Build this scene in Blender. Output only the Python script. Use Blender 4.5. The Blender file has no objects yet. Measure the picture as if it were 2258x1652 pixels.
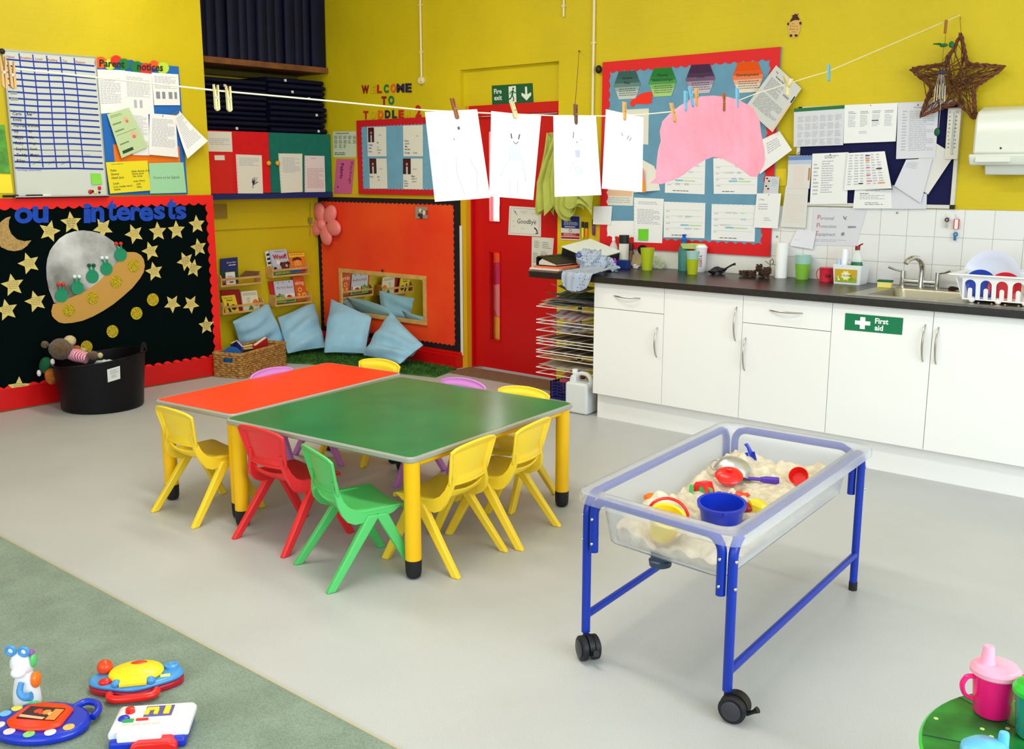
import bpy, math, random
from mathutils import Vector as V, Matrix as M, Euler
random.seed(11)
PI = math.pi
SC = bpy.context.scene
COL = SC.collection
# ---------------------------------------------------------------- camera
FPX, PW, PH = 2212.5, 2258, 1652
PITCH, YAW, EYE = math.radians(11.285), math.radians(40.698), 1.52
FW = V((-math.sin(YAW)*math.cos(PITCH), math.cos(YAW)*math.cos(PITCH), -math.sin(PITCH)))
RT = V((math.cos(YAW), math.sin(YAW), 0)); UP = RT.cross(FW)
EP = V((0, 0, EYE))
cam = bpy.data.cameras.new('camera'); camo = bpy.data.objects.new('camera', cam); COL.objects.link(camo)
camo.location = EP
camo.rotation_euler = (PI/2-PITCH, 0, YAW)
cam.sensor_width = 36; cam.lens = FPX/PW*36; cam.clip_start = .02; cam.clip_end = 60
SC.camera = camo
SC.view_settings.view_transform = 'Standard'; SC.view_settings.look = 'None'
SC.view_settings.gamma = 1; SC.view_settings.use_curve_mapping = False
SC.view_settings.exposure = 0.36
# ---------------------------------------------------------------- daylight and room lights
world = bpy.data.worlds.new('daylight'); SC.world = world; world.use_nodes = True
bg = world.node_tree.nodes['Background']; bg.inputs[0].default_value = (.90, .96, 1, 1); bg.inputs[1].default_value = .9
def area(name, loc, tgt, sx, sy, power, color):
    l = bpy.data.lights.new(name, 'AREA'); l.shape = 'RECTANGLE'; l.size = sx; l.size_y = sy
    l.energy = power; l.color = color
    o = bpy.data.objects.new(name, l); COL.objects.link(o); o.location = loc
    o.rotation_euler = (V(tgt)-V(loc)).to_track_quat('-Z', 'Y').to_euler()
    return o
area('window_daylight', (2.6, 1.6, 2.0), (-2.2, 2.6, .3), 3.6, 1.8, 130, (.80, .90, 1))
area('rear_window_daylight', (-1.0, -2.6, 2.1), (-3.0, 4, .8), 3.2, 1.6, 45, (.93, .96, 1))
area('ceiling_tube_near', (-2.6, 2.2, 3.5), (-2.6, 2.2, 0), 2.6, .35, 45, (1, .96, .86))
area('ceiling_tube_far', (-4.9, 3.6, 3.4), (-4.9, 3.6, 0), 2.4, .35, 32, (1, .95, .82))
area('door_daylight', (-5.22, 5.97, 1.5), (-5.22, 4, 1.35), .12, .85, 9, (.95, .98, 1))

# ---------------------------------------------------------------- photograph geometry helpers (a ray met with a real plane)
def ray(x, y): return FW + RT*((x-PW/2)/FPX) - UP*((y-PH/2)/FPX)
def pz(x, y, z=0):
    d = ray(x, y); return EP + d*((z-EYE)/d.z)
def py(x, y, Y):
    d = ray(x, y); return EP + d*(Y/d.y)
def px(x, y, X):
    d = ray(x, y); return EP + d*(X/d.x)
# ---------------------------------------------------------------- materials
def lin(c):
    return tuple(((v/255)/12.92 if v/255 <= .04045 else ((v/255+.055)/1.055)**2.4) for v in c)
def mat(name, c, rough=.6, metal=0, trans=0, alpha=1, emit=0, bump=0, bscale=200, var=0, vscale=8, spec=.5, coat=0, c2=None, sheen=0, ior=1.45):
    m = bpy.data.materials.new(name); m.use_nodes = True
    nt = m.node_tree; b = nt.nodes['Principled BSDF']; L = lin(c)
    b.inputs['Base Color'].default_value = (*L, 1); b.inputs['Roughness'].default_value = rough
    b.inputs['Metallic'].default_value = metal; b.inputs['Transmission Weight'].default_value = trans
    b.inputs['Alpha'].default_value = alpha; b.inputs['Specular IOR Level'].default_value = spec
    b.inputs['Coat Weight'].default_value = coat; b.inputs['IOR'].default_value = ior
    if sheen: b.inputs['Sheen Weight'].default_value = sheen
    if emit:
        b.inputs['Emission Color'].default_value = (*L, 1); b.inputs['Emission Strength'].default_value = emit
    if bump or var or c2:
        tc = nt.nodes.new('ShaderNodeTexCoord')
    if var or c2:
        n = nt.nodes.new('ShaderNodeTexNoise'); n.inputs['Scale'].default_value = vscale; n.inputs['Detail'].default_value = 6
        nt.links.new(tc.outputs['Object'], n.inputs['Vector'])
        r = nt.nodes.new('ShaderNodeValToRGB')
        a = tuple(max(0, v*(1-var)) for v in L); d = lin(c2) if c2 else tuple(min(1, v*(1+var)) for v in L)
        if c2: a = L
        r.color_ramp.elements[0].position = .36; r.color_ramp.elements[1].position = .64
        r.color_ramp.elements[0].color = (*a, 1); r.color_ramp.elements[1].color = (*d, 1)
        nt.links.new(n.outputs['Fac'], r.inputs[0]); nt.links.new(r.outputs[0], b.inputs['Base Color'])
    if bump:
        n2 = nt.nodes.new('ShaderNodeTexNoise'); n2.inputs['Scale'].default_value = bscale; n2.inputs['Detail'].default_value = 4
        nt.links.new(tc.outputs['Object'], n2.inputs['Vector'])
        bp = nt.nodes.new('ShaderNodeBump'); bp.inputs['Strength'].default_value = bump; bp.inputs['Distance'].default_value = .01
        nt.links.new(n2.outputs['Fac'], bp.inputs['Height']); nt.links.new(bp.outputs[0], b.inputs['Normal'])
    return m
_mc = {}
def C(c, rough=.6, **k):
    key = (c, rough, tuple(sorted(k.items())))
    if key not in _mc: _mc[key] = mat('colour_%02x%02x%02x' % c, c, rough, **k)
    return _mc[key]
PAPER = mat('white_paper', (238, 238, 236), .75); PAPW = mat('warm_paper', (226, 224, 208), .75)
INK = C((40, 40, 45), .8); GREY = C((138, 142, 150), .8); LGREY = C((180, 183, 190), .8); BLUEINK = C((30, 60, 150), .8)
REDINK = C((190, 50, 60), .8); STEEL = mat('steel', (190, 188, 182), .28, 1); CHROME = mat('chrome', (215, 215, 215), .12, 1)
YWALL = mat('yellow_wall_paint', (208, 185, 6), .55, var=.05, vscale=1.7, bump=.25, bscale=18)
def painted_brick(m):
    nt = m.node_tree; L = nt.links.new; b = nt.nodes['Principled BSDF']
    g = nt.nodes.new('ShaderNodeNewGeometry'); s = nt.nodes.new('ShaderNodeSeparateXYZ'); a = nt.nodes.new('ShaderNodeMath'); a.operation = 'ADD'
    c = nt.nodes.new('ShaderNodeCombineXYZ'); k = nt.nodes.new('ShaderNodeTexBrick')
    k.inputs['Scale'].default_value = 1; k.inputs['Brick Width'].default_value = .225; k.inputs['Row Height'].default_value = .075; k.inputs['Mortar Size'].default_value = .004; k.inputs['Mortar Smooth'].default_value = 1
    L(g.outputs['Position'], s.inputs[0]); L(s.outputs[0], a.inputs[0]); L(s.outputs[1], a.inputs[1]); L(a.outputs[0], c.inputs[0]); L(s.outputs[2], c.inputs[1]); L(c.outputs[0], k.inputs['Vector'])
    bp = nt.nodes.new('ShaderNodeBump'); bp.invert = True; bp.inputs['Strength'].default_value = .11; bp.inputs['Distance'].default_value = .004
    L(k.outputs['Fac'], bp.inputs['Height']); L(b.inputs['Normal'].links[0].from_socket, bp.inputs['Normal']); L(bp.outputs[0], b.inputs['Normal'])
painted_brick(YWALL)
BLACKP = C((14, 14, 16), .5)
PINE = mat('pine_wood', (206, 160, 88), .5, var=.12, vscale=14)
# ---------------------------------------------------------------- mesh kit
def smooth_path(p, r, k=5):
    P, R_ = [], []; n = len(p)
    for i in range(n-1):
        a, b, c, d = p[max(0, i-1)], p[i], p[i+1], p[min(n-1, i+2)]
        for j in range(k):
            t = j/k; P.append(.5*((2*b)+(c-a)*t+(2*a-5*b+4*c-d)*t*t+(3*b-a-3*c+d)*t**3)); R_.append(r[i]*(1-t)+r[i+1]*t)
    return P+[p[-1]], R_+[r[-1]]
ORD = ['first', 'second', 'third', 'fourth', 'fifth', 'sixth', 'seventh', 'eighth', 'ninth', 'tenth', 'eleventh', 'twelfth', 'thirteenth', 'fourteenth', 'fifteenth', 'sixteenth', 'seventeenth', 'eighteenth', 'nineteenth', 'twentieth']
class MB:
    def __init__(s, T=None): s.v = []; s.f = []; s.m = []; s.T = T
    def add(s, vs, fs, m=0, T=None):
        o = len(s.v)
        for p in vs:
            p = V(p)
            if T is not None: p = T @ p
            if s.T is not None: p = s.T @ p
            s.v.append(p)
        for f in fs: s.f.append([i+o for i in f]); s.m.append(m)
        return s
    def box(s, c, d, m=0, T=None, R=None):
        x, y, z = (k/2 for k in d); c = V(c)
        vs = [V((sx*x, sy*y, sz*z)) for sz in (-1, 1) for sy in (-1, 1) for sx in (-1, 1)]
        if R is not None: vs = [R @ p for p in vs]
        return s.add([p+c for p in vs], [(0, 2, 3, 1), (4, 5, 7, 6), (0, 1, 5, 4), (2, 6, 7, 3), (0, 4, 6, 2), (1, 3, 7, 5)], m, T)
    def bb(s, a, b, m=0, T=None):
        return s.box([(p+q)/2 for p, q in zip(a, b)], [abs(q-p) for p, q in zip(a, b)], m, T)
    def tube(s, pts, r, n=10, m=0, closed=False, T=None, caps=True, sx=1):
        pts = [V(p) for p in pts]; rs = list(r) if isinstance(r, (list, tuple)) else [r]*len(pts)
        if not closed and 4 <= len(pts) <= 8 and max(rs) > .003: pts, rs = smooth_path(pts, rs)
        N = len(pts)
        vs = []; fs = []; up = None
        for i, p in enumerate(pts):
            if closed: t = pts[(i+1) % N]-pts[i-1]
            else: t = pts[min(i+1, N-1)]-pts[max(i-1, 0)]
            t = t.normalized() if t.length > 1e-9 else V((0, 0, 1))
            if up is None:
                up = V((0, 0, 1)) if abs(t.z) < .9 else V((1, 0, 0))
            a = up - t*up.dot(t)
            if a.length < 1e-6: a = t.orthogonal()
            a.normalize(); up = a; b = t.cross(a)
            for k in range(n):
                q = 2*PI*k/n; vs.append(p + a*(math.cos(q)*rs[i]) + b*(math.sin(q)*rs[i]*sx))
        for i in range(N if closed else N-1):
            j = (i+1) % N
            for k in range(n):
                l = (k+1) % n; fs.append((i*n+k, i*n+l, j*n+l, j*n+k))
        if caps and not closed:
            fs.append(tuple(range(n-1, -1, -1))); fs.append(tuple((N-1)*n+k for k in range(n)))
        return s.add(vs, fs, m, T)
    def cyl(s, a, b, r, r2=None, n=20, m=0, T=None):
        return s.tube([a, b], [r, r if r2 is None else r2], n, m, T=T)
    def lathe(s, prof, n=28, m=0, T=None, sy=1, cap0=True, cap1=True):
        vs = []; fs = []
        for (r, z) in prof:
            for k in range(n):
                q = 2*PI*k/n; vs.append((math.cos(q)*r, math.sin(q)*r*sy, z))
        for i in range(len(prof)-1):
            for k in range(n):
                l = (k+1) % n; fs.append((i*n+k, i*n+l, (i+1)*n+l, (i+1)*n+k))
        if cap0 and prof[0][0] > 1e-5: fs.append(tuple(range(n-1, -1, -1)))
        if cap1 and prof[-1][0] > 1e-5: fs.append(tuple((len(prof)-1)*n+k for k in range(n)))
        return s.add(vs, fs, m, T)
    def ball(s, c, r, n=16, m=0, T=None, R=None):
        r = (r, r, r) if not isinstance(r, (tuple, list)) else r
        vs = []; fs = []; h = n//2
        for i in range(h+1):
            a = PI*i/h
            for k in range(n):
                q = 2*PI*k/n; p = V((math.sin(a)*math.cos(q)*r[0], math.sin(a)*math.sin(q)*r[1], math.cos(a)*r[2]))
                if R is not None: p = R @ p
                vs.append(p+V(c))
        for i in range(h):
            for k in range(n):
                l = (k+1) % n; fs.append((i*n+k, (i+1)*n+k, (i+1)*n+l, i*n+l))
        return s.add(vs, fs, m, T)
    def prism(s, poly, f0, f1, m=0, T=None):
        """poly list of 2D, f0/f1 map 2D -> 3D for back and front"""
        n = len(poly); vs = [f0(*p) for p in poly]+[f1(*p) for p in poly]
        fs = [tuple(range(n-1, -1, -1)), tuple(range(n, 2*n))]+[(i, (i+1) % n, n+(i+1) % n, n+i) for i in range(n)]
        return s.add(vs, fs, m, T)
    def sheetfn(s, fn, nu, nv, th, m=0, T=None):
        """closed thin sheet: fn(u,v)->point; th = thickness along local normal"""
        P = [[V(fn(i/nu, j/nv)) for i in range(nu+1)] for j in range(nv+1)]
        A = []; B = []
        for j in range(nv+1):
            for i in range(nu+1):
                du = P[j][min(i+1, nu)]-P[j][max(i-1, 0)]; dv = P[min(j+1, nv)][i]-P[max(j-1, 0)][i]
                nn = du.cross(dv); nn = nn.normalized() if nn.length > 1e-12 else V((0, 0, 1))
                A.append(P[j][i]+nn*th/2); B.append(P[j][i]-nn*th/2)
        W = nu+1; K = W*(nv+1); fs = []
        for j in range(nv):
            for i in range(nu):
                a = j*W+i; fs.append((a, a+1, a+1+W, a+W)); fs.append((K+a, K+a+W, K+a+1+W, K+a+1))
        for i in range(nu):
            fs.append((i, K+i, K+i+1, i+1)); b = nv*W+i; fs.append((b, b+1, K+b+1, K+b))
        for j in range(nv):
            a = j*W; fs.append((a, a+W, K+a+W, K+a)); b = j*W+nu; fs.append((b, K+b, K+b+W, b+W))
        return s.add(A+B, fs, m, T)
LOC = {}
def obj(name, mb, mats, parent=None, smooth=True, bevel=0, sub=0, world=False, org=None, ang=35):
    """link mb as ONE mesh object. world=True: vertices are world coordinates, parent only shifts them"""
    if not isinstance(mats, (list, tuple)): mats = [mats]
    off = V((0, 0, 0))
    if parent is not None and world: off = LOC[parent.name]
    if parent is None:
        xs = [p for p in mb.v]
        if org is None:
            lo = V([min(p[i] for p in xs) for i in range(3)]); hi = V([max(p[i] for p in xs) for i in range(3)])
            org = V(((lo.x+hi.x)/2, (lo.y+hi.y)/2, lo.z))
        off = V(org)
    me = bpy.data.meshes.new(name); me.from_pydata([p-off for p in mb.v], [], mb.f)
    for m_ in mats: me.materials.append(m_)
    me.polygons.foreach_set('material_index', mb.m)
    if smooth:
        me.polygons.foreach_set('use_smooth', [True]*len(me.polygons)); me.set_sharp_from_angle(angle=math.radians(ang))
    me.update()
    o = bpy.data.objects.new(name, me); COL.objects.link(o)
    if parent is None: o.location = off
    else:
        o.parent = parent
        if world: LOC[o.name] = off
        else: LOC[o.name] = V((0, 0, 0))
    if parent is None: LOC[o.name] = off
    if bevel:
        b = o.modifiers.new('bevel', 'BEVEL'); b.width = bevel; b.segments = 2; b.limit_method = 'ANGLE'; b.angle_limit = math.radians(40)
    if sub:
        b = o.modifiers.new('subdivision', 'SUBSURF'); b.levels = sub; b.render_levels = sub
    return o
def tag(o, label, cat, group=None):
    o['label'] = label; o['category'] = cat
    if group: o['group'] = group
    return o
def thing(name, label, cat, loc=(0, 0, 0), rz=0, group=None, rot=None):
    o = bpy.data.objects.new(name, None); COL.objects.link(o); o.empty_display_size = .05
    o.location = loc; o.rotation_euler = rot if rot else (0, 0, rz); LOC[o.name] = V(loc)
    return tag(o, label, cat, group)
def struct(name, mb, m, parent=None, **k):
    k.setdefault('smooth', False)
    o = obj(name, mb, m, parent, world=parent is not None, **k)
    if parent is None: o['kind'] = 'structure'
    return o
def copy_tree(o, loc=None, rz=None, label=None):
    c = o.copy(); COL.objects.link(c)
    for ch in [x for x in COL.objects if x.parent == o]:
        d = ch.copy(); COL.objects.link(d); d.parent = c
        for g in [x for x in COL.objects if x.parent == ch]:
            e = g.copy(); COL.objects.link(e); e.parent = d
    if loc is not None: c.location = loc; LOC[c.name] = V(loc)
    if rz is not None: c.rotation_euler = (0, 0, rz)
    if label: c['label'] = label
    return c
# ---------------------------------------------------------------- lettering
_tc = {}
def glyphs(t, bold=0):
    """text as flat mesh in 2D: (verts, faces, w, h) normalised so the bounding box starts at 0,0"""
    k = (t, bold)
    if k in _tc: return _tc[k]
    cu = bpy.data.curves.new('txt', 'FONT'); cu.body = t; cu.size = 1; cu.offset = bold; cu.resolution_u = 2 if len(t) > 2 else 5
    o = bpy.data.objects.new('txt', cu); me = bpy.data.meshes.new_from_object(o)
    vs = [(p.co.x, p.co.y) for p in me.vertices]; fs = [tuple(p.vertices) for p in me.polygons]
    bpy.data.meshes.remove(me); bpy.data.objects.remove(o); bpy.data.curves.remove(cu)
    if not vs: vs = [(0, 0), (0, 1), (1, 1)]
    x0 = min(p[0] for p in vs); y0 = min(p[1] for p in vs); x1 = max(p[0] for p in vs); y1 = max(p[1] for p in vs)
    _tc[k] = ([(a-x0, b-y0) for a, b in vs], fs, x1-x0, y1-y0, y0)
    return _tc[k]
def plane(kind, val, sgn=None):
    """returns P(x, y, off): photo pixel -> point on wall plane raised by off into the room"""
    if kind == 'y': return lambda x, y, off=0: py(x, y, val-off)
    if kind == 'x': return lambda x, y, off=0: px(x, y, val+off)
    return lambda x, y, off=0: pz(x, y, val+off)
def bil(c, u, v): return (c[0]*(1-u)+c[1]*u)*(1-v)+(c[3]*(1-u)+c[2]*u)*v
def sheet_mb(c, nrm, marks, th=.0008, curl=None, nu=1, nv=1, wob=0, lift=.0005):
    """c: four 3D corners tl,tr,br,bl. material 0 = sheet, others = ink"""
    c = [V(p) for p in c]; nrm = V(nrm); Wd = ((c[1]-c[0]).length+(c[2]-c[3]).length)/2; Hd = ((c[3]-c[0]).length+(c[2]-c[1]).length)/2
    cf = curl or (lambda u, v: 0)
    S = lambda u, v, h=0: bil(c, u, v)+nrm*(cf(u, v)+h)
    mb = MB()
    if curl: nu = max(nu, 8); nv = max(nv, 8)
    vs = []; W = nu+1; K = W*(nv+1)
    for h in (th, 0):
        for j in range(nv+1):
            for i in range(nu+1): vs.append(S(i/nu, j/nv, h))
    fs = []
    for j in range(nv):
        for i in range(nu):
            a = j*W+i; fs.append((a, a+W, a+1+W, a+1)); fs.append((K+a, K+a+1, K+a+1+W, K+a+W))
    for i in range(nu):
        fs.append((i, i+1, K+i+1, K+i)); b = nv*W+i; fs.append((b, K+b, K+b+1, b+1))
    for j in range(nv):
        a = j*W; fs.append((a, K+a, K+a+W, a+W)); b = j*W+nu; fs.append((b, b+W, K+b+W, K+b))
    mb.add(vs, fs, 0)
    H = th+lift
    for q in marks:
        H += .00002
        k = q[0]
        if k == 'r':
            _, a, b, d, e, m = q; n = max(1, int((d-a)*8)) if curl else 1
            for i in range(n):
                a0 = a+(d-a)*i/n; a1 = a+(d-a)*(i+1)/n
                mb.add([S(a0, b, H), S(a0, e, H), S(a1, e, H), S(a1, b, H)], [(0, 1, 2, 3)], m)
        elif k == 'l':   # rows of printed words
            _, a, b, d, e, n, m = q; dy = (e-b)/n
            for i in range(n):
                x = a; end = d-(d-a)*random.choice((0, 0, .05, .3))
                while x < end-.01:
                    w = random.uniform(.04, .13)*(1 if d-a > .5 else (d-a)/.5); x2 = min(end, x+w)
                    mb.add([S(x, b+i*dy, H), S(x, b+i*dy+dy*.42, H), S(x2, b+i*dy+dy*.42, H), S(x2, b+i*dy, H)], [(0, 1, 2, 3)], m); x = x2+w*.22
        elif k == 't':   # text: string, u0, v_baseline, cap height in v, material, bold, slant
            t, u0, vb, hh, m = q[1:6]; bold = q[6] if len(q) > 6 else 0; sl = q[7] if len(q) > 7 else 0; rot = q[8] if len(q) > 8 else 0
            g, gf, gw, gh, gy = glyphs(t, bold); kk = hh/.7; cr, sr = math.cos(rot), math.sin(rot)
            pts = []
            for (x, y) in g:
                y2 = y+gy; x2 = x+sl*y2; X = (x2*cr-y2*sr)*kk*Hd/Wd; Y = (x2*sr+y2*cr)*kk
                pts.append(S(u0+X, vb-Y, H+.0003))
            mb.add(pts, gf, m)
        elif k == 'p':
            mb.add([S(a, b, H) for a, b in q[1]], [tuple(range(len(q[1])))], q[2])
        elif k == 'c':
            u, v, r, m = q[1:5]; n = 18; asp = Hd/Wd
            mb.add([S(u+math.cos(2*PI*i/n)*r*asp, v-math.sin(2*PI*i/n)*r, H+(q[5] if len(q) > 5 else 0)) for i in range(n)], [tuple(range(n))], m)
        elif k == 's':   # scribble stroke: list of uv, width in v
            pp = q[1]; w = q[2]; asp = Hd/Wd
            for (a, b), (d, e) in zip(pp, pp[1:]):
                dx, dy = (d-a)/asp, e-b; L = math.hypot(dx, dy) or 1; nx, ny = -dy/L*w/2*asp, dx/L*w/2
                mb.add([S(a+nx, b+ny, H), S(a-nx, b-ny, H), S(d-nx, e-ny, H), S(d+nx, e+ny, H)], [(0, 1, 2, 3)], q[3])
    return mb
NRM = {'y': (0, -1, 0), 'x': (1, 0, 0), 'z': (0, 0, 1)}
def paper(name, label, cat, corners, pl, off, mats=None, marks=(), group=None, th=.0008, curl=None, parent=None, bevel=0):
    """a flat thing whose corners lie on wall plane pl=(axis,value) raised by off"""
    P = plane(*pl); c = [P(x, y, off) for x, y in corners]
    if not isinstance(mats, (list, tuple)): mats = [mats or PAPER, INK, GREY, LGREY, BLUEINK, REDINK]
    mb = sheet_mb(c, NRM[pl[0]], marks, th, curl)
    o = obj(name, mb, mats, parent, smooth=bool(curl), world=parent is not None, bevel=bevel)
    return tag(o, label, cat, group) if parent is None else o
def cutout(poly, pl, off, th, mb=None, m=0):
    """pixel polygon cut from card lying on a wall plane"""
    P = plane(*pl); mb = mb or MB()
    return mb.prism(poly, lambda x, y: P(x, y, off), lambda x, y: P(x, y, off+th), m)
def ell(cx, cy, rx, ry, n=24, a0=0, rot=0):
    c, s = math.cos(rot), math.sin(rot)
    return [(cx+math.cos(a0+2*PI*i/n)*rx*c-math.sin(a0+2*PI*i/n)*ry*s, cy+math.cos(a0+2*PI*i/n)*rx*s+math.sin(a0+2*PI*i/n)*ry*c) for i in range(n)]
def letter(ch, box, pl, off, th, m, label, group, name=None, bold=.035, cat='letter', slant=0, parent=None):
    x0, y0, x1, y1 = box; P = plane(*pl); g, gf, gw, gh, gy = glyphs(ch, bold); mb = MB(); vs = []
    for h in (off, off+th):
        for (x, y) in g: vs.append(P(x0+(x1-x0)*x/gw, y1-(y1-y0)*y/gh-slant*(x/gw-.5)*(y1-y0), h))
    n = len(g); fs = [tuple(i+n for i in f) for f in gf]+[tuple(reversed(f)) for f in gf]
    ed = {}
    for f in gf:
        for a, b in zip(f, f[1:]+f[:1]): ed[(a, b)] = 1
    for (a, b) in list(ed):
        if (b, a) not in ed: fs.append((a, b, b+n, a+n))
    mb.add(vs, fs, 0)
    o = obj(name or 'wall_letter', mb, m, parent, smooth=False, world=parent is not None)
    return tag(o, label, cat, group) if parent is None else o
def scallop(mb, rect, inner, pl3, pitch, amp, h0, h1, m=0):
    """border strips with wavy inner edge. rect/inner: (a0,a1,z0,z1) on the wall; pl3(a,z,h)->3D"""
    a0, a1, z0, z1 = rect; b0, b1, w0, w1 = inner
    def strip(n, outer, innr):
        pts = [(outer(i/n), innr(i/n, amp*abs(math.sin(PI*i*k_/n)))) for i in range(n+1)]
        for (o1, i1), (o2, i2) in zip(pts, pts[1:]):
            q = [o1, o2, i2, i1]
            mb.add([pl3(*p, h0) for p in q]+[pl3(*p, h1) for p in q], [(3, 2, 1, 0), (4, 5, 6, 7), (0, 1, 5, 4), (2, 3, 7, 6), (1, 2, 6, 5), (3, 0, 4, 7)], m)
    k_ = max(2, round((b1-b0)/pitch)); n = k_*6
    L = lambda p, q, t: p+(q-p)*t
    strip(n, lambda t: (L(a0, a1, t), z1), lambda t, w: (L(b0, b1, t), w1-w))
    strip(n, lambda t: (L(a0, a1, t), z0), lambda t, w: (L(b0, b1, t), w0+w))
    k_ = max(2, round((w1-w0)/pitch)); n = k_*6
    strip(n, lambda t: (a0, L(z0, z1, t)), lambda t, w: (b0+w, L(w0, w1, t)))
    strip(n, lambda t: (a1, L(z0, z1, t)), lambda t, w: (b1-w, L(w0, w1, t)))
BY = 5.76          # back wall surface
LX = -6.68         # left wall surface
AX = -7.22         # alcove wall surface
BK = ('y', BY); LW = ('x', LX); WT = .905
def rots(x=0, y=0, z=0): return Euler((x, y, z)).to_matrix()
def T4(loc, x=0, y=0, z=0): return M.Translation(V(loc)) @ Euler((x, y, z)).to_matrix().to_4x4()
# ================================================================ the room
floor_m = mat('grey_vinyl_floor', (190, 191, 190), .4, var=.035, vscale=2.2, bump=.05, bscale=60)
def speckle(m, cols, scale=320):
    nt = m.node_tree; b = nt.nodes['Principled BSDF']; src = b.inputs['Base Color'].links[0].from_socket
    tc = [n for n in nt.nodes if n.type == 'TEX_COORD'][0]
    v = nt.nodes.new('ShaderNodeTexNoise'); v.inputs['Scale'].default_value = scale; nt.links.new(tc.outputs['Object'], v.inputs['Vector'])
    mx = nt.nodes.new('ShaderNodeMixRGB'); mx.blend_type = 'MULTIPLY'; mx.inputs[0].default_value = 1
    r = nt.nodes.new('ShaderNodeValToRGB'); r.color_ramp.elements[0].position = .4; r.color_ramp.elements[0].color = (*cols, 1); r.color_ramp.elements[1].position = .55; r.color_ramp.elements[1].color = (1, 1, 1, 1)
    nt.links.new(v.outputs['Fac'], r.inputs[0]); nt.links.new(src, mx.inputs[1]); nt.links.new(r.outputs[0], mx.inputs[2]); nt.links.new(mx.outputs[0], b.inputs['Base Color'])
speckle(floor_m, (.88, .88, .88))
struct('floor', MB().bb((-8, -3, -.1), (2.8, 7.6, 0)), floor_m)
carpet_m = mat('green_grey_carpet', (142, 158, 142), .95, var=.1, vscale=6, bump=.6, bscale=260); speckle(carpet_m, (.8, .82, .8), 200)
struct('floor_carpet', MB().bb((-6.66, -3, 0), (2.8, 1.652, .007)), carpet_m)
struct('trim_1', MB().bb((-6.66, 1.652, 0), (2.8, 1.659, .008)), mat('brass_strip', (190, 182, 150), .5, .3))
struct('wall_left', MB().bb((-7.4, -3, 0), (LX-.002, 4.315, 3.6)), YWALL)
wa = MB().bb((-7.4, 4.315, 0), (AX, 5.95, 1.32)).bb((AX, 4.315, 1.075), (AX+.018, 5.76, 1.32))
struct('wall_alcove', wa, YWALL)
struct('wall_alcove_upper', MB().bb((-7.75, 4.315, 1.32), (-7.55, 5.95, 3.6)), YWALL)
w = MB()
w.bb((-7.75, BY+.002, 0), (-5.476, 6.0, 3.6)); w.bb((-4.522, BY+.002, 0), (2.8, 6.0, 3.6)); w.bb((-5.476, BY+.002, 2.298), (-4.522, 6.0, 3.6))
w.bb((-5.476, 5.80, 2.03), (-4.522, 5.95, 2.298))
struct('wall_back', w, YWALL)
REDP = mat('red_gloss_paint', (205, 8, 12), .35, var=.03, vscale=3)
struct('baseboard_left', MB().bb((LX, -3, .007), (LX+.022, 4.315, .15)), REDP, bevel=.004)
struct('baseboard_back', MB().bb((AX, 5.665, 0), (-5.452, BY, .105)).bb((AX, 5.69, .105), (-5.452, BY, .125)), REDP, bevel=.004)
struct('trim_5', MB().bb((-5.476, 5.735, 0), (-5.402, 5.86, 2.03)), mat('ochre_gloss_paint', (214, 168, 24), .35))
struct('ceiling', MB().bb((-7.75, -3, 3.6), (2.8, 6.0, 3.7)), C((236, 234, 224), .9))
# fire door
RDOOR = mat('red_door_paint', (200, 4, 10), .4, var=.03, vscale=2)
d = thing('door_1', 'red fire door with two narrow glazed slots under the fire exit sign', 'door', (-4.96, 5.82, 0)); d['kind'] = 'structure'
del d['label']; del d['category']
fr = MB().bb((-5.402, 5.775, 1.955), (-4.522, 5.87, 2.03)).bb((-4.552, 5.785, 0), (-4.522, 5.87, 1.955)).bb((-5.402, 5.785, 0), (-5.392, 5.87, 1.955))
obj('door_frame', fr, RDOOR, d, False, .002, world=True)
P = plane('y', 5.82)
sx0, sx1 = P(1080, 390).x, P(1102.5, 390).x; uz0, uz1 = P(1090, 488).z, P(1090, 290).z; lz0, lz1 = P(1092, 750).z, P(1092, 557).z
sl = MB()
for (a, b, c_, e) in ((-5.39, .012, sx0, 1.95), (sx1, .012, -4.554, 1.95), (sx0, .012, sx1, lz0), (sx0, lz1, sx1, uz0), (sx0, uz1, sx1, 1.95)):
    sl.bb((a, 5.82, b), (c_, 5.865, e))
obj('door_leaf', sl, RDOOR, d, False, world=True)
GLASS = mat('clear_glass', (255, 255, 255), .02, trans=1, ior=1.05)
g = MB().bb((sx0, 5.84, uz0), (sx1, 5.846, uz1)).bb((sx0, 5.84, lz0), (sx1, 5.846, lz1))
obj('door_glass', g, GLASS, d, False, world=True)
gb = MB()
for a, b in ((uz0, uz1), (lz0, lz1)):
    gb.bb((sx0-.006, 5.812, a-.006), (sx0, 5.82, b+.006)).bb((sx1, 5.812, a-.006), (sx1+.006, 5.82, b+.006)).bb((sx0-.006, 5.812, b), (sx1+.006, 5.82, b+.006)).bb((sx0-.006, 5.812, a-.006), (sx1+.006, 5.82, a))
obj('glazing_bead', gb, RDOOR, d, False, world=True)
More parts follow.
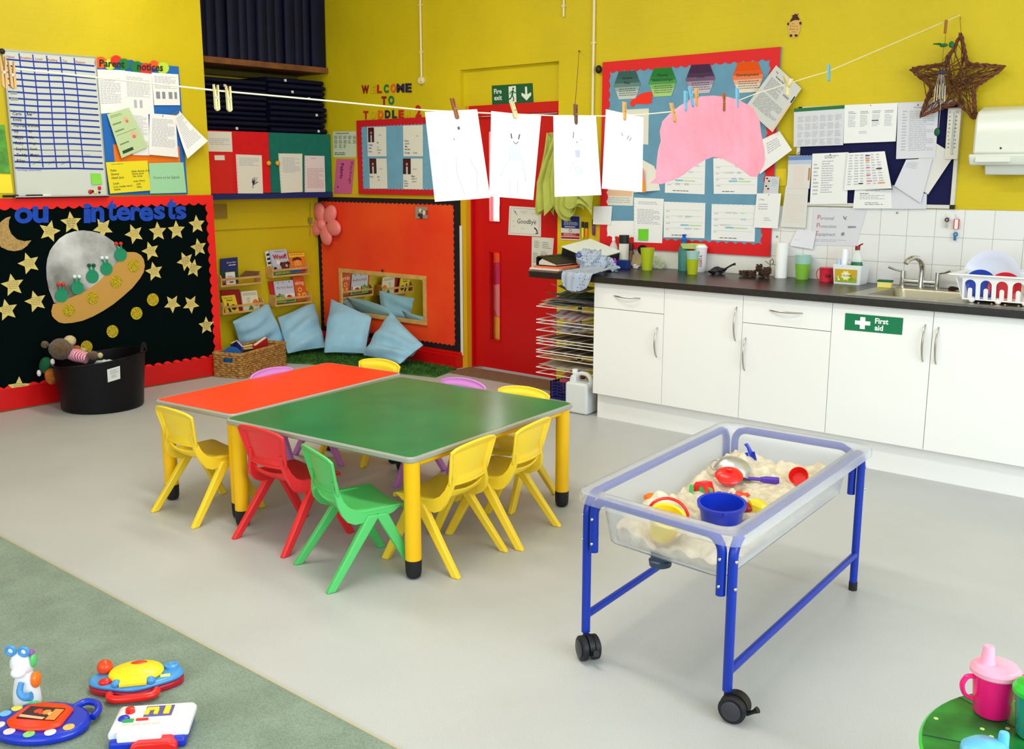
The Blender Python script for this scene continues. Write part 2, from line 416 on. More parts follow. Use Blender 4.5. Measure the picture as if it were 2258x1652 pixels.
# poster fixed outside behind the lower pane
c = [V((sx0-.05, 5.90, lz1+.05)), V((sx1+.05, 5.90, lz1+.05)), V((sx1+.05, 5.90, lz0-.05)), V((sx0-.05, 5.90, lz0-.05))]
po = obj('painted_panel', sheet_mb(c, (0, -1, 0), [('r', 0, 0, 1, .18, 1), ('s', [(.5, .12), (.42, .2), (.58, .2)], .01, 3), ('p', [(0, .18), (1, .14), (1, .36), (0, .4)], 2), ('p', [(.1, .4), (.8, .36), (1, .6), (.3, .72), (0, .6)], 4), ('r', 0, .72, 1, 1, 5)]),
    [C((226, 96, 84)), C((250, 130, 70)), C((206, 60, 110)), C((220, 60, 40)), C((240, 150, 150)), C((240, 190, 70))], smooth=False)
tag(po, 'pink and orange painted panel seen through the lower pane of the fire door', 'painting')
tag(obj('doormat', MB().bb((-5.40, 5.50, 0), (-4.30, 5.765, .008)), mat('brown_doormat', (128, 100, 74), .95, var=.1, vscale=30, bump=.5, bscale=200), smooth=False), 'thin brown mat on the floor in front of the red fire door', 'mat')
# white tiled splashback
tile = bpy.data.materials.new('white_glazed_tiles'); tile.use_nodes = True; nt = tile.node_tree; b = nt.nodes['Principled BSDF']
tc = nt.nodes.new('ShaderNodeTexCoord'); mp = nt.nodes.new('ShaderNodeMapping'); mp.inputs['Rotation'].default_value = (PI/2, 0, 0)
br = nt.nodes.new('ShaderNodeTexBrick'); br.offset = 0; br.inputs['Scale'].default_value = 1; br.inputs['Brick Width'].default_value = .152; br.inputs['Row Height'].default_value = .152
br.inputs['Mortar Size'].default_value = .0016; br.inputs['Mortar Smooth'].default_value = .3; br.inputs['Color1'].default_value = (.80, .80, .77, 1); br.inputs['Color2'].default_value = (.78, .78, .76, 1); br.inputs['Mortar'].default_value = (.42, .42, .38, 1)
sp = nt.nodes.new('ShaderNodeSeparateXYZ'); cb = nt.nodes.new('ShaderNodeCombineXYZ')
tz = plane('y', BY-.008)(2100, 462).z; tx = plane('y', BY-.008)(1912, 520).x
ma = nt.nodes.new('ShaderNodeMath'); ma.operation = 'ADD'; ma.inputs[1].default_value = 7.6-(tx+6.0-0)  ; mz = nt.nodes.new('ShaderNodeMath'); mz.operation = 'ADD'; mz.inputs[1].default_value = 1.52-(tz-WT)
nt.links.new(tc.outputs['Object'], sp.inputs[0]); nt.links.new(sp.outputs[0], ma.inputs[0]); nt.links.new(sp.outputs[2], mz.inputs[0])
nt.links.new(ma.outputs[0], cb.inputs[0]); nt.links.new(mz.outputs[0], cb.inputs[1]); nt.links.new(cb.outputs[0], br.inputs['Vector'])
nt.links.new(br.outputs['Color'], b.inputs['Base Color']); b.inputs['Roughness'].default_value = .14
bp = nt.nodes.new('ShaderNodeBump'); bp.inputs['Strength'].default_value = .4; bp.inputs['Distance'].default_value = .002; bp.invert = True
nt.links.new(br.outputs['Fac'], bp.inputs['Height']); nt.links.new(bp.outputs[0], b.inputs['Normal'])
tl = plane('y', BY-.008)(1690, 560).x
struct('wall_tiles', MB().bb((tl, BY-.008, WT), (2.8, BY, tz)), tile, org=(0, BY, WT))
struct('wall_backing_board', MB().bb((plane('y', BY-.006)(1322, 520).x, BY-.006, WT), (tl, BY, plane('y', BY)(1400, 470).z)), mat('white_panel', (226, 226, 218), .3))
# pipes and conduit
WP = C((226, 214, 170), .4); P = plane('y', BY-.012)
def wallpipe(x0, y0, x1, y1, r, name, label, cap=0):
    a, b_ = P(x0, y0), P(x1, y1); b_.x = a.x; a.y = b_.y = BY-r; mb = MB().cyl(a, b_, r, n=12)
    o = thing(name, label, 'pipe', b_)
    obj('pipe', mb, WP, o, world=True)
    cl = MB()
    for t in (.3, .75): q = a*(1-t)+b_*t; cl.box((q.x, BY-.008, q.z), (r*3.4, .016, .012))
    obj('clip', cl, WP, o, world=True, smooth=False)
    if cap: obj('end_box', MB().lathe([(.0, 0), (cap, 0), (cap, .022), (cap*.85, .028), (0, .028)], 24, T=T4((b_.x, BY, b_.z-cap*.7), PI/2)).cyl((b_.x+.01, BY-.03, b_.z-cap*1.1), (b_.x+.01, BY-.027, b_.z-cap*1.1), .004, n=8, m=1), [WP, INK], o, world=True)
    return o
wallpipe(925, -60, 927, 172, .009, 'electrical_conduit', 'white conduit ending in a round box above the WELCOME letters', .028)
wallpipe(1243, -60, 1243, 37, .008, 'wall_pipe', 'short white pipe stub above the fire exit sign')
wallpipe(1311, -60, 1313, 440, .010, 'wall_pipe', 'long white pipe running down beside the red-edged blue board')
# ================================================================ left wall displays
BFELT = mat('black_display_fabric', (3, 14, 13), 1, spec=.05); REDB = mat('red_border_card', (236, 22, 14), .6)
P = plane('x', LX); a = P(456, 447, .02); zin = a.z; yin = a.y; zt = P(470, 430, .02).z; zb = P(480, 785, .02).z; ztl = P(4, 455, .02).z
bd = thing('display_board', 'large black display board with red scalloped border, paper stars and spaceship', 'display board', (LX, 2.9, .15))
obj('backing', MB().bb((LX, .9, .15), (LX+.016, 4.315, zt)), BFELT, bd, False, world=True)
mb = MB(); scallop(mb, (.9, 4.315, .15, zt), (.95, yin+.005, zb+.0, zin), lambda y, z, h: (LX+h, y, z), .075, .018, .016, .019)
obj('scalloped_border', mb, REDB, bd, False, world=True)
LF = .017
FELTB = mat('blue_felt', (22, 70, 178), .95, var=.15, vscale=30)
for ch, bx, wh in (('o', (32, 458, 72, 493), 'first o'), ('u', (72, 455, 107, 492), 'u beside the gap'), ('i', (184, 449, 201, 492), 'i starting the second word'),
        ('n', (201, 456, 230, 490), 'n after the i'), ('t', (236, 440, 258, 487), 'first t'), ('e', (257, 456, 288, 487), 'first e'),
        ('r', (288, 456, 310, 486), 'r in the middle'), ('e', (307, 456, 338, 488), 'e after the r'), ('s', (339, 454, 364, 484), 's before the last t'),
        ('t', (367, 436, 390, 484), 'second t'), ('s', (386, 454, 411, 484), 'final s')):
    letter(ch, bx, LW, LF+.001, .003, FELTB, 'blue felt letter %s of the words on the black board' % wh, 'blue felt letters on the black board', 'felt_letter', bold=.035)
GOLDP = mat('gold_paper', (216, 196, 112), .6, var=.06, vscale=20)
def star(cx, cy, r, rot, label, th=.0012, off=LF+.001, k=0):
    Pp = plane('x', LX); c = Pp(cx, cy, off); rr = (Pp(cx, cy-r, off)-c).length; pts = []
    for i in range(10):
        q = rot+PI/2+i*PI/5; R_ = rr*(1 if i % 2 == 0 else .47); pts.append((math.cos(q)*R_, math.sin(q)*R_))
    mb = MB(); mb.prism(pts, lambda x, y: (c.x, c.y+x, c.z+y), lambda x, y: (c.x+th, c.y+x, c.z+y), 0)
    cr, sr = math.cos(rot*.6-.12), math.sin(rot*.6-.12)
    for j in range(6 if k else 5):
        y = rr*(.34-.15*j); L = rr*(.5-.06*abs(j-1)); x = -L
        while x < L:
            w_ = random.uniform(.1, .3)*rr; x2 = min(L, x+w_); h = rr*(.03 if not k else .045)
            q = [(x, y), (x2, y), (x2, y+h), (x, y+h)]
            mb.add([(c.x+th+.0004, c.y+a_*cr-b_*sr, c.z+a_*sr+b_*cr) for a_, b_ in q], [(0, 1, 2, 3)], 1); x = x2+rr*.05
    return tag(obj('paper_star', mb, [GOLDP, INK if k else C((96, 84, 50), .8)], smooth=False), label, 'paper star', 'gold paper stars on the black board')
for s in [(157, 491, 25, .05, 'above the spaceship dome, with bold writing', 1), (109, 510, 25, -.3, 'left of the spaceship dome top', 0), (227, 503, 24, .5, 'right above the spaceship dome', 0),
        (296, 516, 23, .35, 'below the middle of the blue word', 0), (348, 511, 22, .02, 'left one of the close pair under the last letters', 0), (389, 508, 22, 0, 'right one of the close pair under the last letters', 0),
        (434, 495, 21, .05, 'topmost in the right corner', 0), (332, 554, 22, .25, 'just right of the spaceship rim', 0), (438, 546, 21, .15, 'second from the top on the right edge', 1),
        (409, 576, 22, .4, 'upper of the overlapping pair at the right', 1), (427, 592, 21, -.2, 'lower of the overlapping pair at the right', 1), (340, 599, 22, .15, 'below the spaceship rim on the right', 0),
        (64, 581, 25, .25, 'beneath the moon, left of the dome', 0), (28, 629, 26, .1, 'left of the spaceship near the frame edge', 0), (79, 665, 25, .2, 'left of the spaceship tan rim', 0),
        (15, 684, 25, .12, 'cut by the left edge of the picture', 0), (380, 670, 21, .6, 'left one touching tips with its neighbour', 0), (421, 671, 21, .65, 'right one touching tips, nearly without writing', 0),
        (455, 718, 20, 0, 'lowest at the right beside the border', 1), (42, 855, 25, -.1, 'lowest at the left above the skirting', 0)]:
    star(*s[:4], 'gold paper star %s' % s[4], k=s[5], off=LF+.001+(.0016 if s[0] == 427 else 0))
mo = [(24, 477), (12, 481), (2, 489), (-8, 505), (-8, 527), (2, 545), (18, 552), (32, 554), (48, 551), (60, 542), (69, 530), (54, 532), (38, 528), (25, 516), (19, 500), (20, 486)]
tag(obj('moon_cutout', cutout(mo, LW, LF, .002), mat('brown_speckled_card', (176, 142, 84), .8, var=.2, vscale=60), smooth=False), 'brown speckled crescent moon beside the blue letters', 'moon cutout')
# spaceship
sp_ = thing('spaceship_cutout', 'tilted spaceship collage with silver dome and tan rim on the black board', 'spaceship collage', P(200, 640, LF))
dome = [(119.5, 668), (108, 640), (103, 614), (102, 590), (104, 572), (110, 553), (118, 541), (131, 526), (146, 516), (164, 510), (183, 508), (201, 510), (219, 514), (235, 522), (249, 532), (262, 543), (281, 556), (278, 575), (250, 600), (200, 640), (160, 664)]
obj('dome', cutout(dome, LW, LF+.0005, .0025), mat('silver_mirror_card', (226, 228, 228), .3, .2, c2=(96, 98, 90), vscale=2.6), sp_, False, world=True)
hull = [(117, 671), (113, 686), (115, 697), (121, 704), (130, 711), (142, 713.5), (160, 712), (182, 707.5), (205, 698), (227, 686), (250, 671), (272, 653), (292, 635), (309, 614), (317, 600), (319.5, 586), (317, 572), (311, 563), (303, 558), (296, 556), (281, 556), (274, 566), (257, 581), (236, 603), (212, 626), (190, 641), (169, 651), (145, 661)]
obj('hull', cutout(hull, LW, LF+.0035, .002), C((198, 150, 70), .7), sp_, False, world=True)
SEQ = mat('gold_sequins', (206, 182, 30), .3, .4, var=.5, vscale=110, bump=1, bscale=160)
for x, y in ((152, 684), (204, 657), (256, 621), (295, 586)):
    obj('sequin_disc', cutout(ell(x, y, 13, 13.5, 26), LW, LF+.0058, .003), SEQ, sp_, True, world=True)
ALG = C((26, 142, 100), .8)
for (x, y, r, pc, dx) in ((136, 652, 14, (222, 50, 40), 0), (171, 635, 14, (225, 235, 232), 0), (204, 610, 14, (20, 90, 60), -1), (235, 593, 13.5, (225, 235, 232), -3), (266, 562, 14, (222, 50, 40), -3)):
    al = obj('alien', cutout(ell(x, y, r, r*1.05, 22), LW, LF+.0062, .004), ALG, sp_, False, world=True)
    mb = MB()
    for sx, k in ((-6, -1), (4, 1)):
        q0 = P(x+sx*.7, y-r*.75, LF+.008); q1 = P(x+sx+dx*1.1, y-r-9, LF+.008)
        mb.tube([q0, q1], .006, 8)
    obj('antenna', mb, ALG, al, world=True) if False else None
    for sx in (-6, 4):
        q0 = P(x+sx*.7, y-r*.75, LF+.009); q1 = P(x+sx+dx*1.2, y-r-8, LF+.009); an = MB().tube([q0, q1], .006, 8)
        LOC[al.name] = LOC[sp_.name]
        obj('antenna', an, ALG, al, world=True)
        obj('pompom', MB().ball(q1+V((0, 0, .008)), .0135, 12), C(pc, .9), al, world=True)
for x, y, w_ in ((337, 661, 'highest, right below the spaceship rim'), (301, 691, 'second highest below the spaceship'), (248, 731, 'third highest, above the black tub'), (191, 765, 'lowest, half hidden behind the tub rim')):
    tag(obj('sequin_disc', cutout(ell(x, y, 13, 14, 26), LW, LF+.001, .003), SEQ, smooth=False), 'gold sequin disc on the black board, %s' % w_, 'sequin disc', 'gold sequin discs falling from the spaceship')
# whiteboard
WB = [C((206, 212, 204), .25), C((20, 50, 160), .7), INK, REDINK, C((90, 110, 190)), C((150, 160, 158))]
wc = [(9, 112), (209, 128), (235, 430), (38, 431)]
marks = []
for u in (.155, .296, .446, .6, .752): marks.append(('s', [(u+random.uniform(-.006, .006), .01), (u+.01, .3), (u, .55), (u+.005, .8)], .009, 1))
for i in range(18):
    v = .056+i*.0441; marks.append(('s', [(.0, v), (.3, v+.003), (.65, v-.002), (.985, v+.002)], .0115 if i != 14 else .005, 1))
for i, (n_, m_) in enumerate([('Caris', 'Reg'), ('Emily', ''), ('Harriet', 'Bramble'), ('Ivy', 'Ali'), ('Maya', 'Mat'), ('Ruby', 'Angie'), ('Sophie', 'Sarah'), ('Teddy', 'Megan'), ('Riley', '')]):
    v = .056+(9.75+i*.93)*.0441-.05; marks.append(('t', n_, .025, v, .021, 2, .01, .12))
    if m_: marks.append(('t', m_, .175, v-.004, .017, 2, .015, .12))
for t, u in (('Name', .02), ('Breakfast', .16), ('Lunch', .32), ('Pudding', .455), ('Tea', .62), ('Nappies', .77)): marks.append(('t', t, u, .045, .016, 3, 0, .1))
marks += [('s', [(.16, .44), (.28, .415)], .002, 2), ('s', [(.19, .78), (.29, .745)], .002, 2), ('s', [(.36, .78), (.44, .745)], .002, 2), ('s', [(.5, .78), (.6, .745)], .002, 2), ('t', 'mornings (afternoon)', .02, .825, .014, 4, 0, .1),
    ('t', 'home', .78, .71, .014, 5, 0, .1), ('l', .02, .11, .1, .36, 6, 5)]
wbt = thing('whiteboard', 'large whiteboard with a hand-drawn blue register grid above the black board', 'whiteboard', P(130, 430, 0))
Pc = [plane(*LW)(x, y, .012) for x, y in wc]
obj('writing_surface', sheet_mb(Pc, (1, 0, 0), marks, .002), WB, wbt, False, world=True)
f = MB(); o_ = [plane(*LW)(x, y, 0) for x, y in ((2, 108), (209.5, 126), (235.5, 433), (34, 436))]
ALU = mat('brushed_aluminium', (190, 194, 192), .4, .7)
for i in range(4):
    p, q = o_[i], o_[(i+1) % 4]; r_, s_ = Pc[(i+1) % 4], Pc[i]
    f.prism([0, 1, 2, 3], lambda k: [p, q, r_, s_][k], lambda k: [p, q, r_, s_][k]+V((.016 if k < 9 else 0, 0, 0)), 0) if False else f.add([V((LX, v_.y, v_.z)) for v_ in (p, q, r_, s_)]+[V((LX+.018, v_.y, v_.z)) for v_ in (p, q, r_, s_)], [(3, 2, 1, 0), (4, 5, 6, 7), (0, 1, 5, 4), (1, 2, 6, 5), (2, 3, 7, 6), (3, 0, 4, 7)])
obj('frame', f, ALU, wbt, False, world=True)
obj('corner_cap', MB().ball(P(5, 113, .02), (.008, .018, .018), 12), BLACKP, wbt, world=True)
lp = P(150, 432, .0); ly0, ly1 = P(30, 434, .02).y, P(236, 432, .02).y; tz_ = P(120, 434, .02).z
obj('pen_tray', MB().bb((LX, ly0, tz_-.006), (LX+.05, ly1, tz_)).bb((LX+.046, ly0, tz_-.006), (LX+.05, ly1, tz_+.008)), ALU, wbt, False, world=True)
def pen(x0, x1, body, cap_, label):
    a_, b_ = P(x0, 429, .03), P(x1, 429, .03); a_.z = b_.z = tz_+.009
    t = thing('whiteboard_pen', label, 'pen', a_); m_ = a_*.35+b_*.65
    obj('barrel', MB().cyl(a_, m_, .008, n=14), body, t, world=True); obj('cap', MB().cyl(m_, b_, .009, n=14), cap_, t, world=True)
pen(58, 112, C((20, 20, 20)), C((228, 228, 224)), 'black capped whiteboard pen lying on the whiteboard tray')
pen(6, 40, BLACKP, BLACKP, 'thick black marker at the left end of the whiteboard tray')
paper('sticky_note', 'small green sticky note near the bottom of the whiteboard', 'sticky note', [(199, 382), (222, 383), (225, 406), (202, 407)], LW, .0155, C((132, 214, 70)), curl=lambda u, v: .006*v*v)
for x, y, r_, c_, n_ in ((199, 423, 6, (190, 20, 26), 'left red round magnet'), (219, 415, 5, (214, 20, 26), 'upper red round magnet'), (210, 424, 5, (232, 214, 110), 'cream yellow round magnet'), (204, 422, 3.5, (20, 20, 22), 'black magnet overlapping a red one'), (219, 424.5, 3, (20, 20, 22), 'tiny black magnet at the right')):
    q = P(x, y, .014); R_ = (P(x+r_, y, .014)-q).length*.8
    tag(obj('round_magnet', MB().lathe([(R_, 0), (R_, .004), (R_*.75, .007), (0, .008)], 18, T=T4(q, 0, PI/2)), C(c_, .35)), '%s in the whiteboard bottom corner' % n_, 'magnet', 'magnets on the whiteboard')
# parent notices board
NB = thing('notice_board', 'blue and orange felt parent notices board right of the whiteboard', 'notice board', P(310, 425, 0))
bc = [(212, 130), (392, 147), (412, 428), (239, 430)]
NBL = C((34, 104, 184), .9)
obj('backing', sheet_mb([P(x, y, 0) for x, y in bc], (1, 0, 0), [('r', .1, .62, .93, .8, 1)], .012), [NBL, C((238, 120, 20), .9)], NB, False, world=True)
# wavy blue border over orange field
mb = MB(); pp = []
c4 = [P(x, y, .013) for x, y in bc]
for i in range(60):
    v = .12+i/60*.8; pp.append((0, v, .09+.012*abs(math.sin(v*40))))
vs = []; fs = []
for i, (a_, v, w_) in enumerate(pp):
    vs += [bil(c4, 0, v), bil(c4, w_, v)]
    if i: fs.append((2*i-2, 2*i-1, 2*i+1, 2*i))
mb.add(vs, fs); mb.add([p+V((.0015, 0, 0)) for p in vs], fs)
obj('wavy_border', mb, NBL, NB, False, world=True)
BO = .0145
cols = [(240, 90, 30), (200, 226, 50), (226, 40, 30), (20, 120, 60), (30, 90, 170), (20, 120, 60), (226, 50, 30), (240, 90, 30), (190, 220, 60)]
hd = thing('title_banner', 'Parent notices title on bright splat shapes above the papers', 'title banner', P(290, 150, BO))
for i, (x, y, r_) in enumerate([(222, 138, 13), (243, 142, 12), (256, 134, 12), (273, 142, 13), (288, 142, 10), (302, 148, 13), (322, 152, 13), (340, 142, 9), (359, 150, 13)]):
    pts = []
    for k in range(40):
        q = 2*PI*k/40; rr = r_*1.15*(1 if k % 2 else .84); pts.append((x+math.cos(q)*rr, y+math.sin(q)*rr*.95))
    obj('splat', cutout(pts, LW, BO+.0005*(i % 4), .0005), C(cols[i]), hd, False, world=True)
for t, bx, in (('Parent', (219.5, 132, 275, 148)), ('notices', (303, 140, 359.5, 156))):
    letter(t, bx, LW, BO+.0045, .0006, INK, '', '', 'lettering', bold=.02, parent=hd, slant=-.16)
paper('notice_sheet', 'long grey printed sheet at the upper left of the parent notices board', 'notice', [(213, 153), (276, 155), (282, 246), (219, 251)], LW, BO, PAPER, [('l', .08, .2, .8, .8, 16, 3)], 'sheets on the parent notices board')
paper('notice_sheet', 'wide printed sheet with small figures at the top centre of the parent notices board', 'notice', [(272, 156), (334, 163), (340, 252), (278, 252)], LW, BO+.002, PAPER, [('l', .08, .12, .92, .6, 16, 3), ('r', .3, .66, .4, .85, 3), ('r', .5, .66, .6, .85, 3)], 'sheets on the parent notices board')
paper('notice_sheet', 'printed sheet with four little charts at the upper right of the parent notices board', 'notice', [(334, 160), (393, 164), (397, 232), (340, 232)], LW, BO+.004, PAPER, [('l', .08, .1, .92, .5, 9, 3), ('r', .1, .58, .25, .8, 2), ('r', .33, .58, .45, .8, 2), ('r', .58, .58, .72, .8, 2), ('r', .8, .58, .9, .8, 2)], 'sheets on the parent notices board')
paper('notice_sheet', 'printed sheet half behind another in the middle of the parent notices board', 'notice', [(286, 246), (327, 250), (330, 343), (293, 342)], LW, BO+.006, PAPER, [('l', .1, .08, .92, .85, 22, 3)], 'sheets on the parent notices board')
paper('notice_sheet', 'curled printed sheet pinned slanting at the right edge of the parent notices board', 'notice', [(384, 254), (396, 245), (450, 311), (405, 350)], LW, BO+.006, PAPER, [('l', .15, .1, .92, .85, 18, 3)], 'sheets on the parent notices board', curl=lambda u, v: .05*v*v)
paper('notice_sheet', 'white letter pinned upright over others on the parent notices board', 'notice', [(330, 250), (387, 254), (392, 347), (327, 341)], LW, BO+.010, PAPER, [('l', .1, .12, .92, .8, 20, 3), ('c', .5, .04, .015, 1)], 'sheets on the parent notices board', curl=lambda u, v: .008*v*v)
paper('leaflet', 'tilted pale green leaflet with photos of children on the parent notices board', 'leaflet', [(236, 252), (284, 237), (325, 324), (267, 349)], LW, BO+.014, [C((190, 212, 160)), INK, C((110, 140, 90)), C((226, 180, 150)), C((40, 70, 40)), C((200, 120, 100))],
    [('l', .1, .06, .6, .12, 2, 2), ('r', .08, .24, .45, .27, 2), ('c', .66, .24, .07, 3), ('c', .68, .28, .04, 5), ('r', .08, .4, .45, .43, 2), ('r', .08, .5, .9, .51, 2), ('c', .72, .62, .08, 3), ('c', .7, .66, .04, 5), ('r', .1, .7, .45, .73, 2), ('r', .1, .86, .5, .93, 4)], curl=lambda u, v: .006*v)
paper('name_card', 'bright yellow card with two columns of handwriting under the parent notices', 'card', [(233, 358), (325, 354), (332, 420), (243, 427)], LW, BO+.010, [C((234, 218, 30)), INK, C((150, 150, 60))],
    [('l', .12, .06, .4, .12, 1, 2), ('t', 'Katie', .08, .3, .07, 1, .01, .15), ('t', 'Sammy', .08, .42, .07, 1, .01, .15), ('t', 'Hazel (am)', .08, .54, .07, 1, .01, .15), ('t', 'Louis', .1, .72, .07, 1, .01, .15), ('t', 'Luca, sunday march', .1, .82, .06, 1, .01, .15), ('t', 'Sophie', .1, .91, .06, 1, .01, .15),
     ('t', 'Katie, Bonnie, Eva,', .58, .36, .06, 1, .01, .15), ('t', 'Grace, Jason', .58, .44, .06, 1, .01, .15), ('t', 'Isla, Lucas', .6, .52, .06, 1, .01, .15), ('t', 'Lucy, Henry', .6, .68, .06, 1, .01, .15), ('t', 'Jude', .66, .78, .06, 1, .01, .15), ('t', 'Abby', .66, .88, .06, 1, .01, .15)])
paper('form_pocket', 'mint green pocket card reading Forms to be Signed', 'card', [(328, 360), (404, 358), (411, 425), (331, 427)], LW, BO+.007, [C((160, 214, 168), .35), C((76, 110, 84))], [('t', 'Forms to be Signed', .12, .52, .085, 1)])
paper('pocket_corner', 'blue card corner clipped with black pen near the slanting sheet', 'card', [(372, 252), (395, 241), (395, 249), (388, 254)], LW, BO+.013, C((50, 100, 150)))
# sheets at the far left edge
paper('wall_sheet', 'mottled green sheet at the far left edge beside the whiteboard', 'sheet', [(-30, 274), (10, 276), (23, 383), (-20, 380)], LW, .001, mat('mottled_green', (86, 156, 60), .7, var=.25, vscale=20))
paper('wall_sheet', 'yellow sheet below the green one beside the whiteboard', 'sheet', [(-20, 384), (23, 385), (29, 426), (-15, 426)], LW, .001, C((248, 226, 50)))
# ================================================================ alcove with cupboards, mats and book corner
FX = -7.03
P = plane('x', FX)
zc0, zc1 = P(600, 431).z, P(520, 288).z
cz = P(470, 443).z
NAVY = mat('navy_vinyl_mat', (7, 11, 40), .6, var=.15, vscale=5, spec=.25)
struct('trim_2', MB().bb((AX+.0, 4.315, 1.322), (FX, BY, 1.366)), C((16, 40, 100), .4))
ct, cb_ = P(595, 292).z, 1.372
cup = thing('wall_cupboard', 'built-in wall cupboard with red felt and teal felt doors above the reading nook', 'cupboard', (-7.2, 5.03, cb_))
ymid = P(595, 360).y
obj('cabinet_body', MB().bb((-7.54, 4.32, cb_), (FX-.018, 5.755, ct-.02)).bb((-7.54, 4.32, ct-.02), (FX-.018, 5.755, ct)), C((120, 84, 50)), cup, False, world=True)
for (a_, b_, m_, ky, nm) in ((4.32, ymid-.002, mat('red_felt', (214, 16, 22), .95, var=.06, vscale=20), 592.7, 'red'), (ymid+.002, 5.755, mat('teal_felt', (14, 108, 92), .95, var=.06, vscale=20), 612, 'teal')):
    dr = obj('door', MB().bb((FX-.016, a_, cb_), (FX, b_, ct)), m_, cup, False, world=True); dr['label'] = nm+' felt cupboard door'
    k = P(ky, 360, .018); obj('knob', MB().cyl((FX, k.y, k.z), (FX+.014, k.y, k.z), .01).ball(k, .02, 14), C((228, 170, 20), .4), dr, world=True)
CU = ('x', FX)
paper('notice_sheet', 'landscape printed sheet at the top of the red cupboard door', 'notice', [(453, 289), (510.5, 291), (512.7, 335), (457.6, 334)], CU, .001, PAPW, [('l', .1, .35, .9, .7, 4, 3)], 'papers on the cupboard doors')
paper('plastic_wallet', 'red plastic punched wallet with a small white sticker on the red cupboard door', 'wallet', [(453, 338), (512, 338), (516, 427), (461.8, 427)], CU, .001, [mat('red_plastic', (210, 36, 26), .2), INK, PAPW], [('r', .32, .05, .7, .17, 2), ('r', 0, 0, .06, 1, 2)]+[('c', .03, v/12+.04, .008, 1) for v in range(12)], 'papers on the cupboard doors')
paper('notice_sheet', 'sheet with a dark tree-like scribble low on the red cupboard door', 'notice', [(519.7, 340.4), (577, 342.6), (580, 426.7), (524.5, 426.7)], CU, .001, PAPW, [('l', .12, .08, .9, .3, 6, 3)]+[('s', [(.62, .78), (.55+random.random()*.28, .52+random.random()*.2)], .012, 1) for i in range(16)]+[('s', [(.62, .6), (.6, .86)], .02, 1)]+[('c', .03, v/12+.04, .008, 1) for v in range(12)], 'papers on the cupboard doors')
paper('notice_sheet', 'blank-looking punched sheet beside the knob on the teal cupboard door', 'notice', [(613.6, 338.4), (666.5, 339), (667, 423.4), (619.7, 425.6)], CU, .001, PAPW, [('l', .15, .1, .9, .5, 12, 3)]+[('c', .03, v/12+.04, .008, 1) for v in range(12)], 'papers on the cupboard doors')
paper('notice_sheet', 'pinkish printed sheet at the right of the teal cupboard door', 'notice', [(671.5, 343), (715.3, 344), (717.5, 423.4), (672, 424)], CU, .001, [C((226, 214, 210)), INK, GREY, C((200, 160, 150))], [('l', .3, .06, .7, .12, 1, 3), ('l', .12, .35, .95, .9, 14, 3)]+[('c', .03, v/12+.04, .008, 1) for v in range(12)], 'papers on the cupboard doors')
# timber shelf and navy mats
zs = P(432, 121).z
struct('trim_3', MB().bb((-7.54, 4.32, zs-.045), (FX, 5.755, zs)), mat('dark_timber', (120, 72, 36), .6, var=.3, vscale=9))
struct('trim_4', MB().bb((-7.54, 4.32, zs-.085), (-7.45, 5.755, zs-.045)), C((96, 84, 20)))
TAGW = C((210, 214, 214))
def mat_mesh(L, W_, H_, soft):
    mb = MB(); prof = []
    return mb
yy = 4.335; n_ = 0
while yy < 5.70:
    th = random.uniform(.075, .1); tilt = .03; h = .72; y1 = min(yy+th, 5.75) if yy+th < 5.68 else 5.75; d_ = random.uniform(-.02, .02)
    mb = MB()
    for k in range(7):   # slightly bulging cover with seams
        pass
    def f(u, v, y0=yy, y1=y1): return V((FX-.02+d_+.018*math.sin(PI*u), y0+(y1-y0)*u+tilt*(v-.2)*.4, zs+.002+h*v))
    ins = [f(i/8, j/6) for j in range(7) for i in range(9)]
    bk = [V((-7.5, p.y, p.z)) for p in ins]; fs = []
    for j in range(6):
        for i in range(8):
            a_ = j*9+i; fs.append((a_, a_+1, a_+10, a_+9)); fs.append((63+a_, 63+a_+9, 63+a_+10, 63+a_+1))
    for i in range(8): fs.append((i, 63+i, 63+i+1, i+1)); fs.append((54+i, 54+i+1, 117+i+1, 117+i))
    for j in range(6): a_ = j*9; fs.append((a_, a_+9, 63+a_+9, 63+a_)); a_ += 8; fs.append((a_, 63+a_, 63+a_+9, a_+9))
    mb.add(ins+bk, fs)
    n_ += 1
    tag(obj('sleep_mat', mb, NAVY, ang=60), 'navy sleep mat standing on the timber shelf, %s from the left' % ORD[n_-1], 'sleep mat', 'navy mats standing on the timber shelf')
    yy = y1+.004
zt0 = ct+.002
def stack(y0, y1, n, zz, top, grp, lab, tags):
    h = (top-zz)/n
    for i in range(n):
        t = thing('sleep_mat', lab+', %s from the bottom' % ORD[i], 'sleep mat', (-7.25, (y0+y1)/2, zz+i*h), 0, grp)
        jx = random.uniform(-.02, .02); mb = MB(); prof = []
        N = 10; vs = []; fs = []
        for j in range(N+1):
            y = y0+.004+(y1-y0-.008)*j/N+random.uniform(-.002, .002)
            sag = .006*math.sin(j/N*PI*2+i)
            for (a_, b_) in ((-7.5, .04), (FX-.045+jx, .04), (FX-.02+jx, .25), (FX-.015+jx, .5), (FX-.02+jx, .75), (FX-.045+jx, .96), (-7.5, .96)):
                vs.append((a_, y, zz+i*h+h*b_+(sag if 0 < i else 0)*.0))
        for j in range(N):
            for k in range(7): l = (k+1) % 7; fs.append((j*7+k, j*7+l, j*7+7+l, j*7+7+k))
        fs.append(tuple(range(6, -1, -1))); fs.append(tuple(N*7+k for k in range(7)))
        mb.add(vs, fs); obj('cover', mb, NAVY, t, world=True, ang=60)
        if i in tags:
            y = y0+(y1-y0)*tags[i]; obj('care_label', MB().box((FX-.008+jx, y, zz+i*h+h*.5), (.004, .022, .02)), TAGW, t, False, world=True)
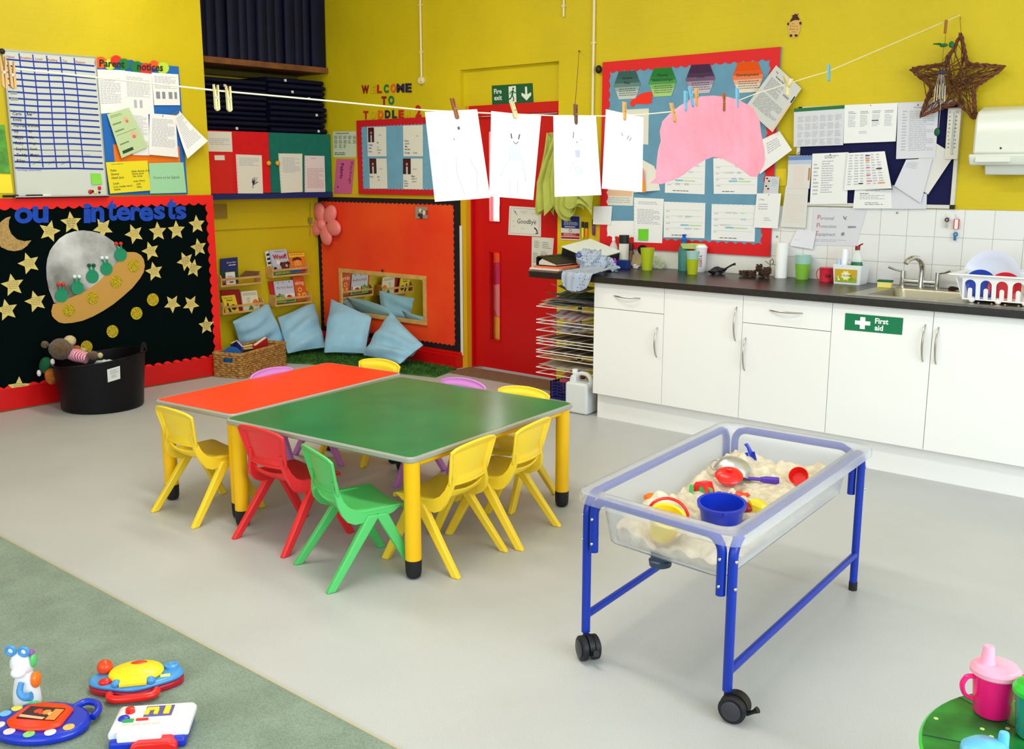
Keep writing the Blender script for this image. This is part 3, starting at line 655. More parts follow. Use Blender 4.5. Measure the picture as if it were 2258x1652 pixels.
stack(4.33, P(592, 250).y, 10, zt0, P(440, 163).z-.01, 'navy mats stacked on the left of the cupboard', 'navy sleep mat in the left stack on the cupboard', {0: .62, 8: .5})
stack(P(592, 250).y+.02, 5.73, 10, zt0, P(600, 168).z, 'navy mats stacked on the right of the cupboard', 'navy sleep mat in the right stack on the cupboard', {9: .3, 7: .4, 6: .7, 3: .8, 0: .82})
for x, y, w_ in ((456, 122+90, 0),): pass
# small wall items in the nook
P = plane('x', AX)
tag(obj('air_vent', MB().bb((AX+.018, P(478, 450).y-.06, P(480, 481).z), (AX+.04, P(494, 450).y, P(480, 450).z)), C((150, 120, 30)), smooth=False), 'small brownish vent cover high at the left of the reading nook', 'vent')
tag(obj('hanging_cable', MB().tube([P(684, y, .025) for y in (445, 460, 475, 494, 510, 521)], .0025, 6).box(P(684, 486, .03), (.02, .035, .05)), C((140, 130, 60)), smooth=False), 'thin cable with an inline switch in the corner beside the pink flower lamp', 'cable')
# book racks
RX = -7.12
def rack(x0, y0, x1, label, w=.40, h=.1):
    p0, p1 = px(x0, y0, RX), px(x1, y0-8, RX); y_, z_ = p0.y, p0.z; w = p1.y-p0.y
    t = thing('book_rack', label, 'book rack', (AX, y_, z_), 0, 'pine book racks in the reading nook')
    for s in (0, 1): obj('end_board', MB().prism([(AX, 0), (RX, 0), (RX, .075), (RX-.02, h), (AX, h)], lambda a, b: V((a, y_+s*(w-.012), z_+b)), lambda a, b: V((a, y_+.012+s*(w-.012), z_+b))), PINE, t, False, world=True)
    obj('bottom_board', MB().bb((AX, y_+.012, z_), (RX-.008, y_+w-.012, z_+.01)), PINE, t, False, world=True)
    obj('front_rail', MB().bb((RX-.008, y_+.012, z_), (RX, y_+w-.012, z_+.016)), PINE, t, False, world=True)
    obj('front_rail', MB().bb((RX-.008, y_+.012, z_+.052), (RX, y_+w-.012, z_+.07)), PINE, t, False, world=True)
    return y_, z_, w
rack(488, 634, 578, 'upper left pine book rack holding a dark blue picture book')
rack(492, 695, 584, 'lower left pine book rack holding the yellow shapes book')
rack(601, 613, 682, 'upper right pine book rack holding the dog book')
rack(608, 677, 688, 'lower right pine book rack holding the pale first book')
def book(label, q, off, cover, marks=(), mats=None, th=.012, name='picture_book'):
    o = paper(name, label, 'book', q, ('x', AX), off, [cover]+(mats or [INK]), marks, 'picture books in the pine racks', th=th)
    return o
YEL = C((232, 206, 40)); ORG = C((232, 120, 34)); REDC = C((196, 30, 30)); WHT = C((232, 230, 224)); BRN = C((100, 40, 24)); GRN = C((50, 140, 60)); DGR = C((24, 70, 50)); NVY = C((30, 44, 110))
book('dark blue and green night picture book on the upper left rack', [(485, 571), (522, 567), (524, 624), (487, 628)], .03, NVY, [('t', 'Brown Bear', .35, .2, .06, 4), ('l', .45, .26, .9, .34, 1, 4), ('p', [(.0, .5), (.35, .45), (.7, .55), (1, .4), (1, 1), (0, 1)], 2), ('p', [(.05, .95), (.35, .5), (.6, .95)], 3)], [INK, DGR, C((220, 90, 70)), WHT])
book('small white book in front of the night book on the upper left rack', [(496, 601), (516, 599), (519, 627), (498, 628)], .06, WHT, [('l', .15, .3, .85, .45, 2, 1), ('p', [(.3, .75), (.8, .75), (.7, .85), (.4, .85)], 1)], [BRN], th=.01)
book('brown patterned book tipped forward over the upper left rack', [(541, 597), (573, 598), (561, 613), (524, 613)], .075, C((120, 86, 50)), [('l', .05, .1, .95, .9, 6, 1)], [C((80, 54, 30))], th=.008)
book('dark red book on the lower left rack', [(486, 640), (526, 638), (533, 686), (489, 690)], .03, C((150, 22, 26)), [('c', .55, .4, .04, 1), ('c', .8, .75, .03, 1)], [C((210, 70, 60))])
book('bright yellow colours and shapes book on the lower left rack', [(487, 653), (516, 650), (526.6, 689), (497, 693)], .06, YEL, [('t', 'colours and', .08, .16, .08, 1, .01), ('t', 'shapes', .25, .3, .1, 1, .02), ('c', .68, .66, .16, 2), ('p', [(.25, .4), (.35, .4), (.36, .6), (.45, .95), (.3, .95), (.2, .6)], 1), ('p', [(.45, .62), (.9, .62), (.68, .85)], 1)], [INK, BRN])
book('cream book with an orange chick on the lower left rack', [(529.6, 643), (564, 640), (572.6, 684), (535.7, 687)], .05, C((226, 220, 190)), [('l', .1, .1, .9, .24, 2, 1), ('l', .3, .34, .5, .6, 3, 1), ('c', .8, .6, .17, 2), ('c', .74, .58, .015, 3), ('c', .86, .58, .015, 3), ('p', [(.3, .95), (.45, .68), (.6, .8), (.6, .95)], 4)], [GREY, ORG, INK, GRN])
book('black and white patterned book behind the dog book', [(583, 555), (594, 552), (603, 604), (592, 606)], .03, WHT, [('r', .1, .1+i*.18, .7, .2+i*.18, 1) for i in range(5)])
wf = [(592, 552), (629, 549), (642, 603), (604, 607)]
book('pale blue dog book with red title on the upper right rack', wf, .05, C((186, 194, 210)), [('l', .3, .06, .85, .12, 1, 2), ('t', 'Woof!', .1, .36, .17, 2, .045), ('c', .36, .5, .09, 4), ('c', .55, .6, .1, 1), ('c', .9, .58, .09, 1), ('c', .72, .7, .2, 3), ('c', .8, .66, .05, 4), ('c', .8, .66, .02, 1), ('c', .12, .74, .07, 1), ('c', .6, .88, .06, 4), ('c', .9, .86, .07, 2)], [C((40, 24, 20)), C((176, 26, 26)), BRN, C((240, 230, 200))])
book('orange book with a smiling boy in a dark hat on the upper right rack', [(633, 557.5), (669, 555), (675, 600), (643, 603)], .045, ORG, [('r', .02, .05, .98, .22, 2), ('l', .1, .1, .9, .18, 1, 4), ('p', [(.15, .42), (.2, .28), (.5, .22), (.72, .28), (.78, .42), (.5, .36)], 1), ('c', .48, .58, .2, 3), ('s', [(.34, .62), (.42, .7), (.54, .7), (.62, .62)], .025, 1), ('c', .38, .52, .02, 1), ('c', .57, .52, .02, 1)], [BRN, YEL, C((246, 160, 70)), REDC])
book('green and blue board book lying along the upper right rack', [(602, 601), (672, 592), (673, 598), (603, 608)], .075, C((40, 130, 70)), [('r', .55, 0, .85, 1, 1), ('r', .85, 0, 1, 1, 2), ('l', .05, .2, .5, .9, 2, 3)], [C((40, 90, 170)), C((170, 40, 60)), YEL], th=.008)
book('plain red book edge at the left of the lower right rack', [(591, 621), (602, 620), (610, 668), (600, 670)], .03, REDC)
book('pale lilac first book on the lower right rack', [(602, 621), (643.5, 617), (651, 664), (609, 669)], .05, C((200, 200, 212)), [('t', 'My First Book', .1, .36, .11, 1, .0), ('c', .2, .08, .025, 2), ('c', .45, .08, .025, 2), ('c', .8, .07, .03, 2), ('c', .2, .62, .06, 5), ('p', [(.1, .95), (.1, .78), (.35, .68), (.48, .78), (.48, .95)], 3), ('p', [(.6, .86), (.75, .76), (.95, .82), (.75, .93)], 4)], [C((120, 80, 80)), NVY, GRN, REDC, C((70, 80, 120))])
book('orange baking book on the lower right rack', [(643.5, 611), (667, 608.4), (677, 660), (653, 663)], .045, C((214, 84, 30)), [('t', 'aking', .1, .33, .15, 1, .02), ('c', .45, .55, .1, 2), ('c', .45, .55, .04, 3), ('c', .3, .75, .07, 2), ('c', .75, .8, .12, 2), ('c', .75, .8, .03, 3)], [C((250, 200, 150)), C((240, 170, 60)), BRN])
book('small green dinosaur book in front on the lower right rack', [(607, 652), (625, 649), (627, 666), (609, 669)], .065, C((130, 170, 60)), [('c', .5, .5, .2, 1), ('r', .1, .1, .6, .2, 2)], [C((200, 200, 90)), BRN], th=.006)
book('small book with red fish in front on the lower right rack', [(628, 649), (648, 646), (650, 663), (630, 666)], .065, WHT, [('p', [(.1, .3), (.4, .1), (.8, .35), (.4, .5)], 1), ('r', 0, .7, 1, 1, 2)], [REDC, GRN], th=.006)
# cushions
def pillow(mb, c, t, n=22, wr=0, seed=0):
    c = [V(p) for p in c]; nn = (c[1]-c[0]).cross(c[3]-c[0]).normalized(); R_ = random.Random(seed); ph = [R_.uniform(0, 6) for _ in range(8)]
    ctr = sum(c, V((0, 0, 0)))/4
    def S(u, v, s):
        e = 4*u*(1-u); g = 4*v*(1-v); b = (max(0, e)*max(0, g))**.42
        p = bil(c, u, v)
        pin = .035*((1-e)*g + (1-g)*e)    # edges pull in between corners
        p = p+(ctr-p)*pin
        w_ = .012*math.sin(u*7+ph[0]+v*3)*b+.008*math.sin(v*17+u*6+ph[1])*b+wr*math.sin((v*5+u*1.5)*PI+ph[2])*b*.02*(v)
        return p+nn*(s*t*b+w_)
    vs = []; fs = []; W = n+1
    for s in (.5, -.5):
        for j in range(W):
            for i in range(W): vs.append(S(i/n, j/n, s))
    K = W*W
    for j in range(n):
        for i in range(n):
            a = j*W+i; fs.append((a, a+1, a+1+W, a+W)); fs.append((K+a, K+a+W, K+a+1+W, K+a+1))
    for i in range(n):
        fs.append((i, K+i, K+i+1, i+1)); b = n*W+i; fs.append((b, b+1, K+b+1, K+b)); a = i*W; fs.append((a, a+W, K+a+W, K+a)); b = i*W+n; fs.append((b, K+b, K+b+W, b+W))
    mb.add(vs, fs); return mb
CUSH = mat('light_blue_cotton', (150, 196, 220), .9, var=.04, vscale=12, bump=.15, bscale=30)
def cush(c, label, seed, t=.19):
    tag(obj('cushion', pillow(MB(), c, t, wr=1, seed=seed), CUSH, ang=80), label, 'cushion', 'light blue cushions in the reading nook')
cush([px(513, 709, -7.06), px(592, 668, -7.12), pz(631, 757, .10), pz(530, 768, .10)], 'light blue cushion at the far left, behind the wicker basket', 1, .15)
cush([px(612, 700, -7.08), px(693, 667, -7.12), pz(719, 766, .07), pz(634, 780, .05)], 'light blue cushion leaning under the lower right book rack', 2)
cush([py(730, 659, 5.64), py(820, 698, 5.62), pz(806, 780, .05), pz(714, 778, .05)], 'light blue cushion left of the mirror, its corner pointing up', 3)
cush([py(861, 688, 5.66), py(934, 761, 5.50), pz(882, 803, .045), pz(800, 783, .06)], 'light blue cushion set as a diamond under the mirror', 4, .15)
# wicker basket
WK = mat('woven_seagrass', (196, 150, 76), .75, c2=(150, 100, 44), vscale=34, bump=1, bscale=55)
bk = thing('wicker_basket', 'rectangular woven seagrass basket full of books in front of the cushions', 'basket', (-6.403, 4.315, 0), math.atan2(.935, -.354))
L_, W_, H_ = .6, .25, .185
def wall_wk(mb, a, b, th, holes=None):
    a, b = V(a), V(b); d = b-a; n = int(d.length/.022); rows = 10
    nn = V((d.y, -d.x, 0)).normalized()
    return mb
mb = MB()
rows = 11
for j in range(rows):
    z = .008+j*(H_-.016)/(rows-1); ringp = []
    N = 56
    per = [(0, 0), (L_, 0), (L_, W_), (0, W_)]
    tot = 2*(L_+W_); 
    for i in range(N*2):
        s = i/(N*2)*tot; x = 0
        if s < L_: p = (s, 0)
        elif s < L_+W_: p = (L_, s-L_)
        elif s < 2*L_+W_: p = (L_-(s-L_-W_), W_)
        else: p = (0, W_-(s-2*L_-W_))
        o_ = .003*(1 if (i//2+j) % 2 else -1)
        cx, cy = L_/2, W_/2; dx, dy = p[0]-cx, p[1]-cy
        q = (cx+dx*(1+o_/abs(cx)), cy+dy*(1+o_/abs(cy)), z)
        ringp.append(q)
    hole = j in (7, 8)
    if not hole: mb.tube(ringp, .0088, 6, closed=True)
    else:
        k0 = next(i for i, q in enumerate(ringp) if q[0] < .01 and W_*.68 > q[1] > .0 and i > N); k1 = len(ringp)-1
        while ringp[k1][1] < W_*.32: k1 -= 1
        mb.tube(ringp[:k0+1], .0088, 6); mb.tube(ringp[k1+1:]+ringp[:1], .0088, 6)
obj('woven_side', mb, WK, bk, ang=60)
obj('bottom', MB().bb((.005, .005, 0), (L_-.005, W_-.005, .01)), WK, bk, False)
obj('rim', MB().tube([(0, 0, H_), (L_, 0, H_), (L_, W_, H_), (0, W_, H_)], .011, 8, closed=True), WK, bk)
def inb(x, y, z): return M.Translation(V((-6.403, 4.315, 0))) @ M.Rotation(math.atan2(.935, -.354), 4, 'Z') @ M.Translation(V((x, y, z)))
def bbook(label, x, y, z, s, cov, rx, ry, rz, pages=True):
    T = inb(x, y, z) @ Euler((rx, ry, rz)).to_matrix().to_4x4()
    mb = MB(); mb.box((0, 0, 0), (s[0], s[1], s[2]), 0, T); 
    if pages: mb.box((s[0]*.0, 0, s[2]*.02), (s[0]*.96, s[1]*.7, s[2]*1.01), 1, T)
    tag(obj('board_book', mb, [cov, C((230, 220, 200))], smooth=False), label, 'book', 'books in the wicker basket')
bbook('dark red board book sticking up at the right end of the basket', .43, .12, .155, (.17, .03, .13), REDC, .15, -.25, 0)
bbook('yellow book in the middle of the wicker basket', .27, .15, .14, (.15, .02, .13), YEL, .25, .05, .05)
bbook('dark brown book before the yellow one in the wicker basket', .2, .09, .135, (.14, .02, .12), C((70, 50, 30)), .2, .1, .1)
bbook('navy blue picture book beside the round blue book in the basket', .12, .13, .17, (.15, .016, .16), C((36, 44, 140)), .3, -.2, .9)
bbook('black and white book at the back left of the basket', .125, .165, .18, (.13, .014, .15), INK, .2, 0, .3)
tag(obj('board_book', MB().prism(ell(0, 0, .10, .10, 26), lambda x, y: inb(.035, .11, .135) @ rots(0, .18, -.1).to_4x4() @ V((-.006, x, y)), lambda x, y: inb(.035, .11, .135) @ rots(0, .18, -.1).to_4x4() @ V((.006, x, y))), C((30, 96, 168)), smooth=False), 'round blue board book at the left end of the basket', 'book', 'books in the wicker basket')
tag(obj('board_book', MB().box((0, 0, 0), (.012, .2, .14), T=T4((-7.0, 4.48, .30), 0, .25, 0)), C((200, 196, 130)), smooth=False), 'pale cream book standing against the nook wall behind the basket', 'book') if False else None
# grass mat
gm = thing('grass_mat', 'piece of green artificial grass under the blue cushions', 'mat', (-6.3, 5.2, 0))
gp = [(-5.33, 5.30), (-5.42, 5.63), (-7.2, 5.63), (-7.2, 4.62), (-6.98, 4.62), (-6.92, 4.86), (-6.62, 4.95), (-6.5, 5.02)]
GRS = mat('artificial_grass', (52, 100, 30), .9, var=.4, vscale=14)
obj('backing', MB().prism(gp, lambda x, y: V((x, y, .001)), lambda x, y: V((x, y, .012))), GRS, gm, False, world=True)
def inpoly(x, y, p):
    c = False
    for i in range(len(p)):
        x1, y1 = p[i]; x2, y2 = p[i-1]
        if (y1 > y) != (y2 > y) and x < (x2-x1)*(y-y1)/(y2-y1)+x1: c = not c
    return c
mb = MB(); k = 0
while k < 9000:
    x, y = random.uniform(-7.2, -5.33), random.uniform(4.55, 5.63)
    if not inpoly(x, y, gp): continue
    k += 1; a_ = random.uniform(0, 2*PI); dx, dy = math.cos(a_)*.004, math.sin(a_)*.004; t_ = (random.uniform(-.014, .014), random.uniform(-.014, .014))
    mb.add([(x-dx, y-dy, .011), (x+dx, y+dy, .011), (x+t_[0], y+t_[1], .011+random.uniform(.015, .026))], [(0, 1, 2)])
b_ = obj('grass_pile', mb, GRS, gm, False, world=True); b_['kind'] = 'stuff'
# ================================================================ back wall, left part
P = plane('y', BY)
ORF = mat('orange_felt', (244, 80, 16), .95, vscale=1.3, c2=(232, 50, 12))
oz1 = P(1000, 432, .03).z+.0; ox1 = P(1016, 600, .03).x; oz1 = 1.325
ob = thing('display_board', 'orange felt display board with black scalloped border beside the door', 'display board', (-6.3, BY, .126))
obj('backing', MB().bb((AX, BY-.026, .127), (ox1, BY, oz1)), ORF, ob, False, world=True)
mb = MB(); ixl = P(706, 520, .03).x; ixr = P(1003, 600, .03).x; izt = P(860, 446, .03).z; izb = P(1003, 765, .03).z
scallop(mb, (AX, ox1, .127, oz1), (ixl, ixr, izb, izt), lambda x, z, h: (x, BY-h, z), .05, .012, .026, .030)
obj('scalloped_border', mb, C((14, 12, 16), .9), ob, False, world=True)
OF = .027
pm = thing('pink_flower_lamp', 'pink moulded flower shaped wall lamp at the corner of the orange board', 'lamp', P(712, 495, OF))
PNK = mat('pink_plastic', (240, 130, 124), .35)
cc = P(712, 495, OF+.035)
for (x, y) in ((704.5, 466), (730, 470), (739, 503), (720, 522), (696, 503)):
    q = P(x, y, OF+.035); d_ = q-cc; an = math.atan2(d_.z, d_.x)
    obj('petal', MB().ball(cc+d_*.9, (.092, .036, .072), 18, R=rots(0, -an, 0)), PNK, pm, world=True)
obj('flower_centre', MB().ball(cc+V((0, -.01, 0)), (.052, .04, .052), 16), PNK, pm, world=True)
mr = thing('mirror', 'low horizontal wall mirror in a pine frame on the orange board', 'mirror', P(845, 700, OF))
mq = [P(747, 592, OF+.012), P(939, 609, OF+.012), P(940, 718, OF+.012)]
mx0, mx1, mz0, mz1 = mq[0].x, mq[1].x, mq[2].z, mq[1].z
fw = .035; y0_, y1_ = BY-OF-.018, BY-OF
obj('mirror_glass', MB().bb((mx0+fw-.004, y1_-.010, mz0+fw-.004), (mx1-fw+.004, y1_-.002, mz1-fw+.004)), mat('mirror_glass', (225, 230, 222), .01, 1), mr, False, world=True)
fr = MB().bb((mx0, y0_, mz1-fw), (mx1, y1_, mz1)).bb((mx0, y0_, mz0), (mx1, y1_, mz0+fw)).bb((mx0, y0_, mz0+fw), (mx0+fw, y1_, mz1-fw)).bb((mx1-fw, y0_, mz0+fw), (mx1, y1_, mz1-fw))
obj('frame', fr, PINE, mr, False, world=True, bevel=.003)
obj('hanging_hook', MB().ball(P(843, 597, OF+.02), (.01, .008, .012), 8), BLACKP, mr, world=True)
ph = [C((150, 140, 120)), INK, C((220, 210, 190)), C((180, 40, 40))]
paper('photograph', 'small square photograph at the upper right of the orange board', 'photograph', [(916, 456), (943, 456), (943, 482), (916, 482)], BK, .031, ph, [('c', .4, .3, .16, 2), ('c', .7, .5, .2, 2), ('c', .3, .7, .15, 1), ('p', [(.4, .6), (.6, .55), (.6, 1), (.35, 1)], 1), ('c', .55, .4, .08, 1), ('r', .85, .3, 1, .7, 3)])
tag(obj('loose_border_strip', MB().bb((P(1013.5, 500, .032).x, BY-.034, P(1018, 783, .03).z), (P(1019, 500, .032).x, BY-.031, P(1015, 498, .03).z)), C((226, 220, 214)), smooth=False), 'white strip hanging loose at the right edge of the orange board', 'strip')
# WELCOME TO TODDLER 2
DR, GRc, ORc, NV, RD, GH = C((140, 16, 24)), C((26, 116, 70)), C((226, 100, 30)), C((36, 30, 66)), C((196, 26, 26)), C((214, 178, 16))
for ch, bx, m_, lb in (('W', (797, 188, 813.5, 207), DR, 'dark red letter W at the start of the top row'), ('E', (818, 187, 828, 206), GH, 'faded yellow letter E after the W'), ('L', (831, 187, 842, 205.5), RD, 'red letter L in the top row'),
    ('C', (846, 186, 857, 205), GRc, 'green letter C in the top row'), ('O', (860.7, 184.5, 873.4, 204.5), ORc, 'orange letter O in the top row'), ('M', (874.5, 184.5, 891.5, 204), NV, 'dark purple letter M in the top row'), ('E', (893.5, 183.6, 907.4, 204), NV, 'dark letter E ending the top row'),
    ('T', (841.3, 212.5, 852, 231), DR, 'dark red letter T in the middle row'), ('O', (856, 211, 869, 231), GRc, 'green letter O in the middle row'),
    ('T', (801, 244.5, 812, 263), RD, 'red letter T at the start of the bottom row'), ('O', (817, 243.5, 829, 262), GH, 'faded yellow letter O in the bottom row'), ('D', (833, 243.5, 845.6, 262), ORc, 'orange letter D in the bottom row'), ('D', (848.5, 243, 860.7, 261), NV, 'dark letter D in the bottom row'),
    ('L', (864.3, 242.6, 875.2, 261), C((20, 60, 50)), 'dark green letter L in the bottom row'), ('E', (878.5, 242.6, 890.3, 261), RD, 'red letter E in the bottom row'), ('R', (895, 241.7, 907, 259), GH, 'faded yellow letter R in the bottom row'), ('2', (916, 231.7, 928.8, 259), RD, 'tall red figure 2 ending the bottom row')):
    letter(ch, bx, BK, .0005, .004, m_, lb, 'letters of the welcome words on the yellow wall', bold=.055)
# staff board
sb = thing('notice_board', 'red-bordered pale blue board of staff cards under the welcome letters', 'notice board', P(870, 430, 0))
sx0, sz1, sx1, sz0 = P(786.5, 300, .02).x, P(786, 266, .02).z, P(996, 300, .02).x, P(790, 428, .02).z
SBL = mat('pale_blue_felt', (110, 164, 190), .95, var=.06, vscale=9)
obj('backing', MB().bb((sx0, BY-.016, sz0), (sx1, BY, sz1)), SBL, sb, False, world=True)
mb = MB(); scallop(mb, (sx0, sx1, sz0, sz1), (P(797, 340, .02).x, sx1-.04, P(800, 418, .02).z, P(797, 278, .02).z), lambda x, z, h: (x, BY-h, z), .04, .009, .016, .019)
obj('scalloped_border', mb, mat('dark_red_card', (200, 18, 30), .6), sb, False, world=True)
DKR = C((70, 10, 16)); SKIN = C((190, 150, 130))
def port(u0, v0, u1, v1, bld=1):
    w_ = u1-u0; h = v1-v0
    return [('r', u0, v0, u1, v1, 2), ('p', [(u0+w_*.25, v1), (u0+w_*.3, v0+h*.5), (u0+w_*.5, v0+h*.42), (u0+w_*.72, v0+h*.5), (u0+w_*.8, v1)], 1), ('p', [(u0+w_*.42, v1), (u0+w_*.4, v0+h*.52), (u0+w_*.6, v0+h*.52), (u0+w_*.6, v1)], 4), ('c', (u0+u1)/2, v0+h*.36, h*.09, 3)]
for i, (q, por, words, lb) in enumerate((
    ([(810, 280), (851.6, 279.4), (852.5, 345), (811, 345)], port(.04, .02, .36, .52), [('t', 'Katie', .6, .3, .05, 6), ('t', 'Teddy', .05, .64, .06, 5, .02), ('t', 'Isaac', .06, .74, .06, 5, .02), ('t', 'Emily', .05, .86, .06, 1), ('t', 'Eva', .5, .56, .055, 1, .01), ('t', 'Ivy', .52, .72, .05, 1), ('t', 'Leonard', .5, .8, .05, 1), ('t', 'Amy', .54, .9, .05, 7, .02)], 'upper left'),
    ([(888.8, 277), (932.4, 275.8), (932.8, 344.8), (889.8, 344.8)], [], [('t', 'Lara', .66, .36, .05, 6), ('t', 'Grace', .06, .52, .06, 1, .01), ('t', 'Jacob', .1, .61, .06, 1, .01), ('t', 'Mia', .1, .71, .06, 1, .01), ('t', 'Harriet', .08, .8, .06, 1, .015), ('t', 'George', .06, .91, .06, 5, .015), ('t', 'Casey', .5, .91, .06, 1)], 'upper right, without a portrait'),
    ([(813.5, 349.7), (852.5, 349.7), (854.7, 416), (815.7, 416)], port(.02, .0, .42, .5), [('t', 'Becci', .6, .36, .05, 6), ('t', 'Bella', .04, .63, .06, 1), ('t', 'Ben', .45, .63, .06, 1), ('t', 'Joe', .48, .73, .05, 1)], 'lower left'),
    ([(888.8, 349.7), (932, 349.7), (932.4, 417.8), (889.2, 416.9)], port(.0, .0, .4, .51), [('t', 'Sammy', .5, .36, .05, 6), ('t', 'Maya', .44, .6, .055, 1, .01), ('t', 'Ruby, A', .44, .68, .055, 1), ('t', 'Jackson', .46, .77, .05, 1), ('t', 'Riley', .05, .76, .06, 1), ('t', 'Sophie', .05, .84, .055, 1), ('t', 'Annie', .05, .92, .055, 1, .01)], 'lower right'))):
    paper('name_card', 'white name card on the staff board, %s' % lb, 'card', q, BK, .0175+.002, [PAPW, INK, DKR, SKIN, C((210, 206, 200)), BLUEINK, GREY, REDINK], por+words, 'name cards on the staff board')
paper('handwritten_notice', 'pale handwritten notice left of the staff board', 'notice', [(733.6, 289.8), (785.4, 289.4), (786.3, 346.6), (735.4, 346.6)], BK, .001, [C((206, 216, 186)), INK], [('t', 'Learning opportunities!', .14, .1, .06, 1, .01, .15)]+[('l', .06+.2*(i % 5), .18+.17*(i//5), .2+.2*(i % 5), .32+.17*(i//5), 3, 1) for i in range(13)]+[('l', .06, .82, .55, .95, 2, 1)])
paper('pink_poster', 'pink sheet with sideways handwriting under the handwritten notice', 'poster', [(742, 350.6), (782, 351.5), (775.4, 428), (736.3, 427)], BK, .001, [C((206, 92, 140)), C((90, 20, 60))], [('t', 'Fabric', .28, .12, .13, 1, .03, 0, -PI/2), ('t', 'Playdough', .8, .08, .11, 1, .0, 0, -PI/2), ('c', .2, .8, .03, 1)])
# fire exit sign
FG = C((8, 86, 52), .4); SW = C((222, 236, 218), .4)
RP = ('y', 5.80)
paper('fire_exit_sign', 'green and white Fire exit sign with running figure and arrow above the red door', 'sign', [(1085, 189), (1174.4, 183.3), (1176.6, 227.3), (1086, 231.5)], RP, .001, [FG, SW],
    [('t', 'Fire', .055, .43, .25, 1, .02), ('t', 'exit', .055, .76, .25, 1, .02), ('p', [(.42, .1), (.6, .08), (.6, .92), (.42, .92)], 1),
     ('c', .535, .22, .06, 0, .0006), ('s', [(.525, .3), (.5, .55)], .13, 0), ('s', [(.52, .34), (.46, .4), (.44, .5)], .05, 0), ('s', [(.53, .34), (.575, .45), (.6, .42)], .05, 0), ('s', [(.5, .55), (.54, .7), (.52, .93)], .07, 0), ('s', [(.5, .55), (.46, .72), (.39, .76)], .07, 0),
     ('p', [(.82, .16), (.87, .16), (.87, .55), (.96, .45), (.96, .6), (.845, .86), (.73, .6), (.73, .45), (.82, .55)], 1)], th=.003)
DP = ('y', 5.82)
paper('goodbye_sign', 'framed Goodbye sign on the red fire door', 'sign', [(1124, 454.4), (1193.9, 458.6), (1193, 521.8), (1121.4, 517.6)], DP, .001, [C((222, 220, 208), .4), INK, GREY, C((190, 188, 176))],
    [('r', .05, .06, .95, .07, 2), ('r', .05, .93, .95, .94, 2), ('r', .05, .06, .058, .94, 2), ('r', .942, .06, .95, .94, 2), ('t', 'Goodbye', .26, .58, .165, 1, .0, .2), ('c', .2, .2, .04, 2), ('s', [(.14, .12), (.2, .2), (.26, .3)], .03, 2),
     ('s', [(.8, .7), (.88, .78), (.9, .88)], .05, 1), ('s', [(.84, .9), (.92, .9)], .03, 1), ('l', .35, .14, .6, .2, 1, 3), ('l', .4, .2, .55, .26, 1, 3), ('l', .72, .2, .9, .26, 1, 3), ('l', .12, .5, .2, .56, 1, 3), ('l', .12, .68, .24, .74, 1, 3), ('l', .4, .74, .52, .8, 1, 3), ('l', .75, .42, .92, .48, 1, 3)], th=.004)
paper('schedule_sheet', 'torn-edged printed sheet on the fire door beside the worktop end', 'notice', [(1173, 522), (1221.7, 525.4), (1216, 612), (1171.6, 605)], DP, .001, [C((214, 212, 198)), INK, GREY], [('l', .12, .1, .4, .3, 5, 2), ('l', .5, .12, .9, .3, 4, 2), ('l', .45, .36, .75, .5, 4, 2), ('l', .08, .42, .3, .7, 6, 2), ('t', 'Sch', .42, .5, .06, 1), ('l', .1, .76, .35, .9, 4, 2)], curl=lambda u, v: .006*u*v)
# hanging tabards
LIME = mat('lime_green_fabric', (176, 182, 80), .9, var=.1, vscale=10)
hk = P(1262, 300, .03)
hkt = thing('coat_hook', 'wooden hook rail holding lime green aprons right of the fire door', 'hook rail', hk)
obj('rail', MB().bb((hk.x-.22, BY-.014, hk.z-.03), (hk.x+.18, BY, hk.z+.03)), PINE, hkt, False, world=True)
for i in range(5):
    x = hk.x-.18+i*.08; obj('hook', MB().tube([(x, BY-.014, hk.z), (x, BY-.05, hk.z-.01), (x, BY-.065, hk.z+.015)], .005, 8), CHROME, hkt, world=True)
zbot = P(1262, 470, .05).z
for i, (dx, w_, L_, w0) in enumerate(((-.19, .085, 1.0, 0), (-.1, .13, .96, 1), (-.02, .15, 1.05, 2), (.07, .15, 1.0, 3), (.15, .12, .9, 4))):
    ln = (hk.z-zbot)*L_; ph_ = i*1.3
    def f(u, v):
        s = .25+.75*min(1, v*1.6); a_ = (u-.5)
        x = hk.x+dx+a_*w_*2*s*1.1+.012*math.sin(v*5+ph_)
        y = BY-.05-.022*i-.022*math.sin(u*4.5*PI+ph_)*min(1, v*2+.2)-.02*v
        z = hk.z+.02-ln*v*(1+.09*math.sin(u*3*PI+ph_))+.015*abs(a_)
        return V((x, y, z))
    tag(obj('apron', MB().sheetfn(f, 22, 16, .003), LIME, ang=70), 'lime green apron on the hook rail, %s' % ['leftmost and narrow, overlapping the red door', 'second from the left', 'the middle one of five', 'second from the right', 'rightmost and shortest'][i], 'apron', 'lime green aprons on the hook rail')
paper('safety_notice', 'small blue and red safety notice under the lime green aprons', 'notice', [(1238.4, 474), (1279.4, 476.7), (1279.4, 530.4), (1237, 528.7)], BK, .001, [C((214, 212, 200), .4), C((20, 36, 110), .4), C((170, 20, 24), .4), C((200, 205, 220))],
    [('r', .02, .02, .98, .52, 1), ('r', .22, .18, .52, .22, 3), ('l', .15, .26, .9, .42, 3, 3), ('r', .2, .44, .75, .48, 3), ('c', .5, .61, .065, 2), ('c', .5, .61, .045, 0, .0005), ('s', [(.42, .57), (.57, .66)], .02, 2), ('r', .02, .71, .98, .84, 2), ('l', .15, .73, .8, .83, 3, 3), ('r', .02, .87, .98, .95, 2)], th=.003)
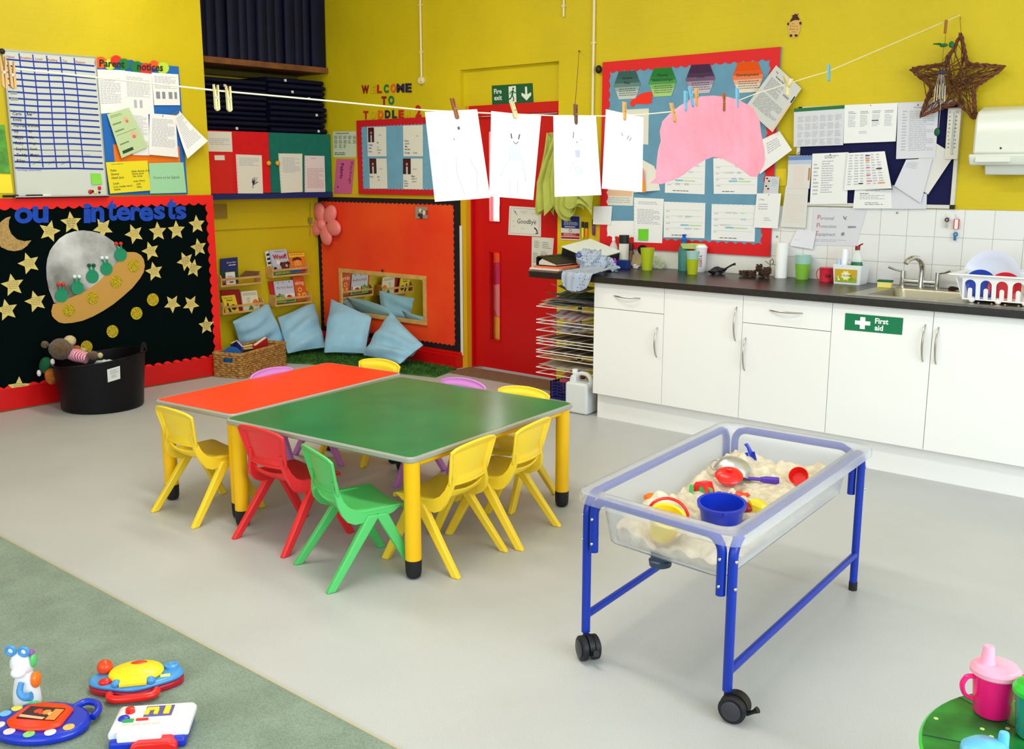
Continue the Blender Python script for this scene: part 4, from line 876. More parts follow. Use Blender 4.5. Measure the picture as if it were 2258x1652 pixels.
def marker(x, y0, y1, w_, body, cap_, label):
    a_, b_ = P(x, y0, .012), P(x, y1, .012); m_ = a_*.62+b_*.38; r_ = w_/2*3.1/1000*.9
    t = thing('highlighter_pen', label, 'pen', b_)
    obj('barrel', MB().tube([b_, b_*.95+a_*.05, m_], [r_*.8, r_, r_], 12), body, t, world=True); obj('cap', MB().tube([m_, a_], [r_*1.02, r_*.95], 12), cap_, t, world=True)
marker(1285, 489, 524, 7, C((216, 226, 40), .4), BLACKP, 'yellow highlighter with black cap stuck to the wall beside the safety notice')
marker(1293, 490, 525, 8, C((250, 130, 20), .4), BLACKP, 'orange highlighter with black cap stuck to the wall')
marker(1309, 484, 519, 8, C((110, 40, 120), .4), BLACKP, 'purple pen stuck to the wall left of the red scalloped border')
# ================================================================ right part of the back wall
P = plane('y', BY)
bbd = thing('display_board', 'big pale blue board with red scalloped border above the worktop', 'display board', P(1500, 565, 0))
gx0, gx1, gz1, gz0 = P(1328.5, 137, .02).x, P(1721, 103, .02).x, P(1721, 103, .02).z, P(1691, 566, .02).z
hx0, hx1, hz1, hz0 = P(1342, 156, .02).x, P(1701, 128, .02).x, P(1701, 128, .02).z, P(1672, 541, .02).z
obj('backing', MB().bb((gx0, BY-.016, gz0), (gx1, BY, gz1)), mat('grey_blue_felt', (104, 152, 178), .95, var=.06, vscale=7), bbd, False, world=True)
mb = MB(); scallop(mb, (gx0, gx1, gz0, gz1), (hx0, hx1, hz0, hz1), lambda x, z, h: (x, BY-h, z), .062, .014, .016, .019)
obj('scalloped_border', mb, mat('red_border_card_right', (220, 20, 26), .6), bbd, False, world=True)
BB = ('y', BY-.0165)
def hexa(cx, cy, rx, ry, top, bot, lines, label):
    Pp = plane(*BB); cols = []; mb = MB(); N = 7; sl_ = -.06
    ms = [C(tuple(int(top[k]*(1-t)+bot[k]*t) for k in range(3)), .12) for t in (0, 0, .08, .35, .7, .95, 1)]
    W_ = lambda v: rx*(.62+.38*(1-abs(2*v-1)))
    pts = [(cx-W_(0), cy-ry), (cx+W_(0), cy-ry), (cx+rx, cy), (cx+W_(1), cy+ry), (cx-W_(1), cy+ry), (cx-rx, cy)]
    mb.prism(pts, lambda x, y: Pp(x, y+(x-cx)*sl_, .001), lambda x, y: Pp(x, y+(x-cx)*sl_, .0025), 0)
    for j in range(N):
        v0, v1 = j/N, (j+1)/N; q = [(cx-W_(v0), v0), (cx+W_(v0), v0)]
        if v0 < .5 < v1: q += [(cx+rx, .5)]
        q += [(cx+W_(v1), v1), (cx-W_(v1), v1)]
        if v0 < .5 < v1: q += [(cx-rx, .5)]
        mb.add([Pp(x, cy-ry+2*ry*v+(x-cx)*sl_, .0029) for x, v in q], [tuple(range(len(q)))], j)
    ms.append(INK)
    for k, t in enumerate(lines):
        g, gf, gw, gh, gy = glyphs(t, .02); s_ = ry*.24; w_ = gw*s_/.9; x0 = cx-w_/2; yb = cy-ry*.42+k*ry*.34
        mb.add([Pp(x0+a*s_/.9, yb-(b+gy)*s_+(x0+a*s_-cx)*sl_, .0032) for a, b in g], gf, N)
    for k in range(4):
        y = cy+ry*(.25+.15*k); x = cx-rx*.6
        while x < cx+rx*.6:
            w_ = random.uniform(2, 7); mb.add([Pp(a, b+(a-cx)*sl_, .0032) for a, b in ((x, y), (x, y+1.3), (x+w_, y+1.3), (x+w_, y))], [(0, 1, 2, 3)], N); x += w_+1.2
    tag(obj('hexagon_card', mb, ms, smooth=False), label, 'card', 'laminated hexagon cards on the big board')
hexa(1383, 187.5, 29.5, 31, (44, 92, 92), (196, 204, 196), ['Active', 'Play'], 'teal laminated hexagon card, leftmost on the big board')
hexa(1461, 181, 31, 31.5, (24, 120, 56), (170, 206, 130), ['Playing', 'Relationships'], 'green laminated hexagon card on the big board')
hexa(1544.5, 174, 32.5, 32, (66, 34, 76), (196, 186, 200), ['Unique', 'Child'], 'dark purple laminated hexagon card on the big board')
hexa(1649, 170, 34.5, 34, (226, 78, 26), (230, 216, 200), ['', 'Development'], 'orange laminated hexagon card, rightmost on the big board')
tag(obj('red_feather_cutout', cutout([(1391, 234), (1389, 226), (1395, 219), (1402, 216), (1410, 208), (1422, 204), (1436, 202), (1440, 209), (1437, 213), (1439, 218), (1436, 221), (1438, 226), (1428, 230), (1410, 229), (1401, 229), (1397, 235)], BB, .001, .002), C((240, 44, 20)), smooth=False), 'bright red feather-like paper cutout on the big blue board', 'paper cutout')
G_ = 'sheets pinned on the big board'
INKS = [PAPER, INK, GREY, LGREY, BLUEINK, REDINK, C((232, 190, 150)), C((120, 190, 220)), C((190, 216, 150))]
PINH = lambda n=9: [('c', .05+i*.9/(n-1), .025, .008, 2) for i in range(n)]
def tt(seed, r=4):
    R_ = random.Random(seed); m_ = []
    for j in range(r): m_ += [('r', .04, .22+j*.17, .96, .225+j*.17, 3), ('l', .06, .25+j*.17, .16, .3+j*.17, 1, 3)]
    for _ in range(7): u = R_.uniform(.2, .8); v = .16+R_.randrange(4)*.17+.05; m_.append(('l', u, v, u+.12, v+.06, 2, R_.choice((3, 7, 8, 2))))
    u = R_.uniform(.25, .5); m_ += [('r', u, .62, u+.2, .66, 7), ('r', u+.22, .63, u+.5, .66, 8), ('l', .2, .92, .6, .96, 1, 1)]
    return m_
paper('notice_sheet', 'warm white punched sheet behind the fourth hanging drawing', 'notice', [(1375, 242), (1431, 239), (1429.5, 319), (1385, 316)], BB, .001, [PAPW]+INKS[1:], PINH(), G_)
paper('notice_sheet', 'punched sheet with orange crayon marks low on the left of the big board', 'notice', [(1334, 417.5), (1397, 419), (1396, 454), (1333, 452)], BB, .001, [PAPW]+INKS[1:], [('r', .06, .05, .95, .4, 6), ('l', .1, .5, .9, .9, 3, 3)], G_)
paper('notice_sheet', 'white crumpled sheet left of the pink shape on the big board', 'notice', [(1416, 352), (1442, 366), (1465, 419), (1397, 425)], BB, .004, [PAPW]+INKS[1:], [], G_, curl=lambda u, v: .02*math.sin(u*4)*v)
paper('orange_strip', 'narrow pink and orange strip beside the fourth hanging drawing', 'strip', [(1414, 372), (1419, 372), (1424, 424), (1414, 424)], BB, .03, [C((240, 140, 130)), C((244, 150, 40))], [('r', 0, .5, 1, 1, 1)])
paper('timetable', 'timetable sheet left of centre, top half behind the pink shape', 'timetable', [(1469.5, 346), (1555.7, 348), (1553.6, 428.7), (1466, 425)], BB, .001, INKS, tt(1)+PINH(), G_)
paper('timetable', 'timetable sheet right of centre, top half behind the pink shape', 'timetable', [(1573, 349), (1672, 349), (1669, 428.7), (1574, 427.5)], BB, .001, INKS, tt(2)+PINH(), G_)
paper('notice_sheet', 'large blank white sheet behind the bottles at the lower left of the big board', 'notice', [(1339, 487), (1404, 487), (1404, 545), (1339, 545)], BB, .001, INKS, [], G_)
paper('notice_sheet', 'portrait sheet with punched edge above the green sticky note', 'notice', [(1398, 435.6), (1464, 438.6), (1460, 536.4), (1398, 534)], BB, .004, INKS, [('l', .15, .08, .8, .16, 2, 3), ('l', .12, .25, .9, .6, 10, 3)]+[('c', .03, v/12+.04, .007, 2) for v in range(12)], G_)
paper('timetable', 'lower left timetable on the big board, with a small blue entry', 'timetable', [(1464.3, 444.7), (1555.7, 447.7), (1553.6, 525.5), (1463.4, 523.4)], BB, .002, INKS, tt(3)+PINH(), G_)
paper('timetable', 'lower right timetable on the big board, with a green entry', 'timetable', [(1569.4, 449.9), (1667, 452.3), (1664, 533.4), (1568, 529)], BB, .001, INKS, tt(4)+PINH(), G_)
paper('notice_sheet', 'small blank sheet overlapping the left border of the big board', 'notice', [(1309, 455), (1350, 454.7), (1347, 496), (1307.6, 494.7)], BB, .006, INKS, [], G_)
paper('sticky_note', 'green sticky note low on the big blue board', 'sticky note', [(1407.4, 505), (1430, 505), (1429.5, 530.4), (1408.4, 529.5)], BB, .006, C((110, 206, 40)), curl=lambda u, v: .006*v*v)
paper('round_disc', 'black round disc behind the lime cup on the worktop', 'disc', [(1406, 540), (1427, 540), (1427, 561), (1406, 561)], BB, .002, BLACKP) if False else tag(obj('round_disc', cutout(ell(1417, 551, 11, 11), BB, .001, .006), BLACKP, smooth=False), 'black round disc on the wall behind the lime green cup', 'disc')
paper('laminated_sheet', 'slanting laminated sheet hanging over the top right corner of the big board', 'notice', [(1711.6, 144), (1767.6, 195), (1708.6, 292), (1648, 237.4)], BB, .012, [C((206, 206, 200), .1)]+INKS[1:], [('t', 'Play', .12, .1, .03, 1), ('t', 'Routine Chart', .2, .17, .03, 1, .02), ('l', .1, .22, .6, .5, 12, 2), ('l', .1, .54, .9, .86, 14, 2), ('r', .66, .3, .86, .34, 2), ('r', .95, .2, .99, .34, 1), ('r', .95, .4, .99, .98, 6)], G_, curl=lambda u, v: .03*v)
paper('notice_sheet', 'blank sheet pinned askew below the slanting laminated sheet', 'notice', [(1676, 310), (1719, 289), (1750, 331), (1679, 384)], BB, .006, INKS, [('l', .3, .2, .8, .6, 5, 3), ('c', .4, .04, .012, 1)], G_, curl=lambda u, v: .02*v)
paper('notice_sheet', 'small note with brown index tabs beside the big board corner', 'notice', [(1688, 388.7), (1719, 390), (1716, 428), (1683, 426)], BB, .004, [C((206, 210, 220))]+INKS[1:], [('l', .5, .15, .9, .6, 4, 3)]+[('r', .08+.16*(i % 2), .08+i//2*.15, .2+.16*(i % 2), .17+i//2*.15, 6 if i % 3 else 1) for i in range(12)], G_)
paper('notice_sheet', 'white note pinned over the lower right corner of the big board', 'notice', [(1669, 426.5), (1722.8, 426.5), (1715, 503.7), (1661.7, 502)], BB, .008, INKS, [('t', 'L Play', .12, .2, .05, 2), ('l', .12, .3, .5, .5, 3, 3), ('l', .4, .7, .7, .82, 2, 3), ('c', .5, .04, .014, 1)], G_)
WM = mat('white_enamel', (214, 212, 196), .35)
paper('yellow_card', 'yellow card scrap between the big board and the calendar', 'card', [(1705, 372), (1735, 372), (1735, 410), (1705, 410)], BK, .002, C((226, 200, 20)))
cal = thing('wall_calendar', 'spiral calendar with a sky picture over a blank sheet, left of the navy board', 'calendar', P(1755, 503, .02))
for nm, q, off, ms in (('lower_sheet', [(1733, 410), (1783, 412), (1776.5, 503), (1721, 500)], .022, [('l', .1, .2, .9, .9, 12, 3)]), ('picture_sheet', [(1739, 343.7), (1791, 342), (1785, 416), (1734.7, 415)], .024, [('r', 0, .02, 1, .14, 4), ('r', 0, .14, 1, .26, 7), ('r', .3, .3, .7, .95, 3), ('r', .9, .38, .97, .75, 6)])):
    c_ = [P(x, y, off) for x, y in q]
    obj(nm, sheet_mb(c_, (0, -1, 0), ms, .001), [C((222, 220, 214)), INK, GREY, C((226, 214, 204)), C((110, 140, 196)), REDINK, C((200, 120, 60)), C((180, 196, 220))], cal, False, world=True)
obj('binding', MB().tube([P(1740+i*3.1, 343-(i % 2)*2, .03) for i in range(17)], .002, 5).tube([P(1766+7*math.cos(a), 340-5*math.sin(a), .03) for a in [k*PI/6 for k in range(7)]], .0015, 5), BLACKP, cal, world=True)
# navy notice board
nb = thing('notice_board', 'navy felt notice board in an aluminium frame crowded with papers', 'notice board', P(1930, 460, 0))
nx0, nx1, nz1, nz0 = P(1762, 229, .02).x, P(2123, 219.7, .02).x, P(2123, 219.7, .02).z, P(2104, 460.7, .02).z
obj('felt_panel', MB().bb((nx0+.01, BY-.012, nz0+.01), (nx1-.01, BY, nz1-.01)), mat('navy_felt', (10, 14, 66), .95), nb, False, world=True)
f = .02; fr = MB().bb((nx0+f, BY-.02, nz1-f), (nx1-f, BY, nz1)).bb((nx0+f, BY-.02, nz0), (nx1-f, BY, nz0+f)).bb((nx0, BY-.02, nz0+f), (nx0+f, BY, nz1-f)).bb((nx1-f, BY-.02, nz0+f), (nx1, BY, nz1-f))
obj('frame', fr, C((214, 212, 200), .35), nb, False, world=True)
for a in (nx0, nx1-f):
    for b_ in (nz0, nz1-f): obj('corner_cap', MB().bb((a-.001, BY-.022, b_-.001), (a+f+.001, BY, b_+f+.001)), BLACKP, nb, False, world=True)
NBK = ('y', BY-.0205); G2 = 'papers pinned on the navy notice board'
def pins(): return [('c', .5, .035, .013, 1)]
PL = [C((216, 216, 222), .12)]+INKS[1:]
grid = [('l', .08+.15*i, .22+.2*j, .2+.15*i, .38+.2*j, 5, 3) for i in range(6) for j in range(4)]
paper('laminated_menu', 'laminated menu sheet with a green top edge, upper left on the navy board', 'notice', [(1751, 239.6), (1862.6, 231.6), (1859, 320), (1750, 324)], NBK, .006, PL+[C((30, 110, 60))], [('r', 0, 0, 1, .09, 9)]+grid, G2)
paper('menu_sheet', 'unlaminated menu sheet with four columns, upper middle on the navy board', 'notice', [(1862.6, 231.6), (1980, 227), (1975, 311.9), (1860, 316.4)], NBK, .004, INKS, [('l', .08+.23*i, .18, .24+.23*i, .26, 2, 2) for i in range(4)]+[('l', .08+.23*i, .28, .22+.23*i, .6, 8, 3) for i in range(4)]+[('l', .3, .7, .45, .78, 2, 3), ('r', .53, .42, .66, .44, 1)]+pins(), G2)
paper('laminated_sheet', 'shiny laminated list under the wicker star at the right of the navy board', 'notice', [(1980.4, 227), (2070.5, 227.7), (2063, 347.4), (1976, 350.8)], NBK, .007, PL, [('l', .4, .07, .8, .1, 1, 2), ('l', .12, .14, .24, .88, 14, 3), ('l', .3, .14, .92, .88, 22, 3)]+pins(), G2)
paper('notice_sheet', 'upright letter in the middle left of the navy board, a paper curling over it', 'notice', [(1791.6, 339), (1871.3, 335.7), (1868, 449.6), (1785.8, 451)], NBK, .004, INKS, [('l', .35, .05, .75, .12, 2, 2), ('l', .06, .2, .2, .85, 9, 3), ('l', .28, .15, .6, .8, 14, 3)]+pins(), G2)
paper('rota_sheet', 'curling colour-marked rota in the centre of the navy board', 'rota', [(1869, 337.6), (1951, 333.6), (1971, 415.7), (1861, 419.7)], NBK, .012, INKS+[C((240, 140, 60)), C((220, 90, 160))], [('l', .06+.14*i, .06, .16+.14*i, .9, 12, 3) for i in range(6)]+[('r', .48, .08, .6, .11, 4), ('r', .48, .16, .6, .19, 9), ('r', .48, .22, .58, .25, 9), ('r', .48, .4, .58, .43, 10), ('r', .72, .44, .86, .47, 1), ('r', .48, .6, .58, .63, 10), ('r', .48, .76, .6, .79, 10), ('r', .72, .82, .88, .85, 9), ('r', .3, .82, .4, .85, 1)], G2, curl=lambda u, v: .05*max(0, u-.4)*v)
paper('notice_sheet', 'landscape sheet below the colour-marked rota', 'notice', [(1885, 418), (1967, 418), (1966, 460), (1881, 460)], NBK, .003, INKS, [('l', .3, .04, .7, .1, 1, 2), ('l', .15, .2, .4, .28, 1, 1), ('l', .15, .3, .85, .55, 3, 3), ('l', .3, .68, .8, .85, 2, 2)], G2)
paper('notice_sheet', 'large blank sheet at the right with its corner sticking out beyond the list', 'notice', [(2058, 312), (2105, 341.5), (2046.6, 429), (1990, 392)], NBK, .0045, [C((222, 220, 214))]+INKS[1:], [], G2)
paper('notice_sheet', 'slanting thick packet of white sheets low on the navy board', 'notice', [(1999, 352), (2057, 349.5), (2030.8, 448), (1972.5, 410)], NBK, .009, PL, [('l', .1, .1, .5, .3, 4, 3)], G2, th=.006)
paper('plastic_wallet', 'clear wallet at the bottom of the navy board below the slanting packet', 'wallet', [(1968, 408), (2044, 428), (2042.7, 460.7), (1966, 460.7)], NBK, .002, PL, [], G2)
th_ = thing('thermometer', 'tall white wall thermometer on the right side of the navy board', 'thermometer', P(2100, 351, .02))
tc_ = [P(2092, 238, .026), P(2121, 238, .026), P(2112, 351, .026), P(2084, 351, .026)]
obj('scale_plate', sheet_mb(tc_, (0, -1, 0), [('t', 'C', .12, .1, .035, 1), ('t', '°C', .62, .1, .035, 1)]+[('t', str(50-10*i), .12, .18+i*.075, .022, 1, .02) for i in range(9)]+[('t', str(50-10*i), .62, .18+i*.075, .022, 1, .02) for i in range(9)]+[('r', .44, .12+i*.02, .56, .124+i*.02, 2) for i in range(36)], .008), [C((220, 218, 204), .3), INK, GREY], th_, False, world=True, bevel=.003)
a_, b_ = P(2106.5, 248, .038), P(2098.5, 338, .038)
obj('glass_tube', MB().cyl(a_, b_, .004, n=10).ball(b_, .007, 10), C((200, 204, 204), .1), th_, world=True)
paper('equipment_poster', 'laminated Personal Protection Equipment poster on the tiles', 'poster', [(1793.7, 459.6), (1911.6, 461.5), (1888, 543), (1787, 540)], ('y', BY-.009), .001, PL+[C((196, 100, 110))],
    [('t', 'P', .1, .3, .13, 9), ('t', 'ersonal', .158, .3, .09, 2), ('t', 'P', .1, .52, .13, 9), ('t', 'rotection', .158, .52, .09, 2), ('t', 'E', .1, .74, .13, 9), ('t', 'quipment', .158, .74, .09, 2), ('l', .05, .84, .8, .92, 2, 3),
     ('s', [(.6, .2), (.64, .28), (.66, .2)], .03, 2), ('s', [(.63, .24), (.67, .3)], .02, 2), ('p', [(.72, .46), (.88, .46), (.9, .5), (.74, .52)], 2), ('c', .66, .68, .05, 2)])
paper('notice_sheet', 'small blank sheet taped crooked on the tiles above the stacked green cups', 'notice', [(1758, 505.7), (1800, 511), (1793.7, 549.4), (1743, 541.5)], ('y', BY-.009), .004, [C((224, 224, 232))]+INKS[1:], [('l', .1, .6, .4, .65, 1, 3)], curl=lambda u, v: .01*v)
for x, y, lb in ((1714, 521.6, 'left of the crooked sheet'), (1979, 469, 'below the slanting packet')):
    q = P(x, y, .009); tag(obj('screw_cap', MB().lathe([(0.0, .005), (.006, .004), (.007, 0)][::-1], 14, T=T4(q, PI/2)), STEEL, smooth=True), 'small steel screw cap on the tiles, %s' % lb, 'screw cap')
def hookkey(x, y0, y1, kind, label):
    a_, b_ = P(x, y0, .012), P(x, y1, .012); t = thing('hanging_key' if kind != 'tag' else 'key_tag', label, 'key', b_)
    obj('hook', MB().box(a_+V((0, .001, .012)), (.016, .006, .022)).tube([a_+V((0, -.002, .01)), a_+V((0, -.014, 0)), a_+V((0, -.006, .004))], .0018, 6), C((226, 226, 222), .2), t, world=True)
    L_ = a_.z-b_.z
    if kind == 'tag':
        mb = MB(); w_ = .012
        mb.tube([(a_.x-w_, a_.y-.012, a_.z-.004), (a_.x+w_, a_.y-.012, a_.z-.004), (a_.x+w_, a_.y-.012, b_.z), (a_.x-w_, a_.y-.012, b_.z)], .0035, 6, closed=True)
        obj('tag_frame', mb, C((220, 50, 50), .4), t, world=True); obj('tag_card', MB().bb((a_.x-w_, a_.y-.013, b_.z), (a_.x+w_, a_.y-.011, a_.z-.006)), PAPER, t, False, world=True)
    else:
        m_ = C((60, 48, 40), .35) if kind == 'dark' else C((20, 110, 170), .4)
        obj('key_bow', MB().tube([(a_.x+math.cos(k*PI/5)*.009, a_.y-.012, a_.z-.012+math.sin(k*PI/5)*.009) for k in range(10)], .004, 6, closed=True), m_, t, world=True)
        obj('key_blade', MB().bb((a_.x-.003, a_.y-.0135, b_.z), (a_.x+.003, a_.y-.011, a_.z-.02)).bb((a_.x+.003, a_.y-.013, b_.z+L_*.1), (a_.x+.006, a_.y-.0115, b_.z+L_*.3)).bb((a_.x-.008, a_.y-.016, b_.z+.003), (a_.x-.003, a_.y-.014, a_.z-.02)), m_ if kind != 'dark' else STEEL, t, False, world=True)
hookkey(2090, 480, 503, 'dark', 'bunch of dark keys on a white hook on the tiles')
hookkey(2111.5, 482, 505, 'tag', 'red framed key tag on the tiles beside the dark keys')
hookkey(2109, 512, 531, 'blue', 'blue topped key on the tiles below the red tag')
# paper towel dispenser
dsp = thing('paper_towel_dispenser', 'white paper towel dispenser on the yellow wall at the right edge', 'dispenser', P(2200, 390, 0))
dx0, dz1, dz0 = P(2143, 341, .2).x, P(2170, 238, .10).z, P(2140, 341, .2).z
x0 = P(2137, 341, .2).x; x1 = x0+.33; ztop = P(2175, 240, .2).z; zm = P(2137, 341, .2).z; zl = P(2144, 365, .2).z; zs_ = P(2166, 386, .16).z
WPL = C((224, 226, 214), .18)
prof = [(BY, zm), (BY-.2, zm), (BY-.195, zm+(ztop-zm)*.75), (BY-.17, ztop-.01), (BY-.10, ztop+.015), (BY, ztop+.02)]
obj('cover', MB().prism(prof, lambda y, z: V((x0+.012, y, z)), lambda y, z: V((x1-.012, y, z))), WPL, dsp, world=True, bevel=.014)
obj('lower_tray', MB().prism([(BY, zm+.002), (BY-.215, zm+.002), (BY-.215, zm-.012), (BY-.19, zl), (BY, zl)], lambda y, z: V((x0, y, z)), lambda y, z: V((x1, y, z))), WPL, dsp, world=True, bevel=.008)
obj('outlet', MB().prism([(BY, zl+.002), (BY-.17, zl+.002), (BY-.15, zs_), (BY, zs_)], lambda y, z: V((x0+.07, y, z)), lambda y, z: V((x1-.06, y, z))), C((206, 210, 200), .2), dsp, world=True, bevel=.006)
obj('label_recess', MB().bb((x0+.035, BY-.217, zm-.04), (x0+.20, BY-.2, zm-.012)), WPL, dsp, False, world=True, bevel=.004)
obj('lock', MB().cyl((x0+.15, BY-.202, zm+.03), (x0+.15, BY-.19, zm+.03), .005, n=10), INK, dsp, world=True)
# bear sticker
bs = thing('bear_sticker', 'small round-bellied bear shaped sticker high on the yellow wall', 'sticker', P(1750, 82, .001))
DB = C((60, 14, 8))
o1 = [(x*.0726+1700, y*.0726) for x, y in ((700, 380), (760, 400), (800, 415), (840, 395), (815, 470), (870, 570), (880, 610), (930, 660), (940, 740), (900, 790), (900, 900), (850, 1000), (830, 1080), (800, 1140), (600, 1150), (550, 1100), (540, 1010), (510, 900), (510, 790), (480, 730), (490, 680), (550, 660), (640, 540), (620, 470), (680, 440))]
obj('body', cutout(o1, BK, .001, .001), C((214, 170, 90)), bs, False, world=True)
hat = [(x*.0726+1700, y*.0726) for x, y in ((565, 680), (600, 600), (660, 510), (630, 475), (690, 455), (740, 415), (790, 440), (835, 405), (805, 480), (860, 560), (870, 605), (830, 615), (740, 605), (640, 640))]
obj('cap', cutout(hat, BK, .0022, .0006), DB, bs, False, world=True)
for cx, cy, r1, r2 in ((525, 728, 32, 45), (893, 705, 36, 48), (608, 1082, 46, 44), (762, 1078, 52, 40)):
    obj('paw', cutout(ell(1700+cx*.0726, cy*.0726, r1*.0726, r2*.0726, 16), BK, .0022, .0006), DB, bs, False, world=True)
for t, bx in (('No.', (1746, 50, 1752, 54)), ('Every', (1742, 56, 1760, 60)), ('Bear Is', (1741, 62, 1760, 66)), ('1st', (1747, 68, 1755, 72))):
    letter(t, bx, BK, .0022, .0003, C((150, 110, 30)), '', '', 'lettering', bold=0, parent=bs)
tag(obj('pipe_knob', MB().ball(P(1320, 153, .02), (.022, .02, .028), 14), BLACKP), 'black round knob at the top left corner of the big board', 'knob')
# wicker star
TW = mat('dark_twig', (104, 60, 32), .8, var=.35, vscale=40, bump=.6, bscale=90)
ws = thing('wicker_star', 'big brown twig star hanging on the yellow wall above the navy board', 'star decoration', P(2119, 74, .07))
tips = [(2119, 76), (2133.4, 141), (2213, 148), (2147, 193), (2150, 261), (2109, 226), (2031, 256), (2056, 191), (2010, 152), (2083, 142)]
tp = [P(x, y, .07) for x, y in tips]
mb = MB()
for s_ in range(3):
    path = []
    for i in range(10):
        a_, b_ = tp[i], tp[(i+1) % 10]
        for k in range(8):
            q = a_.lerp(b_, k/8); w_ = (i*8+k)*1.25+s_*2*PI/3; path.append(q+V((math.sin(w_)*.007, math.cos(w_)*.008, math.cos(w_*1.3)*.007)))
    mb.tube(path, .0062, 6, closed=True)
obj('twig_frame', mb, TW, ws, world=True)
mb = MB(); ctr = sum(tp, V((0, 0, 0)))/10
R_ = random.Random(5)
for i in range(85):
    e1 = R_.randrange(10); e2 = (e1+R_.choice((1, 2, 3, 4, 5, 6))) % 10
    a_ = tp[e1].lerp(tp[(e1+1) % 10], R_.random()); b_ = tp[e2].lerp(tp[(e2+1) % 10], R_.random())
    # keep twigs inside the star: pull through the centre region
    m_ = (a_+b_)/2; d_ = (m_-ctr); 
    if (a_-b_).length > .12: m_ = ctr+d_*.45+V((R_.uniform(-.05, .05), 0, R_.uniform(-.05, .05)))
    off_ = V((0, R_.uniform(-.02, .02), 0)); mb.tube([a_, (a_+m_)/2+off_, m_+off_, (b_+m_)/2+off_, b_], R_.uniform(.0013, .0028), 4)
obj('twig_web', mb, TW, ws, world=True)
obj('hanging_string', MB().tube([P(2119, 76, .06), P(2117, 45, .03), P(2118, 38, .0)], .0015, 5), C((120, 90, 30)), ws, world=True)
# wind chime with leaf ornament
wc_ = thing('wind_chime', 'little wind chime with silver tubes hanging in front of the twig star', 'wind chime', P(2077, 160, .16))
hkp = P(2087, 45, .16)
obj('wooden_clip', MB().tube([P(2087, 44, .16), P(2084, 74, .16)], .008, 6, sx=.6), C((150, 96, 30)), wc_, world=True)
obj('thread', MB().tube([P(2085, 74, .16), P(2084, 92, .16), P(2080, 108, .16), P(2077, 158, .16)], .001, 4), INK, wc_, world=True)
mb = MB(); mb.ball(P(2081, 100, .16), (.022, .01, .010), 10).ball(P(2098, 98, .16), (.014, .01, .017), 10).ball(P(2070, 97, .16), (.014, .008, .006), 8).ball(P(2062, 97, .16), (.012, .006, .004), 8)
obj('green_figure', mb, C((16, 100, 40)), wc_, world=True)
obj('top_disc', MB().lathe([(.024, 0), (.027, .004), (.024, .010), (0, .014)], 18, T=T4(P(2077, 163, .16))), C((40, 60, 96), .3), wc_, world=True)
for dx, y0, y1 in ((-13, 192, 225), (-8, 186, 222), (-3, 188, 219), (4, 184, 218), (8, 190, 224)):
    obj('chime_tube', MB().tube([P(2076+dx, y0, .16), P(2074+dx*1.1, y1, .16)], .0032, 8).tube([P(2077+dx*.5, 164, .16), P(2076+dx, y0, .16)], .0008, 4), CHROME, wc_, world=True)
obj('tail_thread', MB().tube([P(2077, 165, .16), P(2074, 230, .16), P(2070, 282, .16)], .001, 4), C((210, 210, 210)), wc_, world=True)
obj('leaf_weight', MB().ball(P(2066, 291, .16), (.015, .005, .022), 12), C((12, 84, 50)), wc_, world=True)
# ================================================================ washing line, drawings and pegs
DPT = lambda x: 1/(.44-.000125*x)
def Lp(x, y, xd=None, near=0): d = DPT(x if xd is None else xd)-near; return EP+ray(x, y)*d
ROPE = C((226, 220, 190), .8)
line_px = [(-300, 118), (0, 148), (240, 174), (480, 200), (720, 222), (935, 243), (1085, 250), (1220, 255), (1330, 256), (1418, 252.5), (1480, 246.5), (1500, 236), (1536, 217), (1570, 213), (1598, 214.7), (1630, 221), (1663, 208), (1780, 171), (1825, 158)]
lp_ = [Lp(*q) for q in line_px]
# last leg runs to a hook on the wall beside the star
lp_.append(P(2117, 33, .004))
tag(obj('washing_line', MB().tube(lp_, .0022, 6), ROPE), 'thin cream washing line strung across the room from left edge to the star', 'washing line')
ldir = (Lp(1300, 250)-Lp(900, 250)).normalized(); lnrm = V((0, 0, 1)).cross(ldir).normalized()
if lnrm.dot(Lp(1100, 250)-EP) > 0: lnrm = -lnrm
def drawing(c, label, marks, curl, seed):
    q = [Lp(c[0][0], c[0][1]), Lp(c[1][0], c[1][1]), Lp(c[2][0], c[2][1], c[1][0]), Lp(c[3][0], c[3][1], c[0][0])]
    q = [p+lnrm*.004 for p in q]
    o = obj('childs_drawing', sheet_mb(q, lnrm, marks, .0006, curl), [C((224, 224, 232), .8), C((186, 186, 204)), C((90, 90, 96)), C((205, 205, 222))])
    tag(o, label, 'drawing', 'pencil drawings pegged on the washing line')
drawing([(935, 247), (1050, 241), (1079, 436), (957, 445)], 'first and largest pegged drawing from the left, hanging tilted', [('c', .58, .2, .02, 2), ('s', [(.5, .3), (.58, .28), (.64, .2)], .006, 1), ('c', .46, .32, .008, 2), ('s', [(.45, .5), (.42, .7), (.5, .95)], .008, 1), ('s', [(.7, .55), (.8, .7), (.75, .9)], .008, 1), ('p', [(.5, .6), (.7, .6), (.75, .75), (.52, .75)], 3)][:5], lambda u, v: .012*math.sin(u*PI)*v, 1)
